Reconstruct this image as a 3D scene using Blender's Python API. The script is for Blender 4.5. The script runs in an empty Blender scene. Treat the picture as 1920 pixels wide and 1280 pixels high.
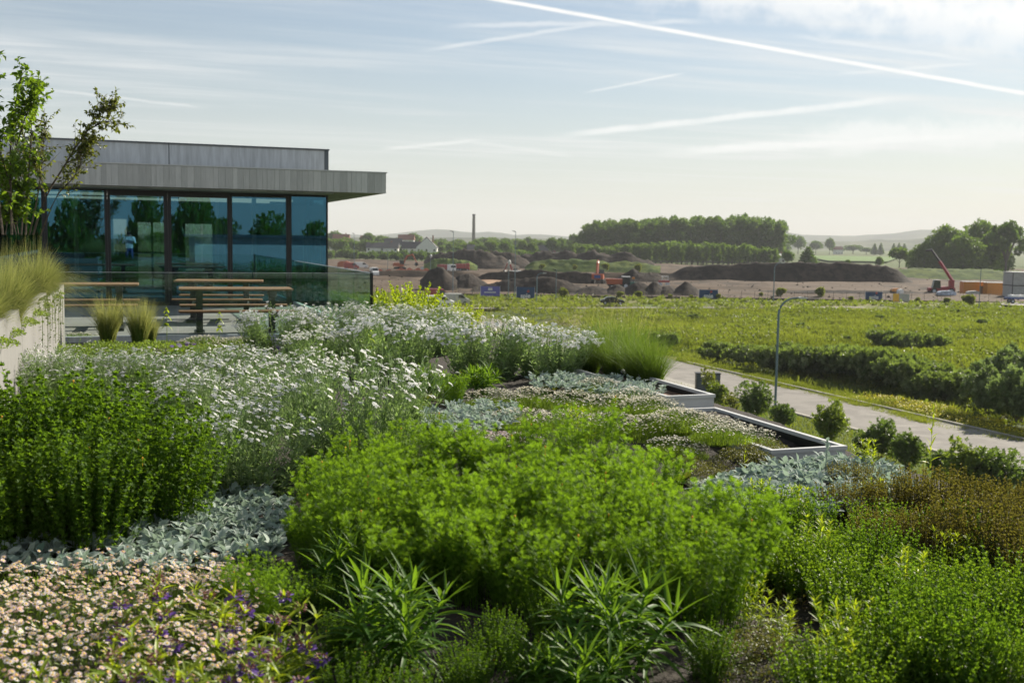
import bpy, math, random
import numpy as np
from mathutils import Vector, Matrix, noise

# ------------------------------------------------------------------ camera, sky, sun, exposure
sc = bpy.context.scene
COL = sc.collection
F_PX, CX, CY = 2025.0, 960.0, 640.0            # focal length in pixels of a 1920 px wide frame
YAW, PITCH, ROLL = math.atan(718/F_PX), math.atan(190/F_PX), 0.015
EYE = np.array([0.0, 0.0, 1.55])               # roof deck is z = 0
G = -10.45                                     # street level
f0 = np.array([math.sin(YAW), math.cos(YAW), 0.0]); r0 = np.array([math.cos(YAW), -math.sin(YAW), 0.0]); zz = np.array([0, 0, 1.0])
fw = f0*math.cos(PITCH) - zz*math.sin(PITCH); u0 = f0*math.sin(PITCH) + zz*math.cos(PITCH)
rt = r0*math.cos(ROLL) + u0*math.sin(ROLL); up = u0*math.cos(ROLL) - r0*math.sin(ROLL)
cam = bpy.data.cameras.new('camera'); cam_o = bpy.data.objects.new('camera', cam); COL.objects.link(cam_o)
cam.sensor_width = 36; cam.lens = F_PX/1920*36; cam.clip_start = 0.05; cam.clip_end = 30000
cam.dof.use_dof = True; cam.dof.focus_distance = 8.5; cam.dof.aperture_fstop = 4.0
cam_o.matrix_world = Matrix(((rt[0], up[0], -fw[0], EYE[0]), (rt[1], up[1], -fw[1], EYE[1]), (rt[2], up[2], -fw[2], EYE[2]), (0, 0, 0, 1)))
sc.camera = cam_o
SUN_EL, SUN_AZ = math.radians(29), math.radians(64)
sun = bpy.data.lights.new('sun', 'SUN'); sun.energy = 5.0; sun.angle = math.radians(0.53); sun.color = (1.0, 0.92, 0.78)
sun_o = bpy.data.objects.new('sun', sun); COL.objects.link(sun_o); sun_o.location = (20, 10, 30)
SD = Vector((math.sin(SUN_AZ)*math.cos(SUN_EL), math.cos(SUN_AZ)*math.cos(SUN_EL), math.sin(SUN_EL)))
sun_o.rotation_euler = SD.to_track_quat('Z', 'Y').to_euler()
sc.view_settings.view_transform = 'Standard'; sc.view_settings.look = 'None'
sc.view_settings.exposure = 1.0; sc.view_settings.gamma = 1.0; sc.view_settings.use_curve_mapping = False
sc.cycles.max_bounces = 8; sc.cycles.diffuse_bounces = 1; sc.cycles.glossy_bounces = 3; sc.cycles.transmission_bounces = 6
sc.cycles.transparent_max_bounces = 16; sc.cycles.volume_bounces = 0; sc.cycles.use_denoising = True
SKY_STRENGTH = 0.05

def pray(px, py):
    return fw + rt*((px-CX)/F_PX) - up*((py-CY)/F_PX)
def hor(px): return 450 + 0.015*(px-960)
def PZ(px, py, z=0.0):
    d = pray(px, py); return EYE + d*((z-EYE[2])/d[2])
def PY(px, py, y):
    d = pray(px, py); return EYE + d*(y/d[1])
def PD(px, py, dep):
    d = pray(px, py); return EYE + d*(dep/float(d @ f0))
def AD(px, dep, z=G):
    p = PD(px, hor(px), dep); return np.array([p[0], p[1], z])
def zat(px, py, dep): return float(PD(px, py, dep)[2])

class NT:
    """tiny node-tree helper"""
    def __init__(s, nt): s.nt = nt; s.n = nt.nodes; s.l = nt.links
    def new(s, t, **kw):
        n = s.n.new(t)
        for k, v in kw.items(): setattr(n, k, v)
        return n
    def put(s, sock, v):
        if isinstance(v, bpy.types.NodeSocket): s.l.new(v, sock)
        elif v is not None: sock.default_value = v
    def math(s, op, a, b=None, c=None, clamp=False):
        n = s.new('ShaderNodeMath', operation=op, use_clamp=clamp); s.put(n.inputs[0], a)
        if b is not None: s.put(n.inputs[1], b)
        if c is not None: s.put(n.inputs[2], c)
        return n.outputs[0]
    def vmath(s, op, a, b=None, out=0):
        n = s.new('ShaderNodeVectorMath', operation=op); s.put(n.inputs[0], a)
        if b is not None: s.put(n.inputs[1], b)
        return n.outputs[out]
    def mix(s, f, a, b):
        n = s.new('ShaderNodeMix', data_type='RGBA'); s.put(n.inputs[0], f); s.put(n.inputs[6], a); s.put(n.inputs[7], b); return n.outputs[2]
    def step(s, v, a, b, lo=0.0, hi=1.0):
        n = s.new('ShaderNodeMapRange', interpolation_type='SMOOTHSTEP'); s.put(n.inputs[0], v)
        n.inputs[1].default_value = a; n.inputs[2].default_value = b; n.inputs[3].default_value = lo; n.inputs[4].default_value = hi; return n.outputs[0]
    def noise(s, vec, scale, detail=3, rough=.55, dist=0.0):
        n = s.new('ShaderNodeTexNoise'); s.put(n.inputs['Vector'], vec); n.inputs['Scale'].default_value = scale
        n.inputs['Detail'].default_value = detail; n.inputs['Roughness'].default_value = rough; n.inputs['Distortion'].default_value = dist; return n.outputs[0]
    def mapping(s, vec, scale=(1, 1, 1), rot=(0, 0, 0)):
        n = s.new('ShaderNodeMapping'); s.put(n.inputs[0], vec); n.inputs['Scale'].default_value = scale; n.inputs['Rotation'].default_value = rot; return n.outputs[0]

def c4(c): return (c[0], c[1], c[2], 1.0)

def build_world():
    w = bpy.data.worlds.new('World'); sc.world = w; w.use_nodes = True
    t = NT(w.node_tree); bg = t.n['Background']
    sky = t.new('ShaderNodeTexSky', sky_type='NISHITA', sun_disc=False)
    sky.sun_elevation = SUN_EL; sky.sun_rotation = SUN_AZ; sky.air_density = 1.0; sky.dust_density = 0.35; sky.ozone_density = 1.0; sky.altitude = 60
    tc = t.new('ShaderNodeTexCoord'); d = t.vmath('NORMALIZE', tc.outputs['Generated'])
    sep = t.new('ShaderNodeSeparateXYZ'); t.put(sep.inputs[0], d); z = sep.outputs[2]
    zc = t.math('MAXIMUM', z, 0.03)
    flat = t.new('ShaderNodeCombineXYZ'); t.put(flat.inputs[0], t.math('DIVIDE', sep.outputs[0], zc)); t.put(flat.inputs[1], t.math('DIVIDE', sep.outputs[1], zc))
    P = flat.outputs[0]
    # thin cirrus on a high flat layer, drawn out along one direction, plus a faint even veil
    a = t.noise(t.mapping(P, (0.16, 0.62, 1), (0, 0, math.radians(24))), 1.0, 7, .62, .35)
    b = t.noise(t.mapping(P, (0.55, 2.6, 1), (0, 0, math.radians(12))), 1.0, 5, .6, .6)
    big = t.noise(t.mapping(P, (0.10, 0.16, 1), (0, 0, .4)), 1.0, 2, .5)
    cir = t.math('MULTIPLY', t.step(a, .43, .64), t.step(b, .30, .66, .25, 1.0))
    cir = t.math('MULTIPLY', cir, t.step(big, .34, .58, .22, 1.0))
    # contrails: straight trails, each a band about a great circle, with soft ends
    trails = [((700, -41), (2200, 225), 2.6, .9, .010), ((1150, -60), (2300, 70), 34.0, .75, .5), ((1450, 262), (2300, 236), 16.0, .45, .3), ((790, 96), (1180, 36), 2.6, .30, .03), ((1095, 174), (1285, 137), 1.7, .38, .02),
              ((1040, 256), (1700, 184), 4.2, .55, .03), ((75, 166), (380, 202), 1.8, .30, .03), ((715, 281), (905, 262), 2.6, .35, .03),
              ((1560, 140), (1850, 118), 2.0, .25, .03), ((840, 50), (1330, 40), 3.0, .30, .05), ((1230, 286), (1925, 250), 6.0, .55, .05),
              ((1480, 66), (1850, 116), 2.5, .25, .04), ((860, 262), (1080, 295), 2.6, .22, .03)]
    tot = None
    for (p1, p2, wpx, amp, wob) in trails:
        d1 = Vector(pray(*p1)).normalized(); d2 = Vector(pray(*p2)).normalized()
        n = d1.cross(d2).normalized(); m = (d2-d1).normalized()
        u1, u2 = d1.dot(m), d2.dot(m); soft = (u2-u1)*.18
        wn = t.noise(d, 34.0, 3, .6)
        off = t.math('MULTIPLY', t.math('SUBTRACT', wn, .5), wob*.12)
        dist = t.math('ABSOLUTE', t.math('ADD', t.vmath('DOT_PRODUCT', d, tuple(n), out=1), off))
        wr = wpx/F_PX
        band = t.step(dist, wr*.3, wr*2.1, 1.0, 0.0)
        u = t.vmath('DOT_PRODUCT', d, tuple(m), out=1)
        e = t.math('MULTIPLY', t.step(u, u1-soft*.3, u1+soft), t.step(u, u2-soft, u2+soft*.3, 1.0, 0.0))
        front = t.step(t.vmath('DOT_PRODUCT', d, tuple((d1+d2).normalized()), out=1), .3, .6)
        k = t.math('MULTIPLY', t.math('MULTIPLY', t.math('MULTIPLY', band, e), front), t.step(wn, .25, .6, min(1, amp*.8), min(1, amp*1.25)))
        tot = k if tot is None else t.math('MAXIMUM', tot, k)
    fade = t.step(z, .0, .08)
    mask = t.math('MULTIPLY', t.math('MULTIPLY', cir, .9), fade)
    tot = t.math('MULTIPLY', tot, fade)
    col = t.mix(0.07, sky.outputs[0], c4((3.7, 4.4, 5.0)))              # high veil of ice haze
    col = t.mix(t.step(z, .0, .24, .60, .0), col, c4((6.7, 6.85, 6.6)))       # milky air low down
    glow = t.step(t.vmath('DOT_PRODUCT', d, tuple(SD), out=1), .0, 1.0)      # ice clouds scatter forward: brighter toward the sun
    cl = t.mix(glow, c4((8.5, 8.8, 8.9)), c4((9.2, 9.3, 9.2)))
    col = t.mix(mask, col, cl)
    col = t.mix(tot, col, c4((10.8, 10.8, 10.6)))
    t.put(bg.inputs[0], col); bg.inputs[1].default_value = SKY_STRENGTH
build_world()

# ------------------------------------------------------------------ scene-graph helpers
def tag(o, label=None, cat=None, group=None, kind=None):
    if label: o['label'] = label
    if cat: o['category'] = cat
    if group: o['group'] = group
    if kind: o['kind'] = kind
    return o
def empty(name, loc=(0, 0, 0), rz=0.0, sc_=1.0):
    o = bpy.data.objects.new(name, None); COL.objects.link(o); o.empty_display_size = .2
    o.location = tuple(float(v) for v in loc); o.rotation_euler = (0, 0, rz); o.scale = (sc_,)*3
    return o
def thing(name, label, cat, loc=(0, 0, 0), rz=0.0, group=None, sc_=1.0):
    return tag(empty(name, loc, rz, sc_), label, cat, group)
def mob(name, me, parent=None, loc=None, rot=None, scl=None):
    o = bpy.data.objects.new(name, me); COL.objects.link(o); o.parent = parent
    if loc is not None: o.location = tuple(float(v) for v in loc)
    if rot is not None: o.rotation_euler = rot
    if scl is not None: o.scale = (scl,)*3 if isinstance(scl, (int, float)) else scl
    return o
KIDS = {}
def kids(o):
    return [c for c in o.children]
def dup(src, loc, rz=None, label=None, sc_=None, group=None):
    def rec(o, par):
        c = o.copy(); COL.objects.link(c)
        if par is not None: c.parent = par
        for ch in list(o.children): rec(ch, c)
        return c
    r = rec(src, None); r.location = tuple(float(v) for v in loc)
    if rz is not None: r.rotation_euler = (0, 0, rz)
    if sc_ is not None: r.scale = (sc_,)*3 if isinstance(sc_, (int, float)) else sc_
    if label: r['label'] = label
    if group: r['group'] = group
    return r

class MB:
    """mesh collector: triangles and quads with a per-vertex 'tone' and a material index"""
    def __init__(s): s.v = []; s.f = []; s.t = []; s.m = []; s.n = 0
    def add(s, v, f, tone=0.5, mat=0):
        v = np.asarray(v, dtype=np.float32).reshape(-1, 3); f = np.asarray(f, dtype=np.int64)
        if len(v) == 0: return s
        s.v.append(v); s.f.append(f + s.n); s.t.append(np.broadcast_to(np.asarray(tone, dtype=np.float32), (len(v),)).copy()); s.m.append(mat); s.n += len(v)
        return s
    def box(s, x0, x1, y0, y1, z0, z1, mat=0, tone=.5):
        v = [(x0, y0, z0), (x1, y0, z0), (x1, y1, z0), (x0, y1, z0), (x0, y0, z1), (x1, y0, z1), (x1, y1, z1), (x0, y1, z1)]
        return s.add(v, [(0, 3, 2, 1), (4, 5, 6, 7), (0, 1, 5, 4), (1, 2, 6, 5), (2, 3, 7, 6), (3, 0, 4, 7)], tone, mat)
    def prism(s, poly, y0, y1, mat=0, axis='y', tone=.5):
        """extrude a convex (x,z) polygon along y"""
        n = len(poly)
        v = [(p[0], y0, p[1]) for p in poly] + [(p[0], y1, p[1]) for p in poly]
        if axis == 'x': v = [(a[1], a[0], a[2]) for a in v]
        for i in range(1, n-1): s.add([v[0], v[i], v[i+1]], [(0, 1, 2)], tone, mat); s.add([v[n], v[n+i+1], v[n+i]], [(0, 1, 2)], tone, mat)
        for i in range(n):
            j = (i+1) % n; s.add([v[i], v[i+n], v[j+n], v[j]], [(0, 1, 2, 3)], tone, mat)
        return s
    def tube(s, pts, rad, n=6, mat=0, tone=.5, cap=True):
        pts = np.asarray(pts, dtype=float); m = len(pts); rad = np.broadcast_to(np.asarray(rad, dtype=float), (m,))
        rings = []
        for i in range(m):
            d = pts[min(i+1, m-1)] - pts[max(i-1, 0)]; d = d/(np.linalg.norm(d)+1e-9)
            ref = np.array([0, 0, 1.]) if abs(d[2]) < .9 else np.array([1., 0, 0])
            a = np.cross(d, ref); a /= np.linalg.norm(a); b = np.cross(d, a)
            th = np.arange(n)*2*math.pi/n
            rings.append(pts[i] + rad[i]*(np.cos(th)[:, None]*a + np.sin(th)[:, None]*b))
        v = np.concatenate(rings); q = []
        for i in range(m-1):
            for k in range(n): q.append((i*n+k, i*n+(k+1) % n, (i+1)*n+(k+1) % n, (i+1)*n+k))
        s.add(v, q, tone, mat)
        if cap:
            for r, sg in ((rings[0], 1), (rings[-1], -1)):
                for k in range(1, n-1): s.add([r[0], r[k], r[k+1]], [(0, 1, 2)], tone, mat)
        return s
    def cyl(s, c, r, h, n=12, mat=0, axis='z', r2=None):
        c = np.asarray(c, float); e = {'x': (1, 0, 0), 'y': (0, 1, 0), 'z': (0, 0, 1)}[axis]
        return s.tube([c, c+np.array(e)*h], [r, r if r2 is None else r2], n, mat)
    def mesh(s, name, mats, smooth=False):
        me = bpy.data.meshes.new(name)
        V = np.concatenate(s.v) if s.v else np.zeros((0, 3), np.float32)
        me.vertices.add(len(V)); me.vertices.foreach_set('co', V.ravel())
        loops = np.concatenate([f.ravel() for f in s.f]); tot = np.concatenate([np.full(len(f), f.shape[1]) for f in s.f])
        mi = np.concatenate([np.full(len(f), m) for f, m in zip(s.f, s.m)])
        me.loops.add(len(loops)); me.loops.foreach_set('vertex_index', loops.astype(np.int32))
        me.polygons.add(len(tot)); st = np.concatenate([[0], np.cumsum(tot)[:-1]])
        me.polygons.foreach_set('loop_start', st.astype(np.int32)); me.polygons.foreach_set('loop_total', tot.astype(np.int32))
        me.polygons.foreach_set('material_index', mi.astype(np.int32))
        me.polygons.foreach_set('use_smooth', np.full(len(tot), bool(smooth)))
        at = me.attributes.new('tone', 'FLOAT', 'POINT'); at.data.foreach_set('value', np.concatenate(s.t))
        for m in (mats if isinstance(mats, (list, tuple)) else [mats]): me.materials.append(m)
        me.update(calc_edges=True)
        return me
    def build(s, name, mats, parent=None, smooth=False, loc=None, kind=None):
        o = mob(name, s.mesh(name, mats, smooth), parent, loc)
        if kind: o['kind'] = kind
        return o
def boxo(name, x0, x1, y0, y1, z0, z1, mat, parent=None): return MB().box(x0, x1, y0, y1, z0, z1).build(name, mat, parent)

# ------------------------------------------------------------------ materials
def principled(t, **kw):
    b = t.n.get('Principled BSDF')
    for k, v in kw.items(): t.put(b.inputs[k], v)
    return b
def new_mat(name):
    m = bpy.data.materials.new(name); m.use_nodes = True; return m, NT(m.node_tree)
def mat(name, col, rough=.6, metal=0.0, var=.12, scale=3.0, bump=0.0, spec=.5, col2=None, detail=4, stretch=(1, 1, 1), emit=None):
    m, t = new_mat(name); tc = t.new('ShaderNodeTexCoord'); v = t.mapping(tc.outputs['Object'], stretch)
    n = t.noise(v, scale, detail, .6)
    c2 = col2 if col2 else tuple(max(0, c*(1-var*2)) for c in col); c1 = col if col2 else tuple(c*(1+var) for c in col)
    colr = t.mix(t.step(n, .25, .75), c4(c2), c4(c1))
    at = t.new('ShaderNodeAttribute', attribute_name='tone')
    b = principled(t, **{'Base Color': colr, 'Roughness': rough, 'Metallic': metal, 'Specular IOR Level': spec})
    if bump:
        bp = t.new('ShaderNodeBump'); bp.inputs['Strength'].default_value = bump; bp.inputs['Distance'].default_value = .02
        t.put(bp.inputs['Height'], t.noise(v, scale*4, 5, .6)); t.put(b.inputs['Normal'], bp.outputs[0])
    if emit: b.inputs['Emission Color'].default_value = c4(emit[:3]); b.inputs['Emission Strength'].default_value = emit[3]
    return m
def leafmat(name, a, b, tr, trans=.45, rough=.5, spec=.35, fuzz=0.0):
    """thin leaf: a..b reflected colour by tone, tr transmitted colour"""
    m, t = new_mat(name); at = t.new('ShaderNodeAttribute', attribute_name='tone')
    tone = at.outputs['Fac']
    col = t.mix(tone, c4(a), c4(b))
    p = principled(t, **{'Base Color': col, 'Roughness': rough, 'Specular IOR Level': spec})
    if fuzz: p.inputs['Sheen Weight'].default_value = fuzz; p.inputs['Sheen Roughness'].default_value = .4
    tl = t.new('ShaderNodeBsdfTranslucent')
    trc = t.mix(tone, c4(tuple(x*.72 for x in tr)), c4(tr)); t.put(tl.inputs[0], trc)
    mx = t.new('ShaderNodeMixShader'); mx.inputs[0].default_value = trans
    t.put(mx.inputs[1], p.outputs[0]); t.put(mx.inputs[2], tl.outputs[0]); t.put(t.n['Material Output'].inputs[0], mx.outputs[0])
    return m
def glassmat(name, tint, refl_tint, k0, pw=None):
    """flat pane: see-through tint plus mirror reflection"""
    m, t = new_mat(name)
    tr = t.new('ShaderNodeBsdfTransparent'); tr.inputs[0].default_value = c4(tint)
    gl = t.new('ShaderNodeBsdfGlossy'); gl.inputs['Roughness'].default_value = 0.004; gl.inputs['Color'].default_value = c4(refl_tint)
    ge = t.new('ShaderNodeNewGeometry'); c = t.math('ABSOLUTE', t.vmath('DOT_PRODUCT', ge.outputs['Normal'], ge.outputs['Incoming'], out=1))
    fac = t.math('ADD', t.math('MULTIPLY', t.math('POWER', t.math('SUBTRACT', 1.0, c, clamp=True), 5.0), pw or .8), k0 + .035, clamp=True)
    mx = t.new('ShaderNodeMixShader'); t.put(mx.inputs[0], fac); t.put(mx.inputs[1], tr.outputs[0]); t.put(mx.inputs[2], gl.outputs[0])
    t.put(t.n['Material Output'].inputs[0], mx.outputs[0]); return m

M = {}
M['concrete'] = mat('board_concrete', (.26, .25, .225), .85, var=.22, scale=5.0, bump=.35, stretch=(1.6, 1, .35), detail=6)
def toned(name, a, b, rough=.85, scale=6.0, bump=.3, stretch=(1, 1, 1), streak=.25):
    m, t = new_mat(name); at = t.new('ShaderNodeAttribute', attribute_name='tone'); tc = t.new('ShaderNodeTexCoord')
    v = t.mapping(tc.outputs['Object'], stretch); n = t.noise(v, scale, 6, .65)
    oi = t.new('ShaderNodeObjectInfo')
    f = t.math('ADD', t.math('MULTIPLY', oi.outputs['Random'], .55), t.math('MULTIPLY', t.math('SUBTRACT', n, .25), .9), clamp=True)
    b_ = principled(t, **{'Base Color': t.mix(f, c4(a), c4(b)), 'Roughness': rough})
    bp = t.new('ShaderNodeBump'); bp.inputs['Strength'].default_value = bump; bp.inputs['Distance'].default_value = .01
    t.put(bp.inputs['Height'], n); t.put(b_.inputs['Normal'], bp.outputs[0]); return m
M['board'] = toned('board_marked_concrete', (.34, .338, .32), (.56, .555, .53), stretch=(14, 1, 2.2), scale=1.6)
M['deck'] = mat('deck_concrete', (.20, .20, .19), .8, var=.12, scale=1.2, bump=.15, detail=7)
M['zinc'] = mat('zinc_panel', (.50, .53, .56), .5, metal=.1, var=.12, scale=2.5, stretch=(5, 1, .5))
M['zinc_dark'] = mat('zinc_trim', (.10, .115, .13), .5, metal=.3)
M['black'] = mat('black_frame', (.012, .012, .013), .45, var=.1)
M['dark_metal'] = mat('dark_metal', (.022, .023, .024), .5, var=.15)
M['wood'] = mat('table_wood', (.23, .125, .06), .65, var=.25, scale=4, stretch=(1, 9, 9), bump=.2)
M['white_metal'] = mat('white_planter_metal', (.50, .50, .49), .5, var=.05, scale=2)
M['planter_wall'] = mat('planter_wall', (.195, .19, .178), .8, var=.05, scale=2.2, bump=.1, stretch=(1, 1, .4), detail=6)
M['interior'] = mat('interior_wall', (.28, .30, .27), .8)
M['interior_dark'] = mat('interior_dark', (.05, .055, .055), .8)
M['curtain'] = mat('curtain_cloth', (.42, .43, .27), .9, var=.06, scale=8)
M['lamp_strip'] = mat('lamp_strip', (.8, .8, .75), .5, emit=(1, 1, .9, .5))
M['glass'] = glassmat('solar_glass', (.58, .70, .67), (.085, .25, .39), .40)
M['rail_clear'] = glassmat('clear_rail_glass', (.93, .97, .95), (.75, .95, .88), .0, .5)
M['rail_glass'] = glassmat('rail_glass', (.80, .92, .87), (.75, .95, .88), .0, .5)
M['soil'] = mat('soil', (.036, .026, .018), .95, var=.35, scale=9, bump=.8, col2=(.014, .010, .007))
M['mulch'] = mat('mulch', (.20, .12, .075), .9, var=.4, scale=14, bump=.5)
M['bark'] = mat('bark', (.11, .085, .06), .9, var=.3, scale=20, bump=.5)
M['bark_far'] = mat('bark_far', (.10, .09, .07), .9)
# planting
M['feather'] = leafmat('bright_ferny_leaf', (.045, .115, .010), (.15, .25, .026), (.31, .52, .02), .48, .55, .15)
M['ferny_dark'] = leafmat('deep_green_ferny_leaf', (.032, .08, .008), (.095, .17, .018), (.24, .42, .018), .44, .55, .15)
M['campion'] = leafmat('silver_green_leaf', (.13, .21, .065), (.42, .50, .27), (.38, .56, .14), .44, .7, .2, .3)
M['petal'] = leafmat('white_petal', (.82, .81, .79), (.88, .88, .86), (.86, .86, .82), .48, .6, .2)
M['pink_petal'] = leafmat('pink_tinged_petal', (.74, .46, .46), (.88, .87, .86), (.78, .66, .62), .4, .6, .2)
M['yellow_disc'] = mat('yellow_disc', (.62, .42, .05), .8, var=.1)
M['orange_bud'] = mat('orange_bud', (.75, .38, .02), .8, var=.1)
M['purple'] = leafmat('purple_petal', (.10, .06, .26), (.22, .12, .45), (.22, .1, .45), .3)
M['purple_brown'] = leafmat('dried_flower_head', (.14, .06, .07), (.26, .13, .10), (.2, .08, .06), .25)
M['lilac'] = leafmat('lilac_petal', (.45, .38, .55), (.62, .55, .68), (.4, .35, .5), .3)
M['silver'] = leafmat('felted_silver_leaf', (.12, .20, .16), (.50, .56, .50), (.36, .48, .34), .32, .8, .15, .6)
M['oreg'] = leafmat('fresh_green_leaf', (.05, .11, .010), (.15, .24, .022), (.33, .52, .018), .44, .45, .4)
M['mat_green'] = leafmat('low_green_leaf', (.10, .17, .02), (.20, .28, .045), (.3, .42, .04), .45)
M['brownleaf'] = leafmat('bronze_leaf', (.045, .080, .014), (.20, .115, .045), (.28, .26, .03), .42)
M['spurge'] = leafmat('glossy_spurge_leaf', (.03, .09, .010), (.08, .165, .02), (.24, .42, .02), .42, .5, .22)
M['stipa'] = leafmat('feather_grass_blade', (.07, .15, .015), (.50, .43, .20), (.44, .46, .12), .46, .6, .2)
M['grass'] = leafmat('garden_grass_blade', (.05, .10, .010), (.19, .21, .05), (.20, .32, .03), .42, .55, .3)
M['lance'] = leafmat('yellow_green_lance_leaf', (.13, .21, .015), (.26, .33, .03), (.52, .64, .02), .48, .45, .4)
M['broad'] = leafmat('leathery_leaf', (.05, .11, .02), (.14, .17, .04), (.26, .30, .03), .3, .5, .3)
M['thyme'] = leafmat('thyme_leaf', (.055, .075, .012), (.14, .14, .035), (.2, .2, .03), .35)
M['thrift'] = leafmat('thrift_blade', (.07, .14, .015), (.19, .26, .04), (.30, .44, .03), .46)
M['thrift_flower'] = leafmat('cream_flower', (.76, .72, .58), (.88, .85, .76), (.84, .78, .62), .48)
M['treeleaf'] = leafmat('tree_leaf', (.055, .12, .012), (.13, .20, .025), (.28, .44, .02), .45, .4, .5)
M['oliveleaf'] = leafmat('olive_tree_leaf', (.055, .08, .015), (.14, .145, .03), (.26, .30, .03), .4, .45, .4)
M['shrub'] = leafmat('shrub_leaf', (.04, .075, .014), (.13, .17, .05), (.18, .28, .03), .38)
M['bramble'] = leafmat('bramble_leaf', (.045, .08, .018), (.28, .30, .15), (.24, .34, .04), .4)
M['yellowflower'] = leafmat('yellow_flower', (.55, .46, .02), (.72, .60, .03), (.6, .55, .02), .4)
M['weed'] = leafmat('weed_leaf', (.03, .062, .010), (.24, .24, .055), (.28, .36, .025), .42)
M['lightshrub'] = leafmat('light_shrub_leaf', (.06, .10, .015), (.16, .20, .035), (.28, .38, .03), .42)
M['willowshrub'] = leafmat('willow_shrub_leaf', (.06, .10, .03), (.22, .26, .12), (.24, .34, .08), .4)
M['meadow'] = leafmat('meadow_blade', (.04, .075, .012), (.24, .23, .055), (.28, .34, .025), .42, .6, .2)
M['fartree'] = leafmat('far_tree_leaf', (.026, .062, .012), (.10, .16, .03), (.16, .28, .02), .38, .6, .2)
M['farlight'] = leafmat('far_light_leaf', (.04, .085, .015), (.12, .18, .035), (.20, .32, .025), .40, .6, .2)
# ------------------------------------------------------------------ terrain, road, hills
rng = np.random.default_rng(11); random.seed(11)
def groundmat(name, cols, scales, rough=.95, bump=.4, bscale=2.0, dist=.05):
    m, t = new_mat(name); tc = t.new('ShaderNodeTexCoord'); v = tc.outputs['Object']
    col = c4(cols[0])
    for c, s in zip(cols[1:], scales):
        n = t.noise(v, s, 6, .62, .3); col = t.mix(t.step(n, .42, .62), col, c4(c))
    b = principled(t, **{'Base Color': col, 'Roughness': rough, 'Specular IOR Level': .15})
    bp = t.new('ShaderNodeBump'); bp.inputs['Strength'].default_value = bump; bp.inputs['Distance'].default_value = dist
    t.put(bp.inputs['Height'], t.noise(v, bscale, 6, .65)); t.put(b.inputs['Normal'], bp.outputs[0]); return m
M['ground'] = groundmat('farmland_ground', [(.07, .10, .022), (.10, .12, .03), (.055, .08, .02)], [.004, .05])
M['meadow_ground'] = groundmat('meadow_ground', [(.085, .125, .018), (.19, .19, .03), (.05, .08, .014), (.17, .15, .05)], [.05, .13, .03], bscale=1.2, dist=.2)
M['lawn'] = groundmat('lawn_ground', [(.085, .13, .018), (.13, .16, .03), (.05, .085, .012)], [.25, .6], bscale=4, dist=.05)
M['asphalt'] = groundmat('asphalt', [(.235, .218, .195), (.275, .255, .225), (.19, .176, .158)], [.15, .6], rough=.85, bscale=30, dist=.01)
M['paving'] = groundmat('pale_paving', [(.36, .335, .29), (.30, .28, .25)], [.4], rough=.85, bscale=12, dist=.01)
M['site'] = groundmat('site_soil', [(.095, .066, .045), (.14, .10, .068), (.034, .025, .018), (.112, .08, .056)], [.05, .11, .02], bscale=.5, dist=.4)
M['mound'] = groundmat('mound_soil', [(.038, .030, .025), (.062, .047, .037), (.022, .018, .015)], [.12, .5], bscale=.7, dist=.5)
M['ramp'] = groundmat('ramp_soil', [(.38, .25, .16), (.30, .19, .12)], [.06], bscale=.6, dist=.2)
M['bank_green'] = groundmat('grassy_bank', [(.07, .11, .02), (.12, .15, .03), (.04, .07, .014)], [.10, .3], bscale=.6, dist=.5)
M['field'] = groundmat('crop_field', [(.10, .17, .04), (.12, .19, .05)], [.01], bscale=.3)
M['hill'] = groundmat('hill_ground', [(.045, .06, .03), (.09, .10, .05), (.03, .042, .02)], [.0025, .006], bscale=.02, dist=4)

def sheet(name, x0, x1, y0, y1, z, m, nx=1, ny=1, hf=None, kind='structure'):
    xs = np.linspace(x0, x1, nx+1); ys = np.linspace(y0, y1, ny+1); X, Y = np.meshgrid(xs, ys)
    Z = np.full(X.shape, float(z)) if hf is None else z + hf(X, Y)
    v = np.stack([X.ravel(), Y.ravel(), Z.ravel()], 1); i = np.arange(ny)[:, None]*(nx+1) + np.arange(nx)[None]
    q = np.stack([i, i+1, i+nx+2, i+nx+1], -1).reshape(-1, 4)
    o = MB().add(v, q).build(name, m, smooth=hf is not None)
    if kind: o['kind'] = kind
    return o
def quadsheet(name, pts, z, m, kind='structure'):
    v = [(p[0], p[1], z) for p in pts]; o = MB().add(v, [tuple(range(len(v)))]).build(name, m); o['kind'] = kind; return o
sheet('ground', -6500, 8000, -3000, 8000, G-.35, M['ground'])
def fbm(X, Y, s, seed=0, oct=3):
    out = np.zeros(np.shape(X)); amp = 1.0
    for k in range(oct):
        r = np.random.default_rng(seed*17+k); th = r.uniform(0, 6.28, 5); ph = r.uniform(0, 6.28, 5)
        for a, p in zip(th, ph): out = out + amp*np.sin((np.cos(a)*X + np.sin(a)*Y)*2*np.pi/s*r.uniform(.7, 1.4) + p)/5
        s = s*.47; amp *= .55
    return out
ROADX0, ROADX1 = 44.6, 52.6
def meadow_h(X, Y):
    ditch = -.7*np.exp(-((X-58.0)/2.0)**2)
    return .28*fbm(X, Y, 22, 3) + .12*fbm(X, Y, 6, 4) + ditch*np.clip((Y-20)/30, 0, 1) - .25*np.clip((56-X)/2.5, 0, 1)
sheet('meadow', 52.75, 330, 5, 186, G+.05, M['meadow_ground'], 150, 110, meadow_h)
sheet('verge', 5.6, 44.2, -40, 120, G+.02, M['lawn'], 60, 80, lambda X, Y: .08*fbm(X, Y, 9, 5))
sheet('road', ROADX0, ROADX1, -120, 178, G+.0, M['asphalt'])
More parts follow.
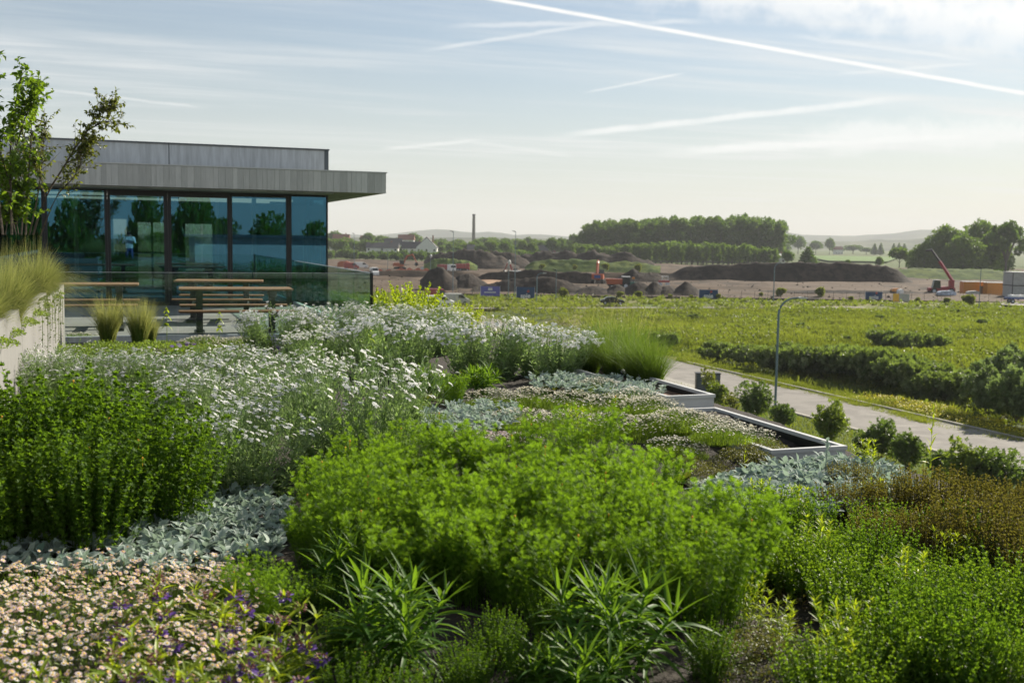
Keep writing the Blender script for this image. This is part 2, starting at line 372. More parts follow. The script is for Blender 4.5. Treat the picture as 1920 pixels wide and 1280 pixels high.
def kerbs(name, x0, x1):
    for k in range(22):
        y = 8 + k*4.0
        o = boxo('kerb', x0, x1, y, y+3.985, G-.2, G+.13, M['paving']); o['kind'] = 'structure'
kerbs('kerb', ROADX0-.35, ROADX0); kerbs('kerb', ROADX1, ROADX1+.2)
quadsheet('driveway', [(39.6, 77.5), (44.24, 73.6), (44.24, 87), (39.6, 87)], G+.16, M['paving'])
# street in front of the building site
sA, sB = PZ(860, 579, G), PZ(1700, 577, G); sd = (sB-sA)/np.linalg.norm(sB-sA); sn = np.array([-sd[1], sd[0], 0])
sA2, sB2 = sA - sd*30, sB + sd*160
quadsheet('street', [sA2-sn*1.4, sB2-sn*1.4, sB2+sn*1.4, sA2+sn*1.4], G+.16, M['asphalt'])
FENCE_A, FENCE_B = PZ(860, 557, G), PZ(1925, 569, G); fd = (FENCE_B-FENCE_A)/np.linalg.norm(FENCE_B-FENCE_A); fn = np.array([-fd[1], fd[0], 0])
# building-site soil beyond the fence
def view_sheet(name, d0, d1, n0, n1, hf, m):
    v = []; L0, L1 = -0.42, 0.62
    for d in np.linspace(d0, d1, n1):
        for l in np.linspace(L0, L1, n0):
            p = f0*d + r0*d*l; v.append((p[0], p[1], hf(d*l, d)))
    i = np.arange(n1-1)[:, None]*n0 + np.arange(n0-1)[None]; o = MB().add(v, np.stack([i, i+1, i+n0+1, i+n0], -1).reshape(-1, 4)).build(name, m, smooth=True); o['kind'] = 'structure'; return o
def site_h(l, d):
    a = float(noise.noise((l*.035, d*.16, 1.0)))*1.0 + float(noise.noise((l*.12, d*.45, 4.0)))*.45
    return G + .45 + .95*a*min(1, (d-231)/12)
view_sheet('site_ground', 231, 560, 150, 150, site_h, M['site'])
view_sheet('roadside_verge', 186, 231.5, 60, 24, lambda l, d: G+.06+.12*float(noise.noise((l*.2, d*.3, 2.0))), M['meadow_ground'])
quadsheet('crop_field', [AD(1555, 760), AD(1665, 760), AD(1690, 1100), AD(1500, 1100)], G+.9, M['field'])
quadsheet('approach_road', [AD(1885, 216), AD(2100, 205), AD(2100, 222), AD(1880, 226)], G+.62, M['paving'])

def ridge(name, prof, dep, foot, m, seed=0, rough=.10, kind='structure', zb=G):
    """long hill: the crest line in px,py at distance dep, with a long foot toward and away from the viewer"""
    px = np.array([p[0] for p in prof], float); py = np.array([p[1] for p in prof], float)
    xs = np.linspace(px[0], px[-1], 160); cr = np.array([zat(x, np.interp(x, px, py), dep) for x in xs])
    cr = cr + rough*(cr-zb)*fbm(xs, xs*0, 60, seed, 4)
    rows = []; ts = [-1, -.75, -.5, -.25, -.1, 0, .15, .5, 1]
    for tt in ts:
        hgt = np.cos(tt*math.pi/2)**1.2 if abs(tt) < 1 else 0
        rows.append([tuple(AD(x, dep+foot*tt)[:2]) + (zb-.5+(c-zb+.5)*hgt*(1+.05*math.sin(x*.07+tt*5)),) for x, c in zip(xs, cr)])
    v = np.array(rows).reshape(-1, 3); nx = len(xs)
    i = np.arange(len(ts)-1)[:, None]*nx + np.arange(nx-1)[None]
    q = np.stack([i, i+1, i+nx+1, i+nx], -1).reshape(-1, 4)
    o = MB().add(v, q).build(name, m, smooth=True); o['kind'] = kind; return o
ridge('hills', [(-900, 428), (-300, 436), (200, 438), (500, 441), (640, 439), (700, 441), (745, 438), (785, 431), (820, 430), (850, 432), (880, 436), (930, 435), (960, 440), (1000, 439), (1050, 442), (1120, 446), (1300, 442), (1440, 434), (1480, 437), (1530, 441), (1560, 443), (1610, 441), (1650, 440), (1700, 433), (1760, 431), (1830, 434), (1960, 437), (2400, 440), (3000, 445)], 5200, 700, M['hill'], 1, .03)
ridge('hills', [(1250, 460), (1400, 456), (1500, 454), (1600, 452), (1680, 449), (1740, 448), (1850, 449), (2000, 452), (2500, 455)], 2900, 350, M['hill'], 2, .04)
ridge('hills', [(-900, 440), (0, 444), (500, 446), (620, 445), (720, 446), (900, 445), (1080, 449), (1250, 456)], 2500, 300, M['hill'], 4, .05)

# ------------------------------------------------------------------ roof garden ground, deck and the building below
def soil(x, y):
    a = np.clip((np.asarray(x)-1.5)/2.5, 0, 1); b = np.clip((8.6-np.asarray(y))/1.6, 0, 1)
    a = a*a*(3-2*a); b = b*b*(3-2*b)
    return -.02 - .09*a*b
def soilh(X, Y): return soil(X, Y) + .015*fbm(X, Y, .7, 8) + .008*fbm(X, Y, .21, 9)
sheet('garden_soil', -6, 5.42, -9, 16.45, 0, M['soil'], 120, 260, soilh)
deck = MB().box(-9, 3.75, 16.5, 40, -.35, 0); deck.box(3.75, 5.42, 16.5, 40, -.35, -.02, 1)
o = deck.build('roof_deck', [M['deck'], M['soil']]); o['kind'] = 'structure'
lower = thing('office_building', 'lower storeys of the office building carrying the planted roof', 'building', (0, 0, 0))
boxo('wall', -30, 5.5, -30, 40, G-.5, -.36, M['concrete'], lower)
boxo('roof_edge', 5.43, 5.5, -30, 40, -.36, -.26, M['white_metal'], lower)

# ------------------------------------------------------------------ glazed roof pavilion
pav = thing('roof_pavilion', 'low glazed pavilion with dark frames under an overhanging board marked concrete roof slab', 'building', (0, 25, 0))
YF, YS = 25.0, 24.0
def pl(name, *a): return None
def bp(name, x0, x1, y0, y1, z0, z1, m, parent=None): return boxo(name, x0, x1, y0-25, y1-25, z0, z1, m, parent or pav)
slab = MB().box(-9, 5.46, -.985, 11, 2.55, 2.995).build('roof_slab', M['concrete'], pav)
x = -4.2; k = 0
bm_ = []
while x < 5.47:
    w = random.choice([.10, .12, .12, .14, .16]); w = min(w, 5.475-x)
    if w < .03: break
    pr = random.uniform(0, .007)
    boxo('board', x, x+w-.003, -1.0-pr, -.984, 2.548, 2.994, M['board'], slab); x += w
bp('roof_flashing', -9, 5.48, 23.985, 24.12, 2.996, 3.02, M['white_metal'])
up_w = MB().box(-9, 4.58, 1.53, 9.5, 2.997, 3.64).build('upper_wall', M['zinc_dark'], pav)
for (a, b) in ((-5.6, -2.405), (-2.395, .895), (.915, 4.50)): boxo('panel', a, b, 1.505, 1.529, 3.0, 3.638, M['zinc'], up_w)
boxo('trim', 4.50, 4.60, 1.49, 1.56, 3.0, 3.64, M['zinc_dark'], up_w)
boxo('coping', -9, 4.62, 1.47, 9.52, 3.642, 3.672, M['zinc_dark'], up_w)
def window(x0, x1, head=2.44, sill=.09, th=.055, right=None, y=0.0, parent=pav, ax='x'):
    r = th if right is None else right
    f = MB()
    def bx(a0, a1, z0, z1):
        if ax == 'x': f.box(a0, a1, y-.05, y+.05, z0, z1)
        else: f.box(y-.05, y+.05, a0, a1, z0, z1)
    bx(x0+.002, x0+th, .0, 2.5); bx(x1-r, x1-.002, .0, 2.5); bx(x0+th, x1-r, head, 2.5); bx(x0+th, x1-r, 0, sill)
    w = f.build('window', M['black'], parent)
    p = MB()
    if ax == 'x': p.box(x0+th-.01, x1-r+.01, y-.012, y+.012, sill-.01, head+.01)
    else: p.box(y-.012, y+.012, x0+th-.01, x1-r+.01, sill-.01, head+.01)
    p.build('pane', M['glass'], w)
    return w
for (a, b, hd, th, r) in ((-5.4, -4.2, 2.46, .055, None), (-4.2, -2.95, 2.46, .055, None), (-2.95, -1.68, 2.46, .055, None), (-1.68, -.43, 2.47, .055, .06), (-.43, .81, 2.38, .06, .085), (.81, 2.13, 2.38, .07, .055), (2.13, 3.43, 2.42, .05, .06), (3.43, 4.31, 2.46, .06, .025)):
    window(a, b, hd, .09, th, r)
for (a, b) in ((.06, 2.6), (2.6, 5.3), (5.3, 8.0)): window(a, b, 2.46, .09, .05, None, 4.285, pav, 'y')
bp('floor', -9, 4.25, 25.06, 33, .0, .03, M['interior'])
bp('ceiling', -9, 4.3, 24.1, 33, 2.51, 2.545, M['interior'])
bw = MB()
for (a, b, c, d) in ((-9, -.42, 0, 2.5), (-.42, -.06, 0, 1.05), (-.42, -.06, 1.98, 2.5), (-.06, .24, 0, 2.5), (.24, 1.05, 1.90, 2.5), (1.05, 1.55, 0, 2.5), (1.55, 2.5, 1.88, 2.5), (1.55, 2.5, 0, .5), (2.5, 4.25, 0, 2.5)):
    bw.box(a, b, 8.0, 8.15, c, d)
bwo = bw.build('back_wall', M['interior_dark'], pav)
for (a, b) in ((.24, .60), (.66, 1.05), (1.55, 2.0), (2.04, 2.5)): boxo('glazing', a, b, 8.06, 8.08, .05 if a < 1.2 else .5, 1.89, M['rail_glass'], bwo)
boxo('door_post', .60, .66, 8.03, 8.11, .03, 1.9, M['black'], bwo); boxo('door_rail', .24, 1.05, 8.02, 8.028, 1.0, 1.06, M['black'], bwo)
for (xc, yc) in ((3.0, 3.2), (2.3, 6.0), (-1.3, 5.5)): MB().cyl((xc, yc, .03), .055, 2.47, 14).build('column', M['white_metal'], pav, smooth=False)
for (yc, x0, x1) in ((1.9, -3, 2.0), (3.4, 1.2, 4.0), (4.9, -3, 3.6)): bp('ceiling_light', x0, x1, 25+yc, 25+yc+.06, 2.44, 2.50, M['lamp_strip'])
def curtain(x0, x1, y, z1, lab, n=26):
    b = MB(); xs = np.linspace(x0, x1, n*4+1); ys = y + .055*np.sin(np.linspace(0, n*.9*math.pi, len(xs)))
    for z0_, z1_ in ((.04, z1),):
        v = [(a, c, z0_) for a, c in zip(xs, ys)] + [(a, c, z1_) for a, c in zip(xs, ys)]; m_ = len(xs)
        b.add(v, [(i, i+1, m_+i+1, m_+i) for i in range(m_-1)])
    o = b.build('curtain', M['curtain'], smooth=True); tag(o, lab, 'curtain'); o.location = (0, 0, .0); return o
curtain(3.80, 4.22, 25.35, 1.93, 'pale green curtain gathered in the corner of the glass pavilion', 9)
curtain(2.25, 2.62, 32.2, 2.0, 'dim curtain hanging by the back wall inside the pavilion', 7)
# sideboard and stools seen dimly inside
tb = thing('meeting_table', 'dark table standing inside the pavilion behind the glass', 'table', (1.6, 28.6, .03))
boxo('tabletop', -.9, .9, -.4, .4, .70, .74, M['interior'], tb)
for sx in (-.8, .8):
    for sy in (-.33, .33): boxo('leg', sx-.03, sx+.03, sy-.03, sy+.03, 0, .70, M['dark_metal'], tb)

# ------------------------------------------------------------------ glass balustrade round the terrace
bal = thing('glass_balustrade', 'frameless clear glass balustrade along the front of the terrace', 'railing', (0, 16.6, 0))
xs = [-2.58, -1.5, -.42, .66, 1.74, 2.64, 3.53]
for a, b in zip(xs[:-1], xs[1:]):
    g = boxo('glass_panel', a+.006, b-.006, -.009, .009, .02, 1.0, M['rail_clear'], bal)
    boxo('edge', a+.006, b-.006, -.0095, .0095, 1.0005, 1.004, M['zinc'], g)
boxo('base_channel', -2.6, 3.56, -.04, .04, 0, .08, M['zinc'], bal)
bal2 = thing('glass_balustrade', 'clear glass balustrade along the open side of the terrace, ending in a black corner post', 'railing', (3.55, 16.6, 0))
for i in range(6):
    a = .05+i*1.38; g = boxo('glass_panel', -.009, .009, a+.006, a+1.374, .02, 1.0, M['rail_glass'], bal2); boxo('edge', -.0095, .0095, a+.006, a+1.374, 1.0005, 1.012, M['zinc'], g)
boxo('post', -.02, .02, -.02, .02, 0, 1.01, M['black'], bal2)
boxo('base_channel', -.04, .04, .05, 8.3, 0, .08, M['zinc'], bal2)

# ------------------------------------------------------------------ picnic tables
def picnic(lab, loc, rz, L=1.75):
    t = thing('picnic_table', lab, 'picnic table', loc, rz, 'picnic tables on the terrace')
    top = boxo('tabletop', -L/2, L/2, -.38, .38, .705, .718, M['dark_metal'], t)
    for i in range(5): boxo('plank', -L/2-.02, L/2+.02, -.39+i*.157, -.39+i*.157+.15, .719, .743, M['wood'], top)
    for sy in (-1, 1):
        b = boxo('bench', -L/2, L/2, sy*.72-.12, sy*.72+.12, .405, .415, M['dark_metal'], t)
        for j in range(2): boxo('plank', -L/2-.02, L/2+.02, sy*.72-.135+j*.14, sy*.72-.135+j*.14+.13, .416, .44, M['wood'], b)
    for sx in (-1, 1):
        f = MB(); x = sx*(L/2-.28)
        f.box(x-.05, x+.05, -.06, .06, .05, .704); f.box(x-.05, x+.05, -.36, .36, .63, .704)
        f.box(x-.045, x+.045, -.82, .82, .34, .404); f.box(x-.08, x+.08, -.55, .55, 0, .05)
        f.build('leg', M['dark_metal'], t)
    return t
RZ_T = -.05
picnic('picnic table nearest the glass rail with pale wooden top and black legs', (1.56, 17.35, 0), RZ_T, 1.66)
picnic('picnic table set back against the pavilion, behind the one by the rail', (1.55, 20.4, 0), -.13, 1.5)
picnic('left picnic table, part hidden by the pale planter wall', (-.86, 18.95, 0), -.03, 1.95)

# ------------------------------------------------------------------ raised planter on the left
rp = thing('raised_planter', 'pale raised planter wall running toward the terrace, topped with feather grass', 'planter', (-.87, 10, 0))
for (a, b, zt) in ((-8, -5.6, .92), (-5.59, -3.0, .92), (-2.99, .0, .92), (.01, 3.2, .90), (3.21, 5.2, .86), (5.21, 6.35, .84)):
    boxo('panel', -.06, 0, a, b, -.1, zt, M['planter_wall'], rp)
boxo('end_panel', -2.6, -.061, 6.29, 6.35, -.1, .84, M['planter_wall'], rp)
boxo('planter_soil', -2.6, -.061, -8, 6.28, .1, .76, M['soil'], rp)
boxo('back_panel', -2.66, -2.601, -8, 6.35, -.1, .86, M['planter_wall'], rp)

# ------------------------------------------------------------------ white metal planter boxes at the roof edge
def planter_box(lab, x0, x1, y0, y1, zt, zs, zb=-.34, th=.032, fill='mulch'):
    t = thing('planter_box', lab, 'planter', ((x0+x1)/2, (y0+y1)/2, zb)); ox, oy = (x0+x1)/2, (y0+y1)/2
    def b(n, a0, a1, c0, c1, e0, e1, m, par=t): return boxo(n, a0-ox, a1-ox, c0-oy, c1-oy, e0-zb, e1-zb, m, par)
    b('side_panel', x0, x1, y0, y0+.02, zb, zt, M['white_metal']); b('side_panel', x0, x1, y1-.02, y1, zb, zt, M['white_metal'])
    b('side_panel', x1-.02, x1, y0+.021, y1-.021, zb, zt, M['white_metal']); b('side_panel', x0, x0+.02, y0+.021, y1-.021, zb, zt, M['white_metal'])
    r = MB(); w = th; zt2 = zt+.012
    for (a0, a1, c0, c1) in ((x0-.01, x1+.01, y0-.01, y0+w), (x0-.01, x1+.01, y1-w, y1+.01), (x0-.01, x0+w, y0+w, y1-w), (x1-w, x1+.01, y0+w, y1-w)):
        r.box(a0-ox, a1-ox, c0-oy, c1-oy, zt-.02-zb+.001, zt2-zb)
    r.build('rim', M['white_metal'], t)
    l = MB()
    for (a0, a1, c0, c1) in ((x0+.021, x1-.021, y0+.021, y0+.03), (x0+.021, x1-.021, y1-.03, y1-.021), (x0+.021, x0+.03, y0+.031, y1-.031), (x1-.03, x1-.021, y0+.031, y1-.031)):
        l.box(a0-ox, a1-ox, c0-oy, c1-oy, zs-.02-zb, zt-.022-zb)
    l.build('inner_shade', M['black'], t)  # black strips inside the walls colour in the shade of the hollow box
    b('fill', x0+.031, x1-.031, y0+.031, y1-.031, zb, zs, M[fill]); return t
planter_box('grey white planter box holding bark mulch at the roof edge beside tall grass', 4.74, 5.25, 9.0, 12.2, .10, .03)
planter_box('empty white planter box with its inner shade painted black at the corner of the roof', 4.52, 5.18, 6.88, 8.85, .0, -.20, fill='black')  # black fill paints the dark of the shaded inside
for i in range(36):
    a = random.uniform(0, 6.28); L = random.uniform(.03, .10); x, y = random.uniform(4.75, 5.15), random.uniform(9.1, 10.6)
    if i == 0: chips = MB()
    chips.tube([(x, y, .045), (x+L*math.cos(a), y+L*math.sin(a), .05+random.uniform(-.01, .02))], .007, 4)
o = chips.build('bark_mulch', M['mulch']); o['kind'] = 'stuff'
# ------------------------------------------------------------------ leaf templates and scattering
def norm(v): v = np.asarray(v, float); return v/(np.linalg.norm(v, axis=-1, keepdims=True)+1e-9)
def leafT(W=.2, n=3, fold=.25, curve=.0, p=.8, base=.0):
    """folded leaf along +y (length 1), n segments; triangles"""
    v = []; f = []; ts = np.linspace(0, 1, n+1)
    for t in ts:
        w = W*(math.sin(math.pi*min(1, t**p))**.8 if 0 < t < 1 else (base if t == 0 else 0.0)); y = t - .25*abs(curve)*t*t; z = -curve*t*t
        v += [(-w, y, z + fold*w), (0, y, z), (w, y, z + fold*w)]
    for i in range(n):
        a = i*3; b = a+3
        for c, d in ((0, 1), (1, 2)):
            f += [(a+c, a+d, b+d), (a+c, b+d, b+c)]
    v = np.array(v); ff = []
    for t_ in f:                                  # drop zero-area triangles
        p0, p1, p2 = v[list(t_)]
        if np.linalg.norm(np.cross(p1-p0, p2-p0)) > 1e-7: ff.append(t_)
    return v, np.array(ff)
def leaf4(W=.25, fold=.3):
    v = np.array([(0, 0, 0), (W, .45, fold*W), (0, 1, 0), (-W, .45, fold*W)]); return v, np.array([(0, 1, 2), (0, 2, 3)])
def joinT(parts):
    V = []; Fc = []; n = 0
    for (v, f) in parts: V.append(v); Fc.append(f+n); n += len(v)
    return np.concatenate(V), np.concatenate(Fc)
def xf(T, R=None, s=1.0, t=(0, 0, 0)):
    v = T[0]*s; v = v @ np.array(R).T if R is not None else v; return v + np.array(t), T[1]
def rotz(a): c, s = math.cos(a), math.sin(a); return np.array([(c, -s, 0), (s, c, 0), (0, 0, 1)])
def rotx(a): c, s = math.cos(a), math.sin(a); return np.array([(1, 0, 0), (0, c, -s), (0, s, c)])
def pinnate(nl=3, lw=.07, spread=.9, ll=.42):
    """feathery divided leaf: rachis with paired narrow lobes"""
    P = [leaf4(lw*.6, .1)]
    for i in range(nl):
        y = .25 + .55*i/max(1, nl-1)
        for s in (-1, 1):
            l = ll*(1-.35*i/max(1, nl-1)); T = leaf4(lw/l*.9, .2); P.append(xf(T, rotz(-s*spread), l, (0, y, .0)))
    return joinT(P)
def frames(d, roll=None, rg=None):
    d = norm(d); n = len(d); ref = np.tile([0, 0, 1.], (n, 1)); bad = np.abs(d[:, 2]) > .97; ref[bad] = [1, 0, 0]
    x = norm(np.cross(d, ref)); z = np.cross(x, d)
    if roll is not None:
        c, s = np.cos(roll)[:, None], np.sin(roll)[:, None]; x, z = x*c + z*s, z*c - x*s
    return np.stack([x, d, z], -1)
def scatter(mb, T, pos, fr, size, tone, mat=0):
    pos = np.asarray(pos, float); n = len(pos)
    if n == 0: return
    tv, tf = T; size = np.broadcast_to(np.asarray(size, float), (n,))
    v = np.einsum('nij,kj->nki', fr, tv)*size[:, None, None] + pos[:, None, :]
    f = (tf[None] + (np.arange(n)*len(tv))[:, None, None]).reshape(-1, tf.shape[1])
    t = np.repeat(np.broadcast_to(np.asarray(tone, float), (n,)), len(tv))
    mb.add(v.reshape(-1, 3), f, np.clip(t, 0, 1), mat)
def stems(mb, P, r0, r1, n=3, tone=.3, mat=0):
    """many tubes at once: P (N,m,3)"""
    P = np.asarray(P, float); N, m, _ = P.shape; d = norm(P[:, -1]-P[:, 0]); fr = frames(d)
    th = np.arange(n)*2*math.pi/n; rr = np.linspace(0, 1, m); rad = (np.asarray(r0)*np.ones(N))[:, None]*(1-rr) + (np.asarray(r1)*np.ones(N))[:, None]*rr
    off = fr[:, None, None, :, 0]*np.cos(th)[None, None, :, None] + fr[:, None, None, :, 2]*np.sin(th)[None, None, :, None]
    v = P[:, :, None, :] + off*rad[:, :, None, None]
    b = (np.arange(N)*m*n)[:, None, None] + (np.arange(m-1)*n)[None, :, None] + np.arange(n)[None, None]
    k2 = (np.arange(n)+1) % n - np.arange(n)
    q = np.stack([b, b+k2, b+k2+n, b+n], -1).reshape(-1, 4)
    mb.add(v.reshape(-1, 3), q, tone, mat)
def blades(mb, base, az, L, lean, w, segs=4, droop=.35, mat=0, tone0=0.0, tone1=1.0, jit=.12, rg=rng):
    """grass blades: ribbons that rise and arch over; tone runs from base to tip"""
    N = len(base); t = np.linspace(0, 1, segs+1)[None]; L = np.broadcast_to(L, (N,))[:, None]; lean = np.broadcast_to(lean, (N,))[:, None]
    hx = L*lean*(t**1.8); hz = L*(t*(1-.18*lean) - droop*lean*t**3)
    c, s = np.cos(az)[:, None], np.sin(az)[:, None]
    P = np.stack([hx*c, hx*s, hz], -1) + base[:, None]
    fa = rg.uniform(0, 6.28, N); sd = np.stack([np.cos(fa), np.sin(fa), 0*fa], -1)[:, None]
    ww = (np.broadcast_to(w, (N,))[:, None]*(1-t**1.5*.92))[..., None]
    v = np.stack([P-sd*ww, P+sd*ww], 2).reshape(-1, 3); m = segs+1
    b = (np.arange(N)*m*2)[:, None] + (np.arange(segs)*2)[None]
    q = np.stack([b, b+1, b+3, b+2], -1).reshape(-1, 4)
    tn = tone0 + (tone1-tone0)*np.repeat(t, N, 0) + rg.normal(0, jit, (N, 1)); tn = np.repeat(tn[..., None], 2, 2).ravel()
    mb.add(v, q, np.clip(tn, 0, 1), mat); return P
def disc(n, r, rg=rng): a = rg.uniform(0, 6.28, n); q = r*np.sqrt(rg.uniform(0, 1, n)); return np.stack([q*np.cos(a), q*np.sin(a), 0*q], -1)
def along(P, t):
    """points and directions at parameter t (N,k) on polylines P (N,m,3) -> (N,k,3)"""
    m = P.shape[1]-1; x = np.clip(t, 0, .999)*m; i = x.astype(int); fr_ = (x-i)[..., None]; r = np.arange(P.shape[0])[:, None]
    a, b = P[r, i], P[r, i+1]; return a*(1-fr_) + b*fr_, norm(b-a)
def azdir(az, el): return np.stack([np.cos(az)*np.cos(el), np.sin(az)*np.cos(el), np.sin(el)], -1)

def put(proto, px, py, lab, sc_=1.0, rz=None, first=None, z=None):
    """stand a copy of a plant on the garden soil where the ray through px,py meets it"""
    p = PZ(px, py, 0.0); p = PZ(px, py, float(soil(p[0], p[1]))); 
    p[2] = float(soil(p[0], p[1])) - .01 if z is None else z
    rz = random.uniform(0, 6.28) if rz is None else rz
    if not proto.get('used'):
        proto['used'] = 1; proto.location = p; proto.rotation_euler = (0, 0, rz); proto.scale = (sc_,)*3; proto['label'] = lab; return proto
    return dup(proto, p, rz, lab, sc_)
def clean():
    for o in bpy.data.objects:
        if 'used' in o: del o['used']
def proto(name, cat, group): return thing(name, 'x', cat, group=group)

# ---- ferny upright perennials (the big bright bush and the deep green bush)
def ferny(name, cat, group, seed, H, R, ns, T, lm, leafsz, per, tip, tone=(.5, .25), splay=.42, buds=4, up=.62, bun=10, bw=.030):
    rg = np.random.default_rng(seed); t = proto(name, cat, group); b = MB()
    nb = max(5, ns//bun); bc = disc(nb, R*.66, rg); bi = rg.integers(0, nb, ns); base = bc[bi] + np.c_[rg.normal(0, bw, (ns, 2)), np.zeros(ns)]; out = base/(R+1e-6); h = H*rg.uniform(.70, 1.06, nb)[bi]*rg.uniform(.82, 1.04, ns)*(1-.22*(np.linalg.norm(out, axis=1))**2)
    tt = np.linspace(0, 1, 5)[None, :, None]; lean = out*splay*h[:, None] + rg.normal(0, .035, (ns, 3)); lean[:, 2] = 0
    P = base[:, None] + lean[:, None]*tt**1.5 + np.array([0, 0, 1.])*tt*h[:, None, None]
    stems(b, P, .0028, .0012, 3, .35, 0)
    k = per; ts = .05 + .94*((np.arange(k)[None]+rg.uniform(0, 1, (ns, k)))/k)**.62
    pos, d = along(P, ts); az = (np.arange(k)*2.4)[None] + rg.uniform(0, 6.28, (ns, 1)) + rg.normal(0, .3, (ns, k)); el = rg.normal(up, .22, (ns, k))
    ld = azdir(az, el).reshape(-1, 3); n = len(ld)
    scatter(b, T, pos.reshape(-1, 3), frames(ld, rg.normal(0, .5, n)), leafsz*rg.uniform(.7, 1.15, n)*(1.0-.25*ts.ravel()), rg.normal(tone[0], tone[1], n), 0)
    k = tip; az = (np.arange(k)*2*math.pi/k)[None] + rg.uniform(0, 6.28, (ns, 1)); el = rg.normal(.95, .25, (ns, k)); ld = azdir(az, el).reshape(-1, 3); n = len(ld)
    pt = np.repeat(P[:, -1:], k, 1).reshape(-1, 3)
    scatter(b, T, pt, frames(ld, rg.normal(0, .5, n)), leafsz*.72*rg.uniform(.7, 1.1, n), rg.normal(tone[0]+.15, tone[1], n), 0)
    b.build('foliage', lm, t, kind='stuff')
    if buds:
        bb = MB(); ids = rg.choice(ns, buds, False)
        for i in ids:
            p = P[i, -1] + np.array([0, 0, .03]); bb.tube([p-np.array([0, 0, .05]), p-np.array([0, 0, .006])], .0012, 3); bb.tube([p-np.array([0, 0, .008]), p, p+np.array([0, 0, .006])], [.003, .006, .003], 6)
        bb.build('bud', M['orange_bud'], t, kind='stuff')
    return t
FEATHER = pinnate(4, .040, .8, .5)
BROAD = joinT([xf(leaf4(.20, .2), rotz(a), l) for a, l in ((0, 1), (.75, .8), (-.75, .8))] + [xf(leaf4(.2, .2), rotz(a), .55, (0, .1, 0)) for a in (1.5, -1.5)])
g = 'bright ferny perennials in the middle of the bed'
bright = [ferny('ferny_perennial', 'plant', g, s, h_, .34, 200, FEATHER, M['feather'], z_, 25, 9, tone=(t_, .24), buds=2, bun=b_) for s, h_, z_, t_, b_ in ((1, .56, .047, .5, 10), (2, .60, .042, .28, 8), (3, .52, .050, .68, 13))]
spots = [(660, 985, .92, 'bright green ferny clump at the left end of the central bush, beside the white campions'),
         (735, 955, .94, 'bright ferny clump behind the left end of the central bush'), (835, 950, .92, 'bright ferny clump in the back row, left of the middle of the central bush'),
         (945, 945, .98, 'bright ferny clump in the back row in the middle of the central bush'), (1075, 935, 1.06, 'tallest bright ferny clump, rising at the back of the central bush'),
         (1190, 985, .97, 'bright ferny clump at the back right of the central bush, nearest the cream flowers'),
         (615, 1060, .74, 'low bright ferny clump at the left foot of the central bush'), (755, 1050, .9, 'bright ferny clump behind the left spiky spurge'), (880, 1055, .92, 'bright ferny clump in the middle row between the two spiky spurges'),
         (1010, 1040, .95, 'bright ferny clump in the middle row above the right spiky spurge'), (1120, 1075, .92, 'bright ferny clump just behind the right spiky spurge'), (1250, 1075, .92, 'bright ferny clump at the right shoulder of the central bush'),
         (1345, 1105, .86, 'bright ferny clump at the right edge of the central bush, beside the green oregano'), (1300, 1175, .72, 'low bright ferny clump at the front right foot of the central bush'),
         (905, 1120, .80, 'bright ferny clump in the front row between the two spiky spurges'), (1010, 1140, .82, 'bright ferny clump in the front row left of the right spiky spurge'), (1215, 1150, .80, 'bright ferny clump in the front row right of the right spiky spurge'), (810, 1115, .80, 'bright ferny clump in the front row, just right of the left spiky spurge'), (690, 1100, .78, 'shaded ferny clump in the front row behind the left spiky spurge'), (500, 1180, .5, 'small ferny seedling clump between the pink daisies and the central bush'), (455, 1165, .42, 'smallest ferny seedling at the edge of the pink daisies')]
for i, (px, py, s, lab) in enumerate(spots): put(bright[i % 3], px, py, lab, s*(.93 if py < 1000 else 1.0))
for t in bright: t['keep'] = 1
g = 'deep green ferny perennials at the left'
dark = [ferny('leafy_perennial', 'plant', g, s, .84, .36, 160, BROAD, M['ferny_dark'], .038, 24, 8, tone=(.45, .3), buds=2, bun=4, bw=.05, splay=.45) for s in (7, 8)]
for i, (px, py, s, lab) in enumerate([(-30, 985, .96, 'deep green leafy clump cut by the left edge of the picture'), (95, 975, 1.0, 'deep green leafy clump at the back left, under the white flowers'), (205, 965, 1.0, 'tallest deep green leafy clump, in the middle of the dark bush'),
        (292, 995, .86, 'deep green leafy clump at the right end of the dark bush, against the campions'), (30, 1035, .86, 'deep green leafy clump at the front left of the dark bush'), (165, 1040, .78, 'deep green leafy clump at the front of the dark bush above the silver leaves')]):
    put(dark[i % 2], px, py, lab, s)

# ---- white rose campion
PETAL5 = joinT([xf(joinT([(np.array([(0, .1, 0), (.42, .62, .03), (.30, 1.0, -.02), (-.30, 1.0, -.02), (-.42, .62, .03)]), np.array([(0, 1, 2), (0, 2, 3), (0, 3, 4)]))]), rotz(k*2*math.pi/5), 1.0) for k in range(5)])
def flower_mesh(name, T, m, sz, centre=None, cm=None, calyx=True):
    b = MB(); b.add(T[0]*sz, T[1], .6, 0)
    if centre: b.tube([(0, 0, 0), (0, 0, sz*.12), (0, 0, sz*.2)], [sz*centre, sz*centre*.9, sz*.05], 6, 1, .5)
    if calyx: b.tube([(0, 0, -sz*1.1), (0, 0, -sz*.5), (0, 0, 0)], [sz*.08, sz*.28, sz*.16], 5, 1 if not centre else 0, .3, cap=False)
    return b.mesh(name, [m] + ([cm] if cm else []))
TRIO = joinT([xf(PETAL5, rotx(e) @ rotz(k), .82, (x_, y_, z_)) for k, e, x_, y_, z_ in ((0, .1, -.55, .1, 0), (.5, -.35, .6, .45, -.35), (.9, .3, .35, -.75, -.2))])
CAMP_FLOWER = flower_mesh('campion_flower', TRIO, M['petal'], .0130, None, M['campion'])
LANCE = leafT(.13, 3, .35, .18); LANCE2 = leaf4(.14, .3)
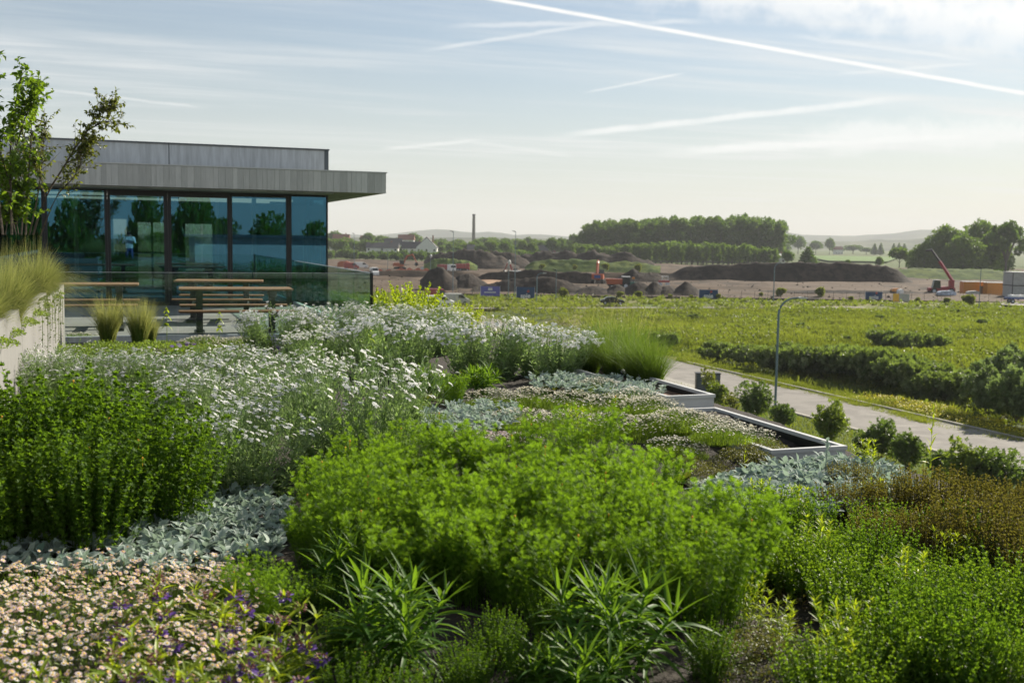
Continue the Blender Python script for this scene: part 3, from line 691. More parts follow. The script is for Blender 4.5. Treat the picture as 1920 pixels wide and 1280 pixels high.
def campion(seed, nst=64, H=.66, flowers='objects', nflow=75, R=.45):
    rg = np.random.default_rng(seed); t = proto('rose_campion', 'plant', 'white rose campions'); b = MB()
    nb = 34; bc = disc(nb, R*.72, rg); bi = rg.integers(0, nb, nst); base = bc[bi] + np.c_[rg.normal(0, .025, (nst, 2)), np.zeros(nst)]; out = base/R
    h = H*(1-.55*np.linalg.norm(out, axis=1)**2)*rg.uniform(.86, 1.06, nb)[bi]*rg.uniform(.78, 1.0, nst)
    az0 = np.arctan2(base[:, 1], base[:, 0]) + rg.normal(0, .35, nst); sp = np.linalg.norm(out, axis=1)*.66 + rg.uniform(0, .08, nst)
    tt = np.linspace(0, 1, 4)[None, :, None]; hd = np.stack([np.cos(az0), np.sin(az0), 0*az0], -1)
    main = .70; P = base[:, None] + hd[:, None]*(sp*h*main)[:, None, None]*tt**1.3 + np.array([0, 0, 1.])*tt*(h*main)[:, None, None]
    stems(b, P, .0032, .0022, 3, .55)
    ends = []
    def fork(p0, d0, length, depth):
        n = len(p0); 
        for s in (-1, 1):
            az = rg.uniform(0, 6.28, n); side = np.stack([np.cos(az), np.sin(az), .15+0*az], -1); d = norm(d0 + side*(.42 if depth == 0 else .5) + np.array([0, 0, .15]))
            L = length*rg.uniform(.7, 1.15, n); e = p0 + d*L[:, None]; Q = np.stack([p0, (p0+e)/2 + rg.normal(0, .004, (n, 3)), e], 1)
            stems(b, Q, .0019, .0012, 3, .6)
            for q in ((.4,) if depth == 0 else ()):
                pp = p0 + d*(L*q)[:, None]
                for sg in (0, math.pi):
                    la = rg.uniform(0, 6.28, n) + sg; scatter(b, LANCE2, pp, frames(azdir(la, np.full(n, .75)), rg.normal(0, .5, n)), rg.uniform(.022, .04, n), rg.normal(.6, .2, n))
            keep = rg.uniform(0, 1, n) < (.85 if depth == 0 else 1)
            if depth == 0: fork(e[keep], d[keep], length*.62, 1)
            else: ends.append((e, d))
    d_end = norm(P[:, -1]-P[:, -2]); fork(P[:, -1], d_end, .105*H/.66, 0)
    # stem leaves
    k = 8; ts = np.linspace(.05, .97, k)[None] + rg.uniform(-.04, .04, (nst, k)); pos, d = along(P, ts)
    for sg in (0, math.pi):
        az = (np.arange(k)*1.57)[None] + rg.uniform(0, 6.28, (nst, 1)) + sg; el = np.broadcast_to(np.linspace(.45, .95, k)[None], (nst, k)) + rg.normal(0, .15, (nst, k)); ld = azdir(az, el).reshape(-1, 3)
        sz = (np.linspace(.095, .05, k)[None]*rg.uniform(.8, 1.2, (nst, k))).ravel(); scatter(b, LANCE, pos.reshape(-1, 3), frames(ld, rg.normal(0, .4, len(ld))), sz, rg.normal(.45, .22, len(ld)))
    e = np.concatenate([q[0] for q in ends]); ed = np.concatenate([q[1] for q in ends]); n = len(e)
    isf = np.zeros(n, bool); isf[rg.choice(n, min(nflow, n), False)] = True
    bud = MB(); bud.tube([(0, -.1, 0), (0, .35, 0), (0, 1, 0)], [.12, .26, .05], 4); BT = (np.concatenate(bud.v[:1]), np.array([(a, b_, c) for a, b_, c, d_ in bud.f[0]] + [(a, c, d_) for a, b_, c, d_ in bud.f[0]]))
    scatter(b, BT, e[~isf], frames(ed[~isf]), rg.uniform(.014, .02, (~isf).sum()), rg.normal(.75, .15, (~isf).sum()))
    b.build('foliage', M['campion'], t, kind='stuff')
    fp, fdv = e[isf], norm(ed[isf]*.7 + np.array([.25, -.35, .75]) + rg.normal(0, .25, (isf.sum(), 3)))
    if flowers == 'objects':
        for p, d in zip(fp, fdv):
            q = Vector(d).to_track_quat('Z', 'Y').to_euler(); mob('flower', CAMP_FLOWER, t, p, q, random.uniform(.85, 1.2))
    else:
        fm = MB(); fr_ = frames(fdv); fr_ = np.stack([fr_[..., 0], fr_[..., 2], fr_[..., 1]], -1)
        scatter(fm, TRIO, fp, fr_, rg.uniform(.0115, .016, len(fp)), .6); fm.build('flower', M['petal'], t, kind='stuff')
    return t
front = [campion(s, 200, .78, 'objects', 300) for s in (21, 22)]
fl = [(40, 775, .88, 'white campion dome against the pale planter wall, above the dark bush'), (140, 790, .92, 'white campion dome second from the planter wall, behind the dark bush'), (245, 800, .94, 'white campion dome behind the top of the dark green bush'), (345, 795, .94, 'white campion dome at the back, behind the right end of the dark bush'), (440, 790, .95, 'white campion dome in the back row of the front drift, below the picnic table'), (540, 792, .94, 'white campion dome in the back row of the front drift, toward its right end'),
      (370, 855, .90, 'white campion dome leaning out beside the dark bush'), (440, 860, .95, 'white campion dome in the middle of the front drift'), (445, 925, .84, 'white campion dome at the front, its stems bare above the silver leaves'), (668, 880, 1.18, 'biggest white campion dome, at the right end of the front drift beside a dark hollow')]
for i, (px, py, s, lab) in enumerate(fl): put(front[i % 2], px, py, lab, s)
back = [campion(s, 210, .70, 'joined', 460) for s in (31, 32)]
bl = [(530, 668, 1.10, 'white campion dome at the left end of the far drift, beside the picnic table'), (625, 664, 1.16, 'white campion dome in the far drift in front of the glass corner of the pavilion'), (715, 662, 1.16, 'white campion dome in the far drift below the balustrade corner post'), (800, 662, 1.12, 'white campion dome in the far drift in front of the yellow green shrub'),
      (600, 695, .86, 'small white campion dome at the front left of the far drift'), (730, 706, 1.20, 'big white campion dome at the front of the far drift, splaying to the right'), (905, 708, 1.16, 'white campion dome with deep shade below it, left of the last two'), (1034, 708, 1.04, 'white campion dome at the right end of the far drift, beside the green grasses')]
for i, (px, py, s, lab) in enumerate(bl): put(back[i % 2], px, py, lab, s)

# ---- lamb's ear patches: single felted leaves
LAMB = []
for cv, wd in ((.05, .25), (.22, .28), (.42, .25)):
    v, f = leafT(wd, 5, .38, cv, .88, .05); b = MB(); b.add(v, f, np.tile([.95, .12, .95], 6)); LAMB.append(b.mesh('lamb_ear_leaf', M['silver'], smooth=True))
LAMBT = leafT(.26, 3, .36, .2, .88, .05)
def inpoly(p, poly):
    x, y = p; c = False; j = len(poly)-1
    for i in range(len(poly)):
        if (poly[i][1] > y) != (poly[j][1] > y) and x < (poly[j][0]-poly[i][0])*(y-poly[i][1])/(poly[j][1]-poly[i][1]) + poly[i][0]: c = not c
        j = i
    return c
def samp(poly, n, rg, mind=0.0):
    """random ground points inside a polygon given in picture pixels"""
    W = [PZ(px, py, 0)[:2] for px, py in poly]; W = [tuple(w) for w in W]; xs = [w[0] for w in W]; ys = [w[1] for w in W]; out = []; k = 0
    while len(out) < n and k < n*60:
        k += 1; p = (rg.uniform(min(xs), max(xs)), rg.uniform(min(ys), max(ys)))
        if inpoly(p, W) and (mind == 0 or all((p[0]-q[0])**2+(p[1]-q[1])**2 > mind*mind for q in out)): out.append(p)
    return np.array(out)
def lambs(lab, poly, nros, maxobj, size, seed, per=8, mind=.03, lift=.0):
    rg = np.random.default_rng(seed); pts = samp(poly, nros, rg, mind); pts = pts[np.argsort(pts[:, 1])]; o_ = pts.mean(0)
    t = thing('lambs_ear_patch', lab, 'ground cover plant', (o_[0], o_[1], float(soil(*o_)))); rest = MB(); cnt = 0
    for (x, y) in pts:
        zb = float(soil(x, y)) - float(soil(*o_)) + lift + .015*rg.random()
        for k in range(per):
            az = k*2.4 + rg.uniform(0, 1); el = .45 + .85*(k/per) + rg.normal(0, .18); sz = size*rg.uniform(.7, 1.15)*(1-.25*k/per); d = azdir(np.array([az]), np.array([el])); fr_ = frames(d, rg.normal(0, .35, 1))
            p = np.array([x-o_[0], y-o_[1], zb + .02 + .05*rg.random()])
            if cnt < maxobj:
                m4 = Matrix(fr_[0].tolist()); mob('leaf', LAMB[int(rg.integers(3))], t, p, m4.to_euler(), sz); cnt += 1
            else: scatter(rest, LAMBT, p[None], fr_, np.array([sz]), rg.normal(.5, .2, 1))
    if rest.n: rest.build('leaves', M['silver'], t, smooth=True, kind='stuff')
    return t
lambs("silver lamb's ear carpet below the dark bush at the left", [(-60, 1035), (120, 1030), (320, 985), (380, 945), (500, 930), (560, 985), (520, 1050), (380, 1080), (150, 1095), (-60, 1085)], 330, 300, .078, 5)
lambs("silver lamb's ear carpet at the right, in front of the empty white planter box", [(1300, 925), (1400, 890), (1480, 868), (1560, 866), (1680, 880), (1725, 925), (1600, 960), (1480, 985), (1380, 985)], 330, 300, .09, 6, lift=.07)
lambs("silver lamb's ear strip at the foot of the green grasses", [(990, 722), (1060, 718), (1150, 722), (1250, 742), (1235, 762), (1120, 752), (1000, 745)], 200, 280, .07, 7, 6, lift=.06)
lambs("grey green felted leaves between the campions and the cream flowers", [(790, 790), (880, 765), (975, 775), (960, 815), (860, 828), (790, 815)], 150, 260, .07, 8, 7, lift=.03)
# upright silver flower spike standing in the right carpet
t = thing('silver_spike', "upright silver lamb's ear shoot in front of the white planter box", 'plant', PZ(1548, 895, -.04)); b = MB(); b.tube([(0, 0, 0), (.0, 0, .13), (.005, 0, .27)], [.006, .005, .004], 6, 0, .6); b.build('stem', M['silver'], t)
for k in range(10):
    d = azdir(np.array([k*1.57+(k//2)*.7]), np.array([.6 if k < 6 else 1.0])); mob('leaf', LAMB[k % 3], t, (0, 0, .05+.022*k), Matrix(frames(d)[0].tolist()).to_euler(), .085-.004*k)

# ---- spiky wood spurges in the foreground
SPURGE = []
for cv in (.12, .4, .75):
    v, f = leafT(.046, 6, .5, cv, .62, .02); b = MB(); b.add(v, f, np.repeat(np.linspace(.7, .35, 7), 3)); SPURGE.append(b.mesh('spurge_leaf', M['spurge'], smooth=True))
def spurge(seed, nstem=9, H=.40, R=.24, per=33, L=.20):
    rg = np.random.default_rng(seed); t = proto('wood_spurge', 'plant', 'spiky wood spurges'); b = MB()
    for s in range(nstem):
        a = s*2.4 + rg.uniform(0, .8); rr = R*math.sqrt((s+.3)/nstem); tip = np.array([rr*math.cos(a), rr*math.sin(a), H*rg.uniform(.7, 1.0)*(1-.25*rr/R)]); base = tip*np.array([.3, .3, 0])
        b.tube([base, base*.6+tip*.4+np.array([0, 0, .03]), tip], [.007, .006, .004], 5, 0, .8)
        for k in range(per):
            q = .30 + .70*k/per; p = base*(1-q)+tip*q; az = k*2.4 + a; el = .05 + 1.15*((q-.3)/.7)**1.6 + rg.normal(0, .12); d = azdir(np.array([az]), np.array([el]))
            mob('leaf', SPURGE[0 if q > .85 else int(rg.integers(3))], t, p, Matrix(frames(d, rg.normal(0, .25, 1))[0].tolist()).to_euler(), L*rg.uniform(.75, 1.1)*(.62 if q > .9 else 1))
    b.build('stem', M['spurge'], t); return t
sp = [spurge(41), spurge(42, 9, .37, .23)]
put(sp[0], 735, 1252, 'spiky spurge with narrow shining leaves, left of the two in the foreground', 1.0); put(sp[1], 1150, 1262, 'spiky spurge with narrow arching leaves, right of the two in the foreground', 1.08)
put(sp[1], 650, 1120, 'shaded spiky spurge under the left end of the central bush', .82); put(sp[0], 1085, 1330, 'spiky spurge rising from the bottom edge below the right one', .72)
put(sp[0], 800, 745, 'small spiky spurge at the foot of the far campions, next to the low ferny clump', .85); put(sp[1], 905, 738, 'small spiky spurge at the foot of the dark campion mounds', .85)
for i, (px, py, s, lab) in enumerate([(845, 758, .52, 'low ferny clump between the two small spurges by the cream flowers')]): put(bright[1], px, py, lab, s)
# ---- feather grasses and green fountain grasses
def grass_clump(name, cat, group, seed, n, H, R, lean, w, m, t0=0., t1=1., droop=.35, lr=.5, wind=0.0):
    rg = np.random.default_rng(seed); t = proto(name, cat, group); b = MB(); base = disc(n, R, rg)
    az = np.arctan2(base[:, 1], base[:, 0]) + rg.normal(0, .6, n); az = np.arctan2(np.sin(az), np.cos(az)+wind); ln = np.clip(rg.normal(lean, lean*lr, n), .02, 1.6)
    blades(b, base, az, H*rg.uniform(.55, 1.05, n), ln, w, 5, droop, 0, t0, t1, .14, rg)
    b.build('blades', m, t, kind='stuff'); return t
gs = 'feather grass tufts'
st = [grass_clump('feather_grass', 'grass', gs, s, 2400, .84, .11, .46, .0018, M['stipa'], -.9, .72, .75, wind=.35) for s in (51, 52)]
su = [grass_clump('feather_grass', 'grass', gs, s, 1000, .50, .06, .22, .0018, M['stipa'], -.75, .75, .2) for s in (53,)]
put(su[0], 203, 655, 'left of the two upright feather grass tufts before the picnic tables', 1.5, z=0.0); put(su[0], 262, 656, 'right of the two upright feather grass tufts before the picnic tables', 1.48, z=0.0); put(su[0], 283, 652, 'smallest feather grass tuft, hugging the right one before the picnic tables', .95, z=0.0)
for i, (x, y, s, lab) in enumerate([(-.98, 9.9, .95, 'compact green gold feather grass mop on the raised planter, left of two'), (-1.0, 13.0, 1.0, 'compact green gold feather grass mop on the raised planter, right of two, drooping over the wall'), (-1.25, 11.6, .9, 'feather grass mop at the back of the raised planter under the trees'), (-1.05, 8.8, .8, 'feather grass mop on the raised planter cut by the left picture edge'), (-.98, 14.2, .8, 'small feather grass mop at the far end of the raised planter')]):
    q = st[i % 2]
    if not q.get('used'): q['used'] = 1; q.location = (x, y, .74); q['label'] = lab; q.scale = (s,)*3
    else: dup(q, (x, y, .74), random.uniform(-.5, .2), lab, s)
gg = 'green fountain grasses at the roof edge'
fg = [grass_clump('fountain_grass', 'grass', gg, s, 900, .80, .11, .42, .0022, M['grass'], -.25, .55, .3) for s in (61, 62)]
for i, (px, py, s, lab) in enumerate([(1105, 708, .86, 'fountain grass at the left, touching the far white campions'), (1150, 712, .92, 'fountain grass second from the left at the roof edge'), (1195, 722, .95, 'tall fountain grass in the middle of the roof edge row'), (1222, 728, .9, 'fountain grass at the right end, arching over the mulch filled planter'), (1130, 690, 1.0, 'fountain grass with straw tips at the back of the row'), (1180, 695, .98, 'fountain grass behind the mulch planter with the road beyond it')]):
    put(fg[i % 2], px, py, lab, s)
wg = [grass_clump('wispy_grass', 'grass', 'wispy straw coloured grasses', 63, 120, 1.0, .3, .28, .0016, M['stipa'], .3, 1.1, .25)]
for i, (px, py, s, lab) in enumerate([(1110, 676, 1.0, 'wispy straw coloured grass standing above the green fountain grasses'), (1170, 672, 1.05, 'wispy straw coloured grass at the right above the fountain grasses'), (880, 650, .95, 'wispy straw coloured grass behind the far campions, below the blue banner'), (820, 648, .9, 'wispy straw coloured grass behind the yellow green shrub')]): put(wg[0], px, py, lab, s)

for i, (x, y, s, lab) in enumerate([(4.1, 17.4, .8, 'wispy straw coloured grass outside the rail by the corner post'), (4.6, 18.2, .85, 'wispy straw coloured grass right of the corner post'), (4.2, 19.6, .8, 'wispy straw coloured grass outside the rail, second from the post'), (4.5, 21.2, .8, 'wispy straw coloured grass outside the rail, third from the post'), (4.9, 16.6, .8, 'wispy straw coloured grass behind the yellow green shrub, by the roof edge'), (4.2, 23.0, .8, 'wispy straw coloured grass at the foot of the pavilion corner')]): dup(fg[i % 2], (x, y, -.04), i*1.3, lab.replace('wispy straw coloured', 'tall green').replace('grass', 'fountain grass', 1), s*.95); dup(wg[0], (x+.2, y+.3, -.04), i*2.1, lab, s)

# ---- low mats and flowers
def mat_plant(name, cat, group, seed, R, H, n, T, sz, lm, tone=(.5, .25), flowers=None, fl_n=0, fl_h=.05, fsz=.01, fm=None, stem_m=None, dome=True, grassy=False):
    rg = np.random.default_rng(seed); t = proto(name, cat, group); b = MB(); p = disc(n, R, rg); r = np.linalg.norm(p, axis=1)/R; top = H*(1-.75*r**2.2 if dome else 1+0*r)*(1+.18*np.sin(p[:, 0]*40/R*.1+p[:, 1]*37))
    if grassy:
        blades(b, p, rg.uniform(0, 6.28, n), top*rg.uniform(.7, 1.1, n), rg.uniform(.1, .6, n), .0016, 3, .3, 0, .1, .9, .15, rg)
    else:
        p[:, 2] = top*(1-.55*rg.uniform(0, 1, n)**2); d = azdir(rg.uniform(0, 6.28, n), rg.normal(.6, .45, n)); scatter(b, T, p, frames(d, rg.normal(0, .6, n)), sz*rg.uniform(.7, 1.2, n), rg.normal(tone[0], tone[1], n))
    b.build('foliage', lm, t, kind='stuff')
    if fl_n:
        q = disc(fl_n, R*.95, rg); rr = np.linalg.norm(q, axis=1)/R; z0 = H*(1-.75*rr**2.2 if dome else 1+0*rr); fh = fl_h*rg.uniform(.6, 1.25, fl_n); q2 = q.copy(); q2[:, 2] = z0+fh; q[:, 2] = z0*.4
        q2[:, :2] += rg.normal(0, .012, (fl_n, 2)); fb = MB(); stems(fb, np.stack([q, (q+q2)/2 + rg.normal(0, .004, (fl_n, 3)), q2], 1), .0011, .0009, 3, .4, 1)
        fd_ = norm(np.stack([rg.normal(.12, .4, fl_n), rg.normal(-.12, .4, fl_n), np.ones(fl_n)], -1)); fr_ = frames(fd_); fr_ = np.stack([fr_[..., 0], fr_[..., 2], fr_[..., 1]], -1)
        scatter(fb, flowers, q2, fr_, fsz*rg.uniform(.75, 1.2, fl_n), rg.normal(.5, .3, fl_n), 0); fb.build('flowers', [fm, stem_m or lm], t, kind='stuff')
    return t
ROUND = leaf4(.34, .25)
DAISY = joinT([xf((np.array([(-.16, .2, 0), (.16, .2, 0), (.17, .95, .03), (-.17, .95, .03)]), np.array([(0, 1, 2), (0, 2, 3)])), rotz(k*2*math.pi/9), 1.0) for k in range(9)])
POM = joinT([xf((np.array([(-.35, 0, 0), (.35, 0, 0), (.2, .95, .25), (-.2, .95, .25)]), np.array([(0, 1, 2), (0, 2, 3)])), rotz(k*2*math.pi/6), 1.0) for k in range(6)] + [(np.array([(-.5, -.3, .3), (.5, -.3, .3), (0, .6, .35)]), np.array([(0, 1, 2)]))])
lowm = [mat_plant('low_green_mat', 'ground cover plant', 'low green mats before the terrace', s, .55, .17, 2600, ROUND, .03, M['mat_green']) for s in (71,)]
for px, py, s, lab in [(120, 672, .9, 'low bright green mat against the end of the planter wall'), (200, 668, 1.0, 'low bright green mat at the feet of the two feather grass tufts'), (290, 665, .95, 'low bright green mat right of the feather grass tufts'), (380, 668, .8, 'low bright green mat below the picnic table'), (590, 662, .55, 'low bright green mat in the gap between the two campion drifts')]: put(lowm[0], px, py, lab, s, z=-.02)
pd = mat_plant('pale_daisy_mat', 'ground cover plant', 'pale daisy mats', 72, .5, .15, 1500, ROUND, .024, M['thrift'], (.5, .3), POM, 420, .05, .011, M['thrift_flower'], M['thrift'])
for px, py, s, lab in [(385, 650, .85, 'pale flowering mat at the edge of the terrace under the picnic bench'), (445, 652, .8, 'pale flowering mat beside the left end of the far campions'), (150, 640, .7, 'pale flowering mat by the foot of the glass rail at the left')]: put(pd, px, py, lab, s)
th = [mat_plant('cream_flower_clump', 'ground cover plant', 'cream flowered cushions', s, .34, .12, 2600, None, 0, M['thrift'], (.5, .3), POM, 270, .06, .0105, M['thrift_flower'], M['thrift'], grassy=True) for s in (81, 82)]
tl = [(925, 762, .95, 'cream flowered cushion at the left end of the cream drift'), (1000, 760, 1.0, 'cream flowered cushion second along the back of the cream drift'), (1075, 768, 1.0, 'cream flowered cushion in the middle of the back of the cream drift'), (1150, 775, 1.0, 'cream flowered cushion at the back of the drift below the silver strip'), (1220, 778, 1.0, 'cream flowered cushion just left of the mulch planter'),
      (980, 800, .9, 'cream flowered cushion at the left front, above the central bush'), (1060, 805, .9, 'cream flowered cushion behind the tallest ferny clump'), (1140, 815, .95, 'cream flowered cushion in the middle of the cream drift front'), (1220, 825, 1.0, 'cream flowered cushion at the front right of the cream drift'), (1290, 815, 1.05, 'cream flowered cushion against the front of the mulch planter'),
      (1345, 830, 1.0, 'cream flowered cushion leaning into the empty white planter'), (1395, 838, .85, 'cream flowered cushion at the right tip of the drift, inside the empty planter edge'), (1265, 855, .8, 'cream flowered cushion above the dark thyme mounds')]
for i, (px, py, s, lab) in enumerate(tl): put(th[i % 2], px, py, lab, s)
for i, (x, y, s, lab) in enumerate([(4.30, 7.25, .75, 'cream flowered cushion against the near left side of the empty planter'), (4.28, 7.85, .85, 'cream flowered cushion along the left side of the empty planter'), (4.30, 8.5, .85, 'cream flowered cushion at the far left corner of the empty planter'), (4.48, 9.15, .8, 'cream flowered cushion at the left front corner of the mulch planter'), (4.45, 9.9, .8, 'cream flowered cushion along the left side of the mulch planter')]): dup(th[i % 2], (x, y, .03), i*1.7, lab, s)
pk = mat_plant('blush_daisy_mat', 'ground cover plant', 'blush daisy mats', 83, .30, .07, 700, ROUND, .018, M['thyme'], (.6, .3), DAISY, 420, .05, .011, M['pink_petal'], M['thyme'])
for px, py, s, lab in [(880, 830, .9, 'blush daisy mat behind the central bush, under the grey green leaves'), (960, 838, .9, 'blush daisy mat behind the central bush, beside the cream flowers')]: put(pk, px, py, lab, s)
ty = [mat_plant('thyme_mound', 'ground cover plant', 'dark thyme mounds', s, .24, .15, 3000, ROUND, .013, M['thyme']) for s in (84,)]
for px, py, s, lab in [(1330, 905, .9, 'dark thyme mound beside the leathery leaves'), (1395, 878, 1.1, 'dark thyme mound below the cream flowers'), (1440, 862, 1.0, 'dark thyme mound spreading beside the empty white planter'), (1290, 880, .7, 'small dark thyme mound behind the central bush'), (1370, 915, .8, "dark thyme mound touching the silver lamb's ear carpet"), (1425, 1262, .95, 'dark green thyme mound at the bottom edge of the picture')]: put(ty[0], px, py, lab, s)

# pink and white daisies, bottom left: the nearest flowers single, the rest together
DA = [flower_mesh('daisy_flower', DAISY, M['pink_petal'], .0106, .40, M['yellow_disc'], False)]
v, f = DAISY; bb_ = MB(); bb_.add(v*.0102, f, 1.0, 0); bb_.tube([(0, 0, 0), (0, 0, .0014), (0, 0, .002)], [.0042, .004, .0005], 6, 1); DA.append(bb_.mesh('daisy_flower', [M['pink_petal'], M['yellow_disc']]))
bb_ = MB(); bb_.add(v*.0096, f, .0, 0); bb_.tube([(0, 0, 0), (0, 0, .0014), (0, 0, .002)], [.0042, .004, .0005], 6, 1); DA.append(bb_.mesh('daisy_flower', [M['pink_petal'], M['yellow_disc']]))
rg = np.random.default_rng(90); poly = [(-80, 1130), (90, 1112), (260, 1118), (430, 1105), (500, 1180), (460, 1300), (520, 1480), (-80, 1480)]
pts = samp(poly, 2700, rg); oD = pts.mean(0); t = thing('daisy_drift', 'drift of small pink and white daisies filling the bottom left corner', 'daisies', (oD[0], oD[1], 0)); fo = MB(); rest = MB()
lp = samp(poly, 5200, rg); lp = np.c_[lp-oD, rg.uniform(.02, .13, len(lp))]; d = azdir(rg.uniform(0, 6.28, len(lp)), rg.normal(.7, .4, len(lp))); scatter(fo, LANCE2, lp, frames(d, rg.normal(0, .6, len(lp))), rg.uniform(.02, .04, len(lp)), rg.normal(.3, .25, len(lp)))
hh = .155 + .035*fbm(pts[:, 0], pts[:, 1], .5, 12) + rg.normal(0, .024, len(pts)); order = np.argsort(pts[:, 1]); vis = [i for i in order if pts[i, 1] > 3.35]
top = np.c_[pts-oD, hh]; bot = top.copy(); bot[:, 2] = .0; bot[:, :2] += rg.normal(0, .03, (len(bot), 2)); stems(fo, np.stack([bot, (bot+top)/2+rg.normal(0, .008, top.shape), top-np.array([0, 0, .0005])], 1), .0009, .0007, 3, .3)
fo.build('foliage', M['mat_green'], t, kind='stuff'); single = set(vis[:300])
nd = norm(np.stack([rg.normal(.2, .35, len(pts)), rg.normal(-.15, .35, len(pts)), np.ones(len(pts))], -1)); fr_ = frames(nd); fr_ = np.stack([fr_[..., 0], fr_[..., 2], fr_[..., 1]], -1)
for i in single: mob('flower', DA[int(rg.choice([0, 1, 2], p=[.4, .4, .2]))], t, top[i], Vector(nd[i]).to_track_quat('Z', 'Y').to_euler(), float(rg.uniform(.75, 1.15)))
ri = np.array([i for i in range(len(pts)) if i not in single]); scatter(rest, DAISY, top[ri], fr_[ri], .0106*rg.uniform(.75, 1.15, len(ri)), rg.uniform(0, 1, len(ri)), 0)
DC = (np.array([(math.cos(k*1.047)*.42, math.sin(k*1.047)*.42, .1) for k in range(6)] + [(0, 0, .2)]), np.array([(k, (k+1) % 6, 6) for k in range(6)])); scatter(rest, DC, top[ri], fr_[ri], .0105, .5, 1)
rest.build('flowers', [M['pink_petal'], M['yellow_disc']], t, kind='stuff')

# ---- upright leafy plants: oregano, bronze stems, willowherb shoots, purple self heal
def upright(name, cat, group, seed, ns, H, R, nodes, T, sz, lm, tone=(.5, .25), splay=.25, el=.45, pairs=2, up0=.15, taper=.55, stem_tone=.3, top=0, var=.3):
    rg = np.random.default_rng(seed); t = proto(name, cat, group); b = MB(); base = disc(ns, R*.8, rg); out = base/(R+1e-6); h = H*rg.uniform(1-var, 1.0, ns)*(1-.25*np.linalg.norm(out, axis=1)**2)
    tt = np.linspace(0, 1, 4)[None, :, None]; ln = out*splay*h[:, None] + rg.normal(0, .02, (ns, 3)); ln[:, 2] = 0; P = base[:, None] + ln[:, None]*tt**1.4 + np.array([0, 0, 1.])*tt*h[:, None, None]
    stems(b, P, .0022, .0011, 3, stem_tone); ts = np.linspace(up0, .99, nodes)[None] + rg.uniform(-.02, .02, (ns, nodes)); pos, d = along(P, ts)
    for j in range(pairs):
        az = (np.arange(nodes)*(1.57 if pairs == 2 else 2.4))[None] + rg.uniform(0, 6.28, (ns, 1)) + j*2*math.pi/pairs; e = el + .5*ts**2 + rg.normal(0, .18, (ns, nodes)); ld = azdir(az, e).reshape(-1, 3)
        s_ = (sz*(1-taper*ts**1.5)*rg.uniform(.8, 1.2, (ns, nodes))).ravel(); scatter(b, T, pos.reshape(-1, 3), frames(ld, rg.normal(0, .4, len(ld))), s_, rg.normal(tone[0], tone[1], len(ld)))
    if top:
        k = top; az = (np.arange(k)*2*math.pi/k)[None] + rg.uniform(0, 6.28, (ns, 1)); ld = azdir(az, np.full((ns, k), .9) + rg.normal(0, .2, (ns, k))).reshape(-1, 3); scatter(b, T, np.repeat(P[:, -1:], k, 1).reshape(-1, 3), frames(ld), sz*.55*rg.uniform(.7, 1.1, len(ld)), rg.normal(tone[0]+.2, tone[1], len(ld)))
    b.build('foliage', lm, t, kind='stuff'); t['_n'] = ns; return t
OV = leaf4(.30, .3); LN = leafT(.085, 3, .3, .25)
ore = [upright('oregano_clump', 'plant', 'fresh green leafy clumps at the right', s, n_, h_, r_, 11, OV, z_, M[m_], top=5, splay=.45, var=.42) for s, n_, h_, r_, z_, m_ in ((101, 220, .33, .22, .027, 'oreg'), (102, 190, .27, .21, .022, 'oreg'), (103, 180, .38, .22, .032, 'ferny_dark'))]
ol = [(1420, 1010, .95, "green leafy clump at the front of the silver carpet, beside the central bush"), (1490, 1025, .95, 'green leafy clump below the silver carpet with lance shoots in it'), (1560, 1060, .9, 'green leafy clump left of the bronze stems'), (1440, 1085, .9, 'green leafy clump at the right flank of the central bush'), (1520, 1110, .9, 'green leafy clump over bare soil beside the bush'),
      (1640, 1085, .85, 'green leafy clump under the front of the bronze stems'), (1745, 1110, .9, 'green leafy clump amid the bronze stems'), (1850, 1075, .8, 'green leafy clump by the right edge, among the bronze stems'), (1650, 1020, .85, 'green leafy clump pushing up in the left of the bronze drift'), (1800, 1030, .8, 'green leafy clump in the heart of the bronze drift'), (1890, 1050, .85, 'green leafy clump in the bronze drift near the right edge'), (1705, 1020, .7, 'small green leafy clump in the bronze drift'), (1600, 1165, .98, 'green leafy clump at the lower right, above the bare soil'), (1700, 1190, 1.0, 'rounded green leafy clump in the middle of the lower right corner'), (1800, 1180, .95, 'green leafy clump right of the rounded one in the lower right'),
      (1900, 1170, .95, 'green leafy clump at the right picture edge'), (1660, 1275, .98, 'bright green leafy clump near the bottom edge'), (1770, 1290, 1.0, 'green leafy clump at the bottom edge toward the right corner'), (1880, 1280, 1.0, 'green leafy clump in the bottom right corner'), (1560, 1330, .8, 'green leafy clump cut by the bottom edge beside the thyme mound')]
for i, (px, py, s, lab) in enumerate(ol): put(ore[(i*2+i//4) % 3], px, py, lab, s*random.uniform(.82, 1.1))
for px, py, s_, lab in [(770, 785, .62, 'low green leafy clump between the big campion dome and the small spurge'), (820, 812, .55, 'low green leafy clump behind the left end of the central bush'), (735, 800, .6, 'low green leafy clump touching the big campion dome')]: put(ore[0], px, py, lab, s_)
brz = [upright('bronze_stem_clump', 'plant', 'bronze leaved clumps at the right', s, 190, .38, .27, 15, OV, .021, M['brownleaf'], (.5, .3), .18, .5, top=5, taper=.3) for s in (111, 112)]
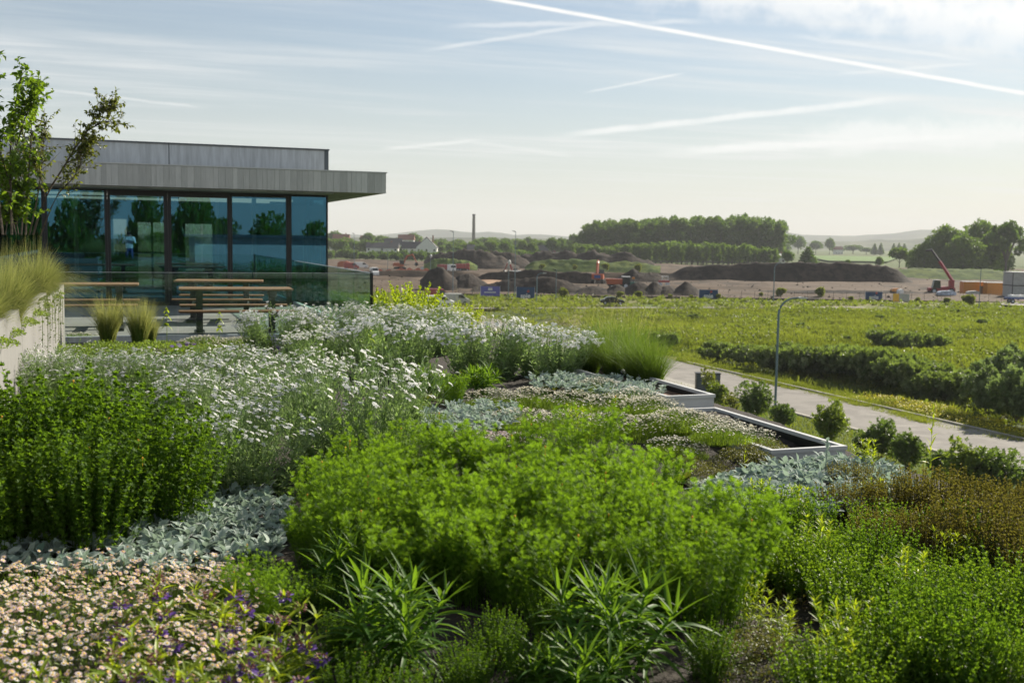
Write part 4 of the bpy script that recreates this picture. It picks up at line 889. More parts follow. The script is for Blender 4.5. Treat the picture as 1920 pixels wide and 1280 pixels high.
for i, (px, py, s, lab) in enumerate([(1600, 990, .95, 'bronze leaved clump at the left of the bronze drift'), (1680, 985, 1.0, 'bronze leaved clump behind, against the silver carpet'), (1760, 990, 1.0, 'bronze leaved clump below the tall single shoot'), (1845, 1000, 1.0, 'bronze leaved clump at the right, above the shrubs on the lawn'), (1925, 1015, 1.0, 'bronze leaved clump cut by the right edge'), (1660, 1045, .95, 'bronze leaved clump at the front left of the drift'), (1745, 1055, .95, 'bronze leaved clump at the front of the drift'), (1830, 1050, 1.0, 'bronze leaved clump at the front right of the drift'), (1915, 1090, .95, 'bronze leaved clump low on the right edge'), (1600, 935, .8, 'bronze leaved clump standing in the silver carpet')]): put(brz[i % 2], px, py, lab, s*random.uniform(.8, 1.08))
wil = [upright('lance_leaf_shoots', 'plant', 'yellow green lance leaved shoots', s, 6, .36, .10, 16, LN, .085, M['lance'], (.5, .3), .3, .55, pairs=2, top=6, taper=.4) for s in (121, 122)]
for i, (px, py, s, lab) in enumerate([(1500, 1010, .95, 'lance leaved shoots in front of the silver carpet'), (1420, 965, .8, 'lance leaved shoots at the left of the silver carpet'), (1650, 975, .8, 'lance leaved shoots rising through the bronze drift'), (1690, 1130, .9, 'lance leaved shoots above the rounded leafy clump'), (1530, 1080, .9, 'lance leaved shoots left of the leafy clumps'), (1590, 1245, .9, 'bright lance leaved shoots near the bottom edge'), (1630, 905, .95, 'lance leaved shoots beside the corner of the white planter'), (1790, 1080, .8, 'lance leaved shoots amid the bronze drift at the right'), (1545, 1305, .8, 'low lance leaved shoots at the bottom edge by the thyme'), (1400, 1175, .7, 'lance leaved shoots on the bare soil beside the bush'), (1455, 1210, .6, 'short lance leaved shoots on the bare soil'), (560, 670, 1.0, 'lance leaved shoots in the gap before the far campions'), (500, 668, .8, 'lance leaved shoots left of the far campions'), (1090, 830, .95, 'single yellow green lance leaves standing behind the tallest ferny clump')]): put(wil[i % 2], px, py, lab, s)
tall = upright('tall_shoot', 'plant', 'tall single shoots', 123, 1, .62, .01, 20, LN, .10, M['lance'], (.35, .2), .1, .75, pairs=1, top=4, taper=.45, var=0)
put(tall, 1740, 940, 'tall single leafy shoot standing against the road at the right', 1.0); put(tall, 1395, 905, 'slender single shoot above the dark thyme mounds', .5)
# purple self heal style plants in the lower left
def purple_plant(seed, hs):
    rg = np.random.default_rng(seed); t = upright('purple_flower_plant', 'plant', 'purple flowered plants in the lower left', seed, 7, .30, .09, 9, LN, .10, M['lance'], (.35, .3), .45, .35, pairs=2, taper=.35, var=.4, top=3)
    rs = np.random.default_rng(seed); base = disc(7, .09*.8, rs); out = base/(.09+1e-6); h = .30*rs.uniform(.6, 1.0, 7)*(1-.25*np.linalg.norm(out, axis=1)**2); ln = out*.45*h[:, None] + rs.normal(0, .02, (7, 3)); ln[:, 2] = 0; tips = base+ln; tips[:, 2] = h
    for i in range(7):
        if i >= hs: break
        b = MB(); n = 46; az = rg.uniform(0, 6.28, n); zz_ = rg.uniform(-.004, .022, n); r = .013*np.sqrt(np.clip(1-((zz_-.008)/.018)**2, .05, 1)); p = np.stack([r*np.cos(az), r*np.sin(az), zz_], -1); dead = i % 3 == 2
        low = zz_ < .008; d = azdir(az, rg.normal(.1, .4, n)); kinds = np.where(low & (not dead), 0, 1)
        for k_, mm in ((0, 0), (1, 1)):
            s_ = kinds == k_; scatter(b, ROUND, p[s_], frames(d[s_], rg.normal(0, .6, s_.sum())), (.023 if k_ == 0 else .013)*rg.uniform(.8, 1.2, s_.sum()), rg.normal(.5, .3, s_.sum()), mm)
        o = b.build('flower_head', [M['purple'], M['purple_brown']], t); o.location = tuple(float(v_) for v_ in tips[i])
    return t
pp = [purple_plant(131, 5), purple_plant(132, 4)]
for i, (px, py, s, lab) in enumerate([(370, 1235, 1.0, 'purple flowered plant at the right side of the daisies, behind the others'), (440, 1240, .95, 'purple flowered plant between the daisies and the left spiky spurge'), (275, 1285, 1.0, 'purple flowered plant standing in the middle of the daisies'), (480, 1310, 1.0, 'purple flowered plant with tall heads left of the spiky spurge'), (555, 1300, .9, 'purple flowered plant nearest the left spiky spurge'), (330, 1380, 1.0, 'purple flowered plant at the bottom edge among yellow green leaves'), (420, 1400, 1.0, 'purple flowered plant at the bottom edge under the tall heads'), (190, 1370, .95, 'purple flowered plant at the bottom edge toward the left corner'), (500, 1420, 1.0, 'purple flowered plant at the bottom edge left of the spurge')]): put(pp[i % 2], px, py, lab, s*1.15)
# reddish seedlings over the bare soil
red = upright('red_seedling', 'plant', 'reddish seedlings on bare soil', 141, 14, .09, .16, 5, LN, .05, M['brownleaf'], (.7, .3), .4, .3)
redg = upright('green_seedling', 'plant', 'green seedlings on bare soil', 142, 14, .10, .16, 5, LN, .05, M['mat_green'], (.3, .3), .4, .3)
for i, (px, py, s, lab) in enumerate([(1400, 1215, 1.0, 'reddish seedlings at the left of the bare soil patch'), (1470, 1190, 1.0, 'reddish seedlings in the middle of the bare soil patch'), (1480, 1120, .9, 'reddish seedlings at the top of the bare soil patch'), (1590, 1110, .8, 'reddish seedlings between the leafy clumps')]): put(red, px, py, lab, s)
for i, (px, py, s, lab) in enumerate([(1430, 1195, 1.0, 'green seedlings beside the dark foot of the central bush'), (1390, 1255, 1.0, 'green seedlings at the left end of the thyme mound'), (1510, 1225, 1.0, 'green seedlings at the right end of the bare soil patch')]): put(redg, px, py, lab, s)
for i, (px, py, s, lab) in enumerate([(930, 1245, .42, 'small dark leafy clump in the shade between the two foreground spurges'), (985, 1300, .45, 'small dark leafy clump at the bottom edge left of the right spurge'), (880, 1310, .42, 'small dark leafy clump at the bottom edge between the spurges'), (630, 1240, .40, 'small dark leafy clump in the shade left of the left spurge'), (660, 1330, .42, 'small dark leafy clump at the bottom edge below the left spurge'), (1330, 1270, .42, 'small dark leafy clump at the bottom edge right of the right spurge'), (1030, 1195, .42, 'small dark leafy clump under the front of the central bush'), (590, 1160, .40, 'small dark leafy clump left of the shaded spurge'), (760, 1380, .45, 'dark leafy clump cut by the bottom edge'), (560, 1010, .34, 'dark leafy clump in the shade between the campions and the central bush'), (590, 960, .36, 'dark leafy clump under the front of the campion drift')]): put(dark[i % 2], px, py, lab, s*.62)
# leathery broad leaves
BRO = []
for cv in (.15, .5):
    v, f = leafT(.36, 5, .22, cv, .7, .05); b = MB(); b.add(v, f, np.repeat(np.linspace(.2, .8, 6), 3)); BRO.append(b.mesh('broad_leaf', M['broad'], smooth=True))
br = proto('bergenia', 'plant', 'leathery leaved plants')
for k in range(9):
    d = azdir(np.array([k*2.4]), np.array([.35+.09*k])); mob('leaf', BRO[k % 2], br, (0, 0, .01), Matrix(frames(d, np.array([random.gauss(0, .4)]))[0].tolist()).to_euler(), random.uniform(.12, .18))
for px, py, s, lab in [(1275, 905, 1.1, 'leathery leaved plant between the central bush and the thyme mounds'), (1325, 915, 1.0, 'leathery leaved plant with one big shining leaf by the thyme mounds'), (1040, 735, 1.3, 'leathery leaved plant at the foot of the dark campion mounds'), (1075, 738, 1.2, 'leathery leaved plant left of the silver strip'), (805, 752, 1.0, 'leathery leaved plant beside the small spurge at the left')]: put(br, px, py, lab, s)
# Jerusalem sage stems with whorls
def whorl_plant():
    t = proto('whorled_sage', 'plant', 'whorled yellow sage stems'); b = MB(); b.tube([(0, 0, 0), (.01, 0, .3), (0, 0, .62)], [.005, .004, .003], 5, 0, .3); b.build('stem', M['lance'], t)
    for z, r in ((.34, .036), (.47, .032), (.57, .024)):
        w = MB(); n = 60; az = rng.uniform(0, 6.28, n); d = azdir(az, rng.normal(.3, .4, n)); scatter(w, ROUND, np.c_[.2*r*np.cos(az), .2*r*np.sin(az), np.full(n, z)], frames(d, rng.normal(0, .5, n)), r*rng.uniform(.8, 1.1, n), rng.normal(.6, .3, n)); w.build('whorl', M['lance'], t)
        for s in (0, math.pi):
            d = azdir(np.array([s+z*5]), np.array([-.35])); mob('leaf', WL, t, (0, 0, z-.01), Matrix(frames(d)[0].tolist()).to_euler(), r*3.4)
    return t
v, f = leafT(.2, 4, .3, .4); b = MB(); b.add(v, f, .6); WL = b.mesh('sage_leaf', M['lance'], smooth=True); ws = whorl_plant()
for px, py, s, lab in [(313, 650, .95, 'whorled sage stem right of the two feather grass tufts'), (412, 650, .85, 'whorled sage stem in front of the picnic bench'), (692, 708, 1.0, 'whorled sage stem in front of the far campions')]: put(ws, px, py, lab, s)
# broad yellow green leaves before the far campions, and the bright shrub behind them
yl = proto('yellow_leaf_rosette', 'plant', 'yellow green leaf rosettes')
for k in range(7):
    d = azdir(np.array([k*2.4]), np.array([.6+.1*k])); mob('leaf', WL, yl, (0, 0, .0), Matrix(frames(d)[0].tolist()).to_euler(), (.34-.015*k))
put(yl, 578, 672, 'tall yellow green leaf rosette in front of the far campions', 1.1); put(yl, 700, 680, 'yellow green leaf rosette by the whorled sage stem', .6); put(yl, 1095, 832, 'pair of bright leaves standing behind the central bush', .5)
ysh = upright('yellow_shrub', 'shrub', 'yellow green shrubs', 151, 60, .95, .38, 16, OV, .075, M['lance'], (.7, .25), .55, .6, pairs=2, top=5, taper=.2, up0=.3)
put(ysh, 768, 640, 'bright yellow green shrub standing behind the far campions', 1.0); put(ysh, 860, 645, 'lower bright yellow green shrub behind the far campions', .72)
# pansies
pn = proto('pansy', 'flower', 'purple and white pansies'); b = MB()
d = azdir(rng.uniform(0, 6.28, 60), rng.normal(.5, .3, 60)); scatter(b, ROUND, np.c_[disc(60, .09)[:, :2], rng.uniform(.02, .12, 60)], frames(d), .035, .5); b.build('foliage', M['oreg'], pn, kind='stuff')
for k in range(5):
    fm = MB(); fm.add(PETAL5[0]*.026, PETAL5[1], .7 if k % 2 else .3); o = fm.build('flower', M['purple'] if k in (0, 3) else M['lilac'], pn); o.location = (random.uniform(-.08, .08), random.uniform(-.08, .08), random.uniform(.14, .2)); o.rotation_euler = (random.uniform(.5, 1.1), 0, random.uniform(-1, 1))
for px, py, s, lab in [(330, 672, 1.0, 'purple and white pansies below the left picnic table leg'), (358, 668, 1.0, 'purple and white pansies in front of the pale flowering mat'), (430, 674, .95, 'pansies at the middle of the gap before the front campions'), (530, 676, 1.0, 'dark purple pansies at the left foot of the far campions'), (650, 545+115, .9, 'dark purple pansies among the far campions')]: put(pn, px, py, lab, s)
# trailing plant over the raised planter
tr_ = thing('trailing_plant', 'trailing creeper hanging over the end of the pale planter wall', 'plant', (-.84, 12.6, .84)); b = MB()
for k in range(16):
    y = random.uniform(-1.6, 2.2); L = random.uniform(.15, .62); P = np.array([(-.08, y, .03), (.02, y, .05), (.05, y+.02, -.3*L), (.04, y+.05, -L)]); b.tube(P, .003, 3); n = int(L*70); q, _ = along(P[None], rng.uniform(0.1, 1, (1, n)))
    scatter(b, ROUND, q[0], frames(azdir(rng.uniform(0, 6.28, n), rng.normal(-.2, .5, n))), rng.uniform(.025, .045, n), rng.normal(.4, .3, n))
b.build('foliage', M['shrub'], tr_, kind='stuff')
for i, (y, s) in enumerate([(8.3, 1.0), (9.2, .9), (10.2, 1.0), (11.3, 1.0), (12.6, .9), (14.3, .9), (15.3, .8)]):
    q = put(lowm[0], 200, 668, ['low green cushion on the raised planter by the left picture edge', 'low green cushion on the planter between the first two grass mops', 'low green cushion spilling over the planter wall below the grass mops', 'low green cushion under the trees on the raised planter', 'low green cushion near the creeper on the raised planter', 'low green cushion at the far end of the raised planter', 'last low green cushion on the raised planter, by the terrace rail'][i], s*.62); q.location = (-.36-.72, y, .74)
# ------------------------------------------------------------------ small trees on the raised planter
def limb_pts(pix, deps, n=9):
    P = np.array([PD(a, b, d) for (a, b), d in zip(pix, deps)]); t = np.linspace(0, len(P)-1, n); i = np.minimum(t.astype(int), len(P)-2); f_ = (t-i)[:, None]
    a = P[np.maximum(i-1, 0)]; b = P[i]; c = P[i+1]; d = P[np.minimum(i+2, len(P)-1)]
    return .5*((2*b) + (-a+c)*f_ + (2*a-5*b+4*c-d)*f_**2 + (-a+3*b-3*c+d)*f_**3)
TLEAF = leafT(.30, 2, .3, .25)
def near_tree(lab, limbs, lm, nleaf, lsz, twig, seed, bare=.25):
    rg = np.random.default_rng(seed); P0 = limb_pts(*limbs[0][:2]); o_ = P0[0].copy(); t = thing('multi_stem_tree', lab, 'tree', o_); tr = MB(); cr = MB()
    for li, (pix, deps, r) in enumerate(limbs):
        P = limb_pts(pix, deps) - o_; m = MB(); m.tube(P, np.linspace(r, r*.3, len(P)), 6); m.build('trunk' if li == 0 else 'limb', M['bark'], t)
        n = twig; ts = rg.uniform(bare, 1.0, n); p, d = along(P[None], ts[None]); p, d = p[0], d[0]; L = rg.uniform(.10, .34, n)*(1.15-.5*ts); td = norm(d*.7 + rg.normal(0, .55, (n, 3)) + np.array([0, 0, .25])); e = p + td*L[:, None]
        Q = np.stack([p, (p+e)/2 + rg.normal(0, .012, (n, 3)), e], 1); stems(cr, Q, .0035, .0015, 3, .2, 1)
        k = nleaf; tq = rg.uniform(.25, 1.0, (n, k)); lp, ld = along(Q, tq); lp = lp.reshape(-1, 3); dd = norm(ld.reshape(-1, 3)*.5 + rg.normal(0, .6, (n*k, 3)) + np.array([0, 0, -.25])); scatter(cr, TLEAF, lp, frames(dd, rg.normal(0, .6, n*k)), lsz*rg.uniform(.65, 1.15, n*k), rg.normal(.5, .28, n*k), 0)
    cr.build('crown', [lm, M['bark']], t, kind='stuff'); return t
near_tree('bright green leaved multi stem tree rising at the left picture edge above the feather grass', [([(22, 440), (20, 350), (20, 270), (32, 180), (42, 135)], [11.0, 11, 11, 11.1, 11.1], .014), ([(48, 440), (52, 350), (58, 270), (60, 210), (74, 160)], [11.3, 11.3, 11.3, 11.3, 11.3], .012), ([(5, 440), (-8, 330), (-25, 200), (-30, 60)], [10.8, 10.8, 10.7, 10.7], .014), ([(20, 350), (-5, 270), (-30, 200)], [11, 10.9, 10.8], .008), ([(22, 300), (48, 220), (66, 180)], [11, 11, 11], .007), ([(10, 440), (15, 400), (5, 350), (-5, 320)], [11.1]*4, .007), ([(35, 440), (30, 400), (42, 360), (38, 320)], [11.2]*4, .007), ([(-60, 440), (-70, 250), (-60, 60), (-30, -40)], [10.5, 10.5, 10.4, 10.4], .014)], M['treeleaf'], 10, .075, 38, 201, .12)
near_tree('olive brown leaved multi stem tree on the planter with a branch reaching right', [([(62, 440), (85, 370), (125, 305), (160, 250), (195, 228), (222, 232)], [11.6]*6, .013), ([(55, 440), (72, 360), (80, 290), (85, 235)], [11.8]*4, .010), ([(75, 445), (105, 370), (140, 330), (160, 280)], [11.5]*4, .008), ([(125, 305), (150, 292), (172, 262)], [11.6]*3, .006), ([(160, 250), (185, 215), (205, 205)], [11.6]*3, .005), ([(40, 440), (46, 350), (45, 270), (52, 205)], [11.9]*4, .010), ([(30, 440), (15, 370), (0, 300)], [12]*3, .008), ([(85, 370), (75, 330), (60, 300)], [11.6]*3, .006)], M['oliveleaf'], 10, .050, 42, 202, .34)

# ------------------------------------------------------------------ shrubs, trees, tree masses
def cloud(b, lobes, n, size, T, rg, tone=.5, tj=.25, flat=.0, mat=0, inner=.45, updir=.3):
    """leaf clumps through the volume of several ellipsoid lobes (cx,cy,cz,rx,ry,rz)"""
    vol = np.array([l[3]*l[4]*l[5] for l in lobes])**.67; cnt = rg.multinomial(n, vol/vol.sum())
    for l, c in zip(lobes, cnt):
        u = norm(rg.normal(0, 1, (c, 3))); rr = (inner + (1-inner)*rg.uniform(0, 1, c)**.6)*(1+.10*np.sin(u[:, 0]*7+l[0]*3)*np.sin(u[:, 2]*6+l[1])); p = u*rr[:, None]*np.array(l[3:6]) + np.array(l[:3])
        d = norm(u*.7 + rg.normal(0, .6, (c, 3)) + np.array([0, 0, updir])); s_ = size*rg.uniform(.6, 1.3, c); scatter(b, T, p, frames(d, rg.uniform(0, 6.28, c)), s_, rg.normal(tone, tj, c) + .15*np.sin(l[0]*5+l[2]*3), mat)
CL = joinT([xf(leaf4(.42, .35), rotz(a) @ rotx(e), s) for a, e, s in ((0, .1, 1), (2.1, .4, .85), (4.2, -.3, .9))])
CLEAF = joinT([xf(leaf4(.30, .3), rotz(a) @ rotx(e), s) for a, e, s in ((0, .2, 1), (1.3, .5, .9), (2.7, -.2, .9), (4.0, .4, .8), (5.2, -.1, .9))])
def shrub(name, cat, group, seed, R, H, n, sz, lm, nl=6, T=CLEAF, stem=True):
    rg = np.random.default_rng(seed); t = proto(name, cat, group); b = MB(); lobes = []
    for k in range(nl):
        a = k*2.4; q = R*.55*math.sqrt(k/nl); lobes.append((q*math.cos(a), q*math.sin(a), H*rg.uniform(.28, .76), R*rg.uniform(.25, .6), R*rg.uniform(.25, .6), H*rg.uniform(.16, .34)))
    for k in range(nl): a = rg.uniform(0, 6.28); q = R*rg.uniform(.25, .85); lobes.append((q*math.cos(a), q*math.sin(a), H*(.95-.45*q/R)*rg.uniform(.8, 1.0), R*.10, R*.10, H*rg.uniform(.12, .22)))
    cloud(b, lobes, n, sz, T, rg, .45, .3); b.build('foliage', lm, t, kind='stuff')
    if stem:
        s_ = MB()
        for k in range(5): a = k*1.3; s_.tube([(0.04*math.cos(a), .04*math.sin(a), 0), (R*.3*math.cos(a), R*.3*math.sin(a), H*.55)], [.03, .012], 5)
        s_.build('stem', M['bark_far'], t)
    return t
def seat(protoo, p, lab, s=1.0, rz=None, group=None):
    rz = random.uniform(0, 6.28) if rz is None else rz
    if not protoo.get('used'):
        protoo['used'] = 1; protoo.location = tuple(float(v) for v in p); protoo.rotation_euler = (0, 0, rz); protoo.scale = (s,)*3 if isinstance(s, (int, float)) else s; protoo['label'] = lab
        if group: protoo['group'] = group
        return protoo
    return dup(protoo, p, rz, lab, s, group)
lawn = [shrub('lawn_shrub', 'shrub', 'shrubs on the lawn below the roof', s, 1.15, 2.5, 1000, .16, M[mm_], 12) for s, mm_ in ((211, 'shrub'), (212, 'shrub'), (213, 'lightshrub'))]
for i, (px, py, s, lab) in enumerate([(1415, 792, (1.05, 1.05, 1.02), 'loose grey green shrub left of the near street lamp'), (1466, 806, (.85, .85, .72), 'dark rounded shrub at the foot of the near street lamp'), (1556, 832, (1.0, 1.0, 1.05), 'upright green shrub between the planter corner and the road'), (1650, 862, (1.0, 1.0, .85), 'dark spreading shrub right of the planter corner'), (1700, 880, (.9, .9, .85), 'dark shrub behind the tall single shoot'), (1815, 925, (1.15, 1.15, 1.0), 'large loose shrub with long side shoots at the right'), (1870, 935, (1.05, 1.05, .9), 'rounded dark shrub above the bronze drift at the right'), (1770, 905, (.8, .8, .7), 'small shrub left of the large loose one'), (1345, 760, (.8, .8, .7), 'low shrub between the mulch planter and the lawn'), (1620, 850, (.6, .6, .5), 'low shrub behind the corner of the empty planter'), (1940, 960, (1, 1, .9), 'shrub cut by the right picture edge')]):
    seat(lawn[i % 3], PZ(px, py, G), lab, tuple(1.1*q for q in s))
cabp = PZ(1326, 737, G); cb = thing('utility_cabinet', 'dark utility cabinet standing behind a thin shrub beside the road', 'cabinet', cabp, -YAW); boxo('body', -.95, .95, -.35, .35, .1, 1.6, M['dark_metal'], cb); boxo('plinth', -.9, .9, -.3, .3, 0, .099, M['paving'], cb); boxo('roof', -1.0, 1.0, -.4, .4, 1.601, 1.66, M['black'], cb); boxo('door', -.9, -.02, -.37, -.351, .15, 1.55, M['zinc_dark'], cb); boxo('door', .02, .9, -.37, -.351, .15, 1.55, M['zinc_dark'], cb)
thin = shrub('thin_shrub', 'shrub', 'thin shrubs', 214, .9, 2.6, 380, .15, M['oliveleaf'], 6); seat(thin, PZ(1330, 752, G), 'thin open shrub in front of the dark utility cabinet', (1, 1, 1.05)); seat(thin, PZ(1372, 772, G), 'thin low shrub right of the utility cabinet', (.8, .8, .6))
# bramble thickets and willow scrub beyond the road
brm = [shrub('bramble_thicket', 'bramble', 'bramble thickets beyond the road', s, 3.2, 2.2, 2600, .26, M['bramble'], 9, CLEAF, False) for s in (221, 222)]
bl_ = [(1340, 672, .7), (1400, 680, .75), (1450, 692, .85), (1500, 698, .95), (1545, 700, 1.0), (1595, 706, 1.1), (1645, 716, 1.15), (1690, 726, 1.1), (1730, 738, 1.0), (1570, 690, .9), (1630, 698, .9), (1680, 706, .9), (1770, 748, .9), (1480, 672, .7), (1660, 650, .8), (1700, 655, .8), (1745, 657, .75)]
pos_ = ['at the left end of the ditch', 'second along the ditch from the left', 'behind the near lamp post', 'right of the near lamp post', 'in the left half of the long dark bank', 'in the middle of the long dark bank', 'at the tallest part of the long dark bank', 'at the right of the long dark bank', 'at the right tail of the long dark bank', 'on the far side of the bank, left', 'on the far side of the bank, middle', 'on the far side of the bank, right', 'joining the willow scrub', 'small and far, behind the lamp post', 'in the middle of the meadow, left of three', 'in the middle of the meadow, centre of three', 'in the middle of the meadow, right of three']
for i, ((px, py, s), w) in enumerate(zip(bl_, pos_)): p = PZ(px, py, G); seat(brm[i % 2], (p[0], p[1], G-.25), 'dark bramble thicket with pale leaf tops, ' + w, (s, s, s*1.35))
wsc = [shrub('willow_scrub', 'shrub', 'grey green willow scrub at the right', s, 2.2, 3.6, 1900, .26, M['willowshrub'], 8, CLEAF) for s in (231,)]
for i, (px, py, s, lab) in enumerate([(1850, 775, .95, 'grey green willow bush beyond the road, left of the group'), (1905, 790, 1.05, 'grey green willow bush beyond the road at the right edge'), (1870, 735, 1.0, 'grey green willow bush in the second row, left'), (1930, 745, 1.1, 'tall grey green willow bush cut by the right edge'), (1820, 745, .8, 'small grey green willow bush joining the brambles'), (1905, 700, .8, 'willow bush farther back in the meadow at the right'), (1960, 800, 1.1, 'willow bush beyond the right edge of the picture')]): seat(wsc[0], PZ(px, py, G), lab, s)
mb_ = shrub('meadow_bush', 'shrub', 'small bushes in the meadow', 241, 1.1, 1.3, 650, .2, M['bramble'], 5, CLEAF, False)
for i, (px, py, s, lab) in enumerate([(1225, 645, 1.3, 'dark bush in the meadow behind the fountain grasses, left'), (1258, 650, 1.4, 'dark bush in the meadow behind the fountain grasses, right'), (1120, 640, 1.0, 'bush in the meadow at the shoulder of the far campions'), (1300, 600, .9, 'small dark bush in the far meadow left of the lamp'), (1500, 614, .7, 'small bush in the far meadow right of the lamp'), (1650, 600, .8, 'small bush near the pale strip in the far meadow'), (1742, 618, .8, 'small bush in the far meadow at the right'), (1845, 612, 1.0, 'dark bush in the far meadow near the right edge'), (1590, 640, .7, 'small bush in the middle of the meadow'), (1790, 590, .9, 'small bush beyond the meadow near the fence')]): p = PZ(px, py, G); seat(mb_, (p[0], p[1], G-.1), lab, s)
# meadow grass: countless tufts
rgm = np.random.default_rng(300); mg = MB()
def tufts(n, poly, h0, h1, w, tone, tj, k=6, hf=True):
    W = [PZ(a, b, G)[:2] for a, b in poly]; xs = [q[0] for q in W]; ys = [q[1] for q in W]; W = [tuple(q) for q in W]; c = rgm.uniform((min(xs), min(ys)), (max(xs), max(ys)), (n, 2)); c = c[[inpoly(q, W) for q in c]]
    dl = (c[:, 0]-sA[0])*sn[0] + (c[:, 1]-sA[1])*sn[1]; al = (c[:, 0]-sA[0])*sd[0] + (c[:, 1]-sA[1])*sd[1]; cl_ = float((PZ(1148, 575, G)-sA) @ sd); st_ = float((PZ(1605, 578, G)-sA) @ sd)
    c = c[~((dl < 1.6) & (dl > -9) & ((np.abs(al-cl_) < 4.5) | (np.abs(al-st_) < 5.5)))]
    # nearer ground gets its share, the far side thins out
    z = (meadow_h(c[:, 0], c[:, 1]) if hf else 0*c[:, 0]) + G + .05; patch = fbm(c[:, 0], c[:, 1], 30, 21); p2 = fbm(c[:, 0], c[:, 1], 9, 22)
    hh_ = rgm.uniform(h0, h1, len(c))*(1+.45*p2); tn = tone + .12 + .62*patch + .40*p2 + .25*np.sin(c[:, 1]*.11+1.5*patch) + rgm.normal(0, tj, len(c)); base = np.repeat(np.c_[c, z], k, 0) + np.c_[rgm.normal(0, .16, (len(c)*k, 2)), np.zeros(len(c)*k)]
    n_ = len(base); az = rgm.uniform(0, 6.28, n_); H = np.repeat(hh_, k)*rgm.uniform(.6, 1.1, n_); lean = rgm.uniform(.1, .7, n_); tip = base + np.stack([np.cos(az)*lean*H, np.sin(az)*lean*H, H], -1); fa = rgm.uniform(0, 6.28, n_); sd_ = np.stack([np.cos(fa), np.sin(fa), 0*fa], -1)*(w*rgm.uniform(.6, 1.3, n_))[:, None]
    v = np.stack([base-sd_, base+sd_, tip], 1).reshape(-1, 3); mg.add(v, np.arange(n_*3).reshape(-1, 3), np.clip(np.repeat(np.repeat(tn, k), 3), 0, 1))
tufts(70000, [(1080, 640), (1100, 583), (1960, 583), (2000, 800), (1900, 805), (1275, 668)], .2, .75, .075, .42, .22)
tufts(9000, [(1275, 668), (1900, 805), (2000, 845), (1990, 858), (1270, 676)], .2, .4, .05, .3, .12, 8)
tufts(5000, [(600, 600), (600, 560), (1120, 562), (1120, 640)], .3, .7, .08, .6, .2)
mg.build('meadow_grass', M['meadow'], kind='stuff')
wd = MB(); W4 = [tuple(PZ(a, b, G)[:2]) for a, b in [(1080, 640), (1100, 583), (1960, 583), (2000, 800), (1900, 800), (1290, 662)]]; xs = [q[0] for q in W4]; ys = [q[1] for q in W4]
c = rgm.uniform((min(xs), min(ys)), (max(xs), max(ys)), (16000, 2)); c = c[[inpoly(q, W4) for q in c]]; pt = fbm(c[:, 0], c[:, 1], 26, 41) + .6*fbm(c[:, 0], c[:, 1], 8, 42); c = c[pt > rgm.normal(.15, .25, len(c))]; nk = 12
rr = rgm.uniform(.25, .8, len(c)); tw = .35 + .45*fbm(c[:, 0], c[:, 1], 40, 43) + rgm.normal(0, .22, len(c)); n_ = len(c)*nk; u = norm(rgm.normal(0, 1, (n_, 3))); u[:, 2] = np.abs(u[:, 2]); p = np.repeat(np.c_[c, meadow_h(c[:, 0], c[:, 1])+G+.05], nk, 0) + u*np.repeat(rr, nk)[:, None]*np.array([1, 1, .9])
scatter(wd, CL, p, frames(norm(u*.6 + rgm.normal(0, .6, (n_, 3)) + np.array([0, 0, .4])), rgm.uniform(0, 6.28, n_)), .26*rgm.uniform(.6, 1.3, n_), np.repeat(tw, nk) + rgm.normal(0, .15, n_))
for (d0_, d1_, n0_) in ((186, 229, 3400),):
    dd_ = rgm.uniform(d0_, d1_, n0_); ll = rgm.uniform(-.2, .5, n0_); cv = f0[None]*dd_[:, None] + r0[None]*(dd_*ll)[:, None]; cv[:, 2] = G + .1; kc = (cv[:, :2]-sA[None, :2]); dl = kc @ sn[:2]; al = kc @ sd[:2]; cl_ = float((PZ(1148, 575, G)-sA) @ sd); st_ = float((PZ(1605, 578, G)-sA) @ sd)
    cv = cv[~((dl < 2.2) & (dl > -12) & ((np.abs(al-cl_) < 5) | (np.abs(al-st_) < 6)))]; pt = fbm(cv[:, 0], cv[:, 1], 14, 51); cv = cv[pt > rgm.normal(-.1, .3, len(cv))]; rr = rgm.uniform(.25, .75, len(cv)); n_ = len(cv)*8; u = norm(rgm.normal(0, 1, (n_, 3))); u[:, 2] = np.abs(u[:, 2]); p = np.repeat(cv, 8, 0) + u*np.repeat(rr, 8)[:, None]
    scatter(wd, CL, p, frames(norm(u*.6 + rgm.normal(0, .6, (n_, 3)) + np.array([0, 0, .4])), rgm.uniform(0, 6.28, n_)), .34*rgm.uniform(.6, 1.3, n_), np.repeat(.4 + .4*fbm(cv[:, 0], cv[:, 1], 30, 52), 8) + rgm.normal(0, .2, n_))
wd.build('meadow_weeds', M['weed'], kind='stuff')
tufts(60000, [(600, 590), (600, 560), (1960, 566), (1960, 590)], .45, 1.05, .11, .42, .25, 6, False)
yf = MB(); c = np.c_[rgm.uniform(53.1, 56.5, 8000), rgm.uniform(38, 72, 8000)]; c = c[(fbm(c[:, 0]*.5, c[:, 1], 9, 31) + rgm.normal(0, .3, len(c))) > .0]; zf = meadow_h(c[:, 0], c[:, 1]) + G + .05 + rgm.uniform(.25, .5, len(c)); scatter(yf, ROUND, np.c_[c, zf], frames(azdir(rgm.uniform(0, 6.28, len(c)), rgm.normal(.3, .3, len(c)))), .15, rgm.uniform(0, 1, len(c)))
yf.build('yellow_wildflowers', M['yellowflower'], kind='stuff')
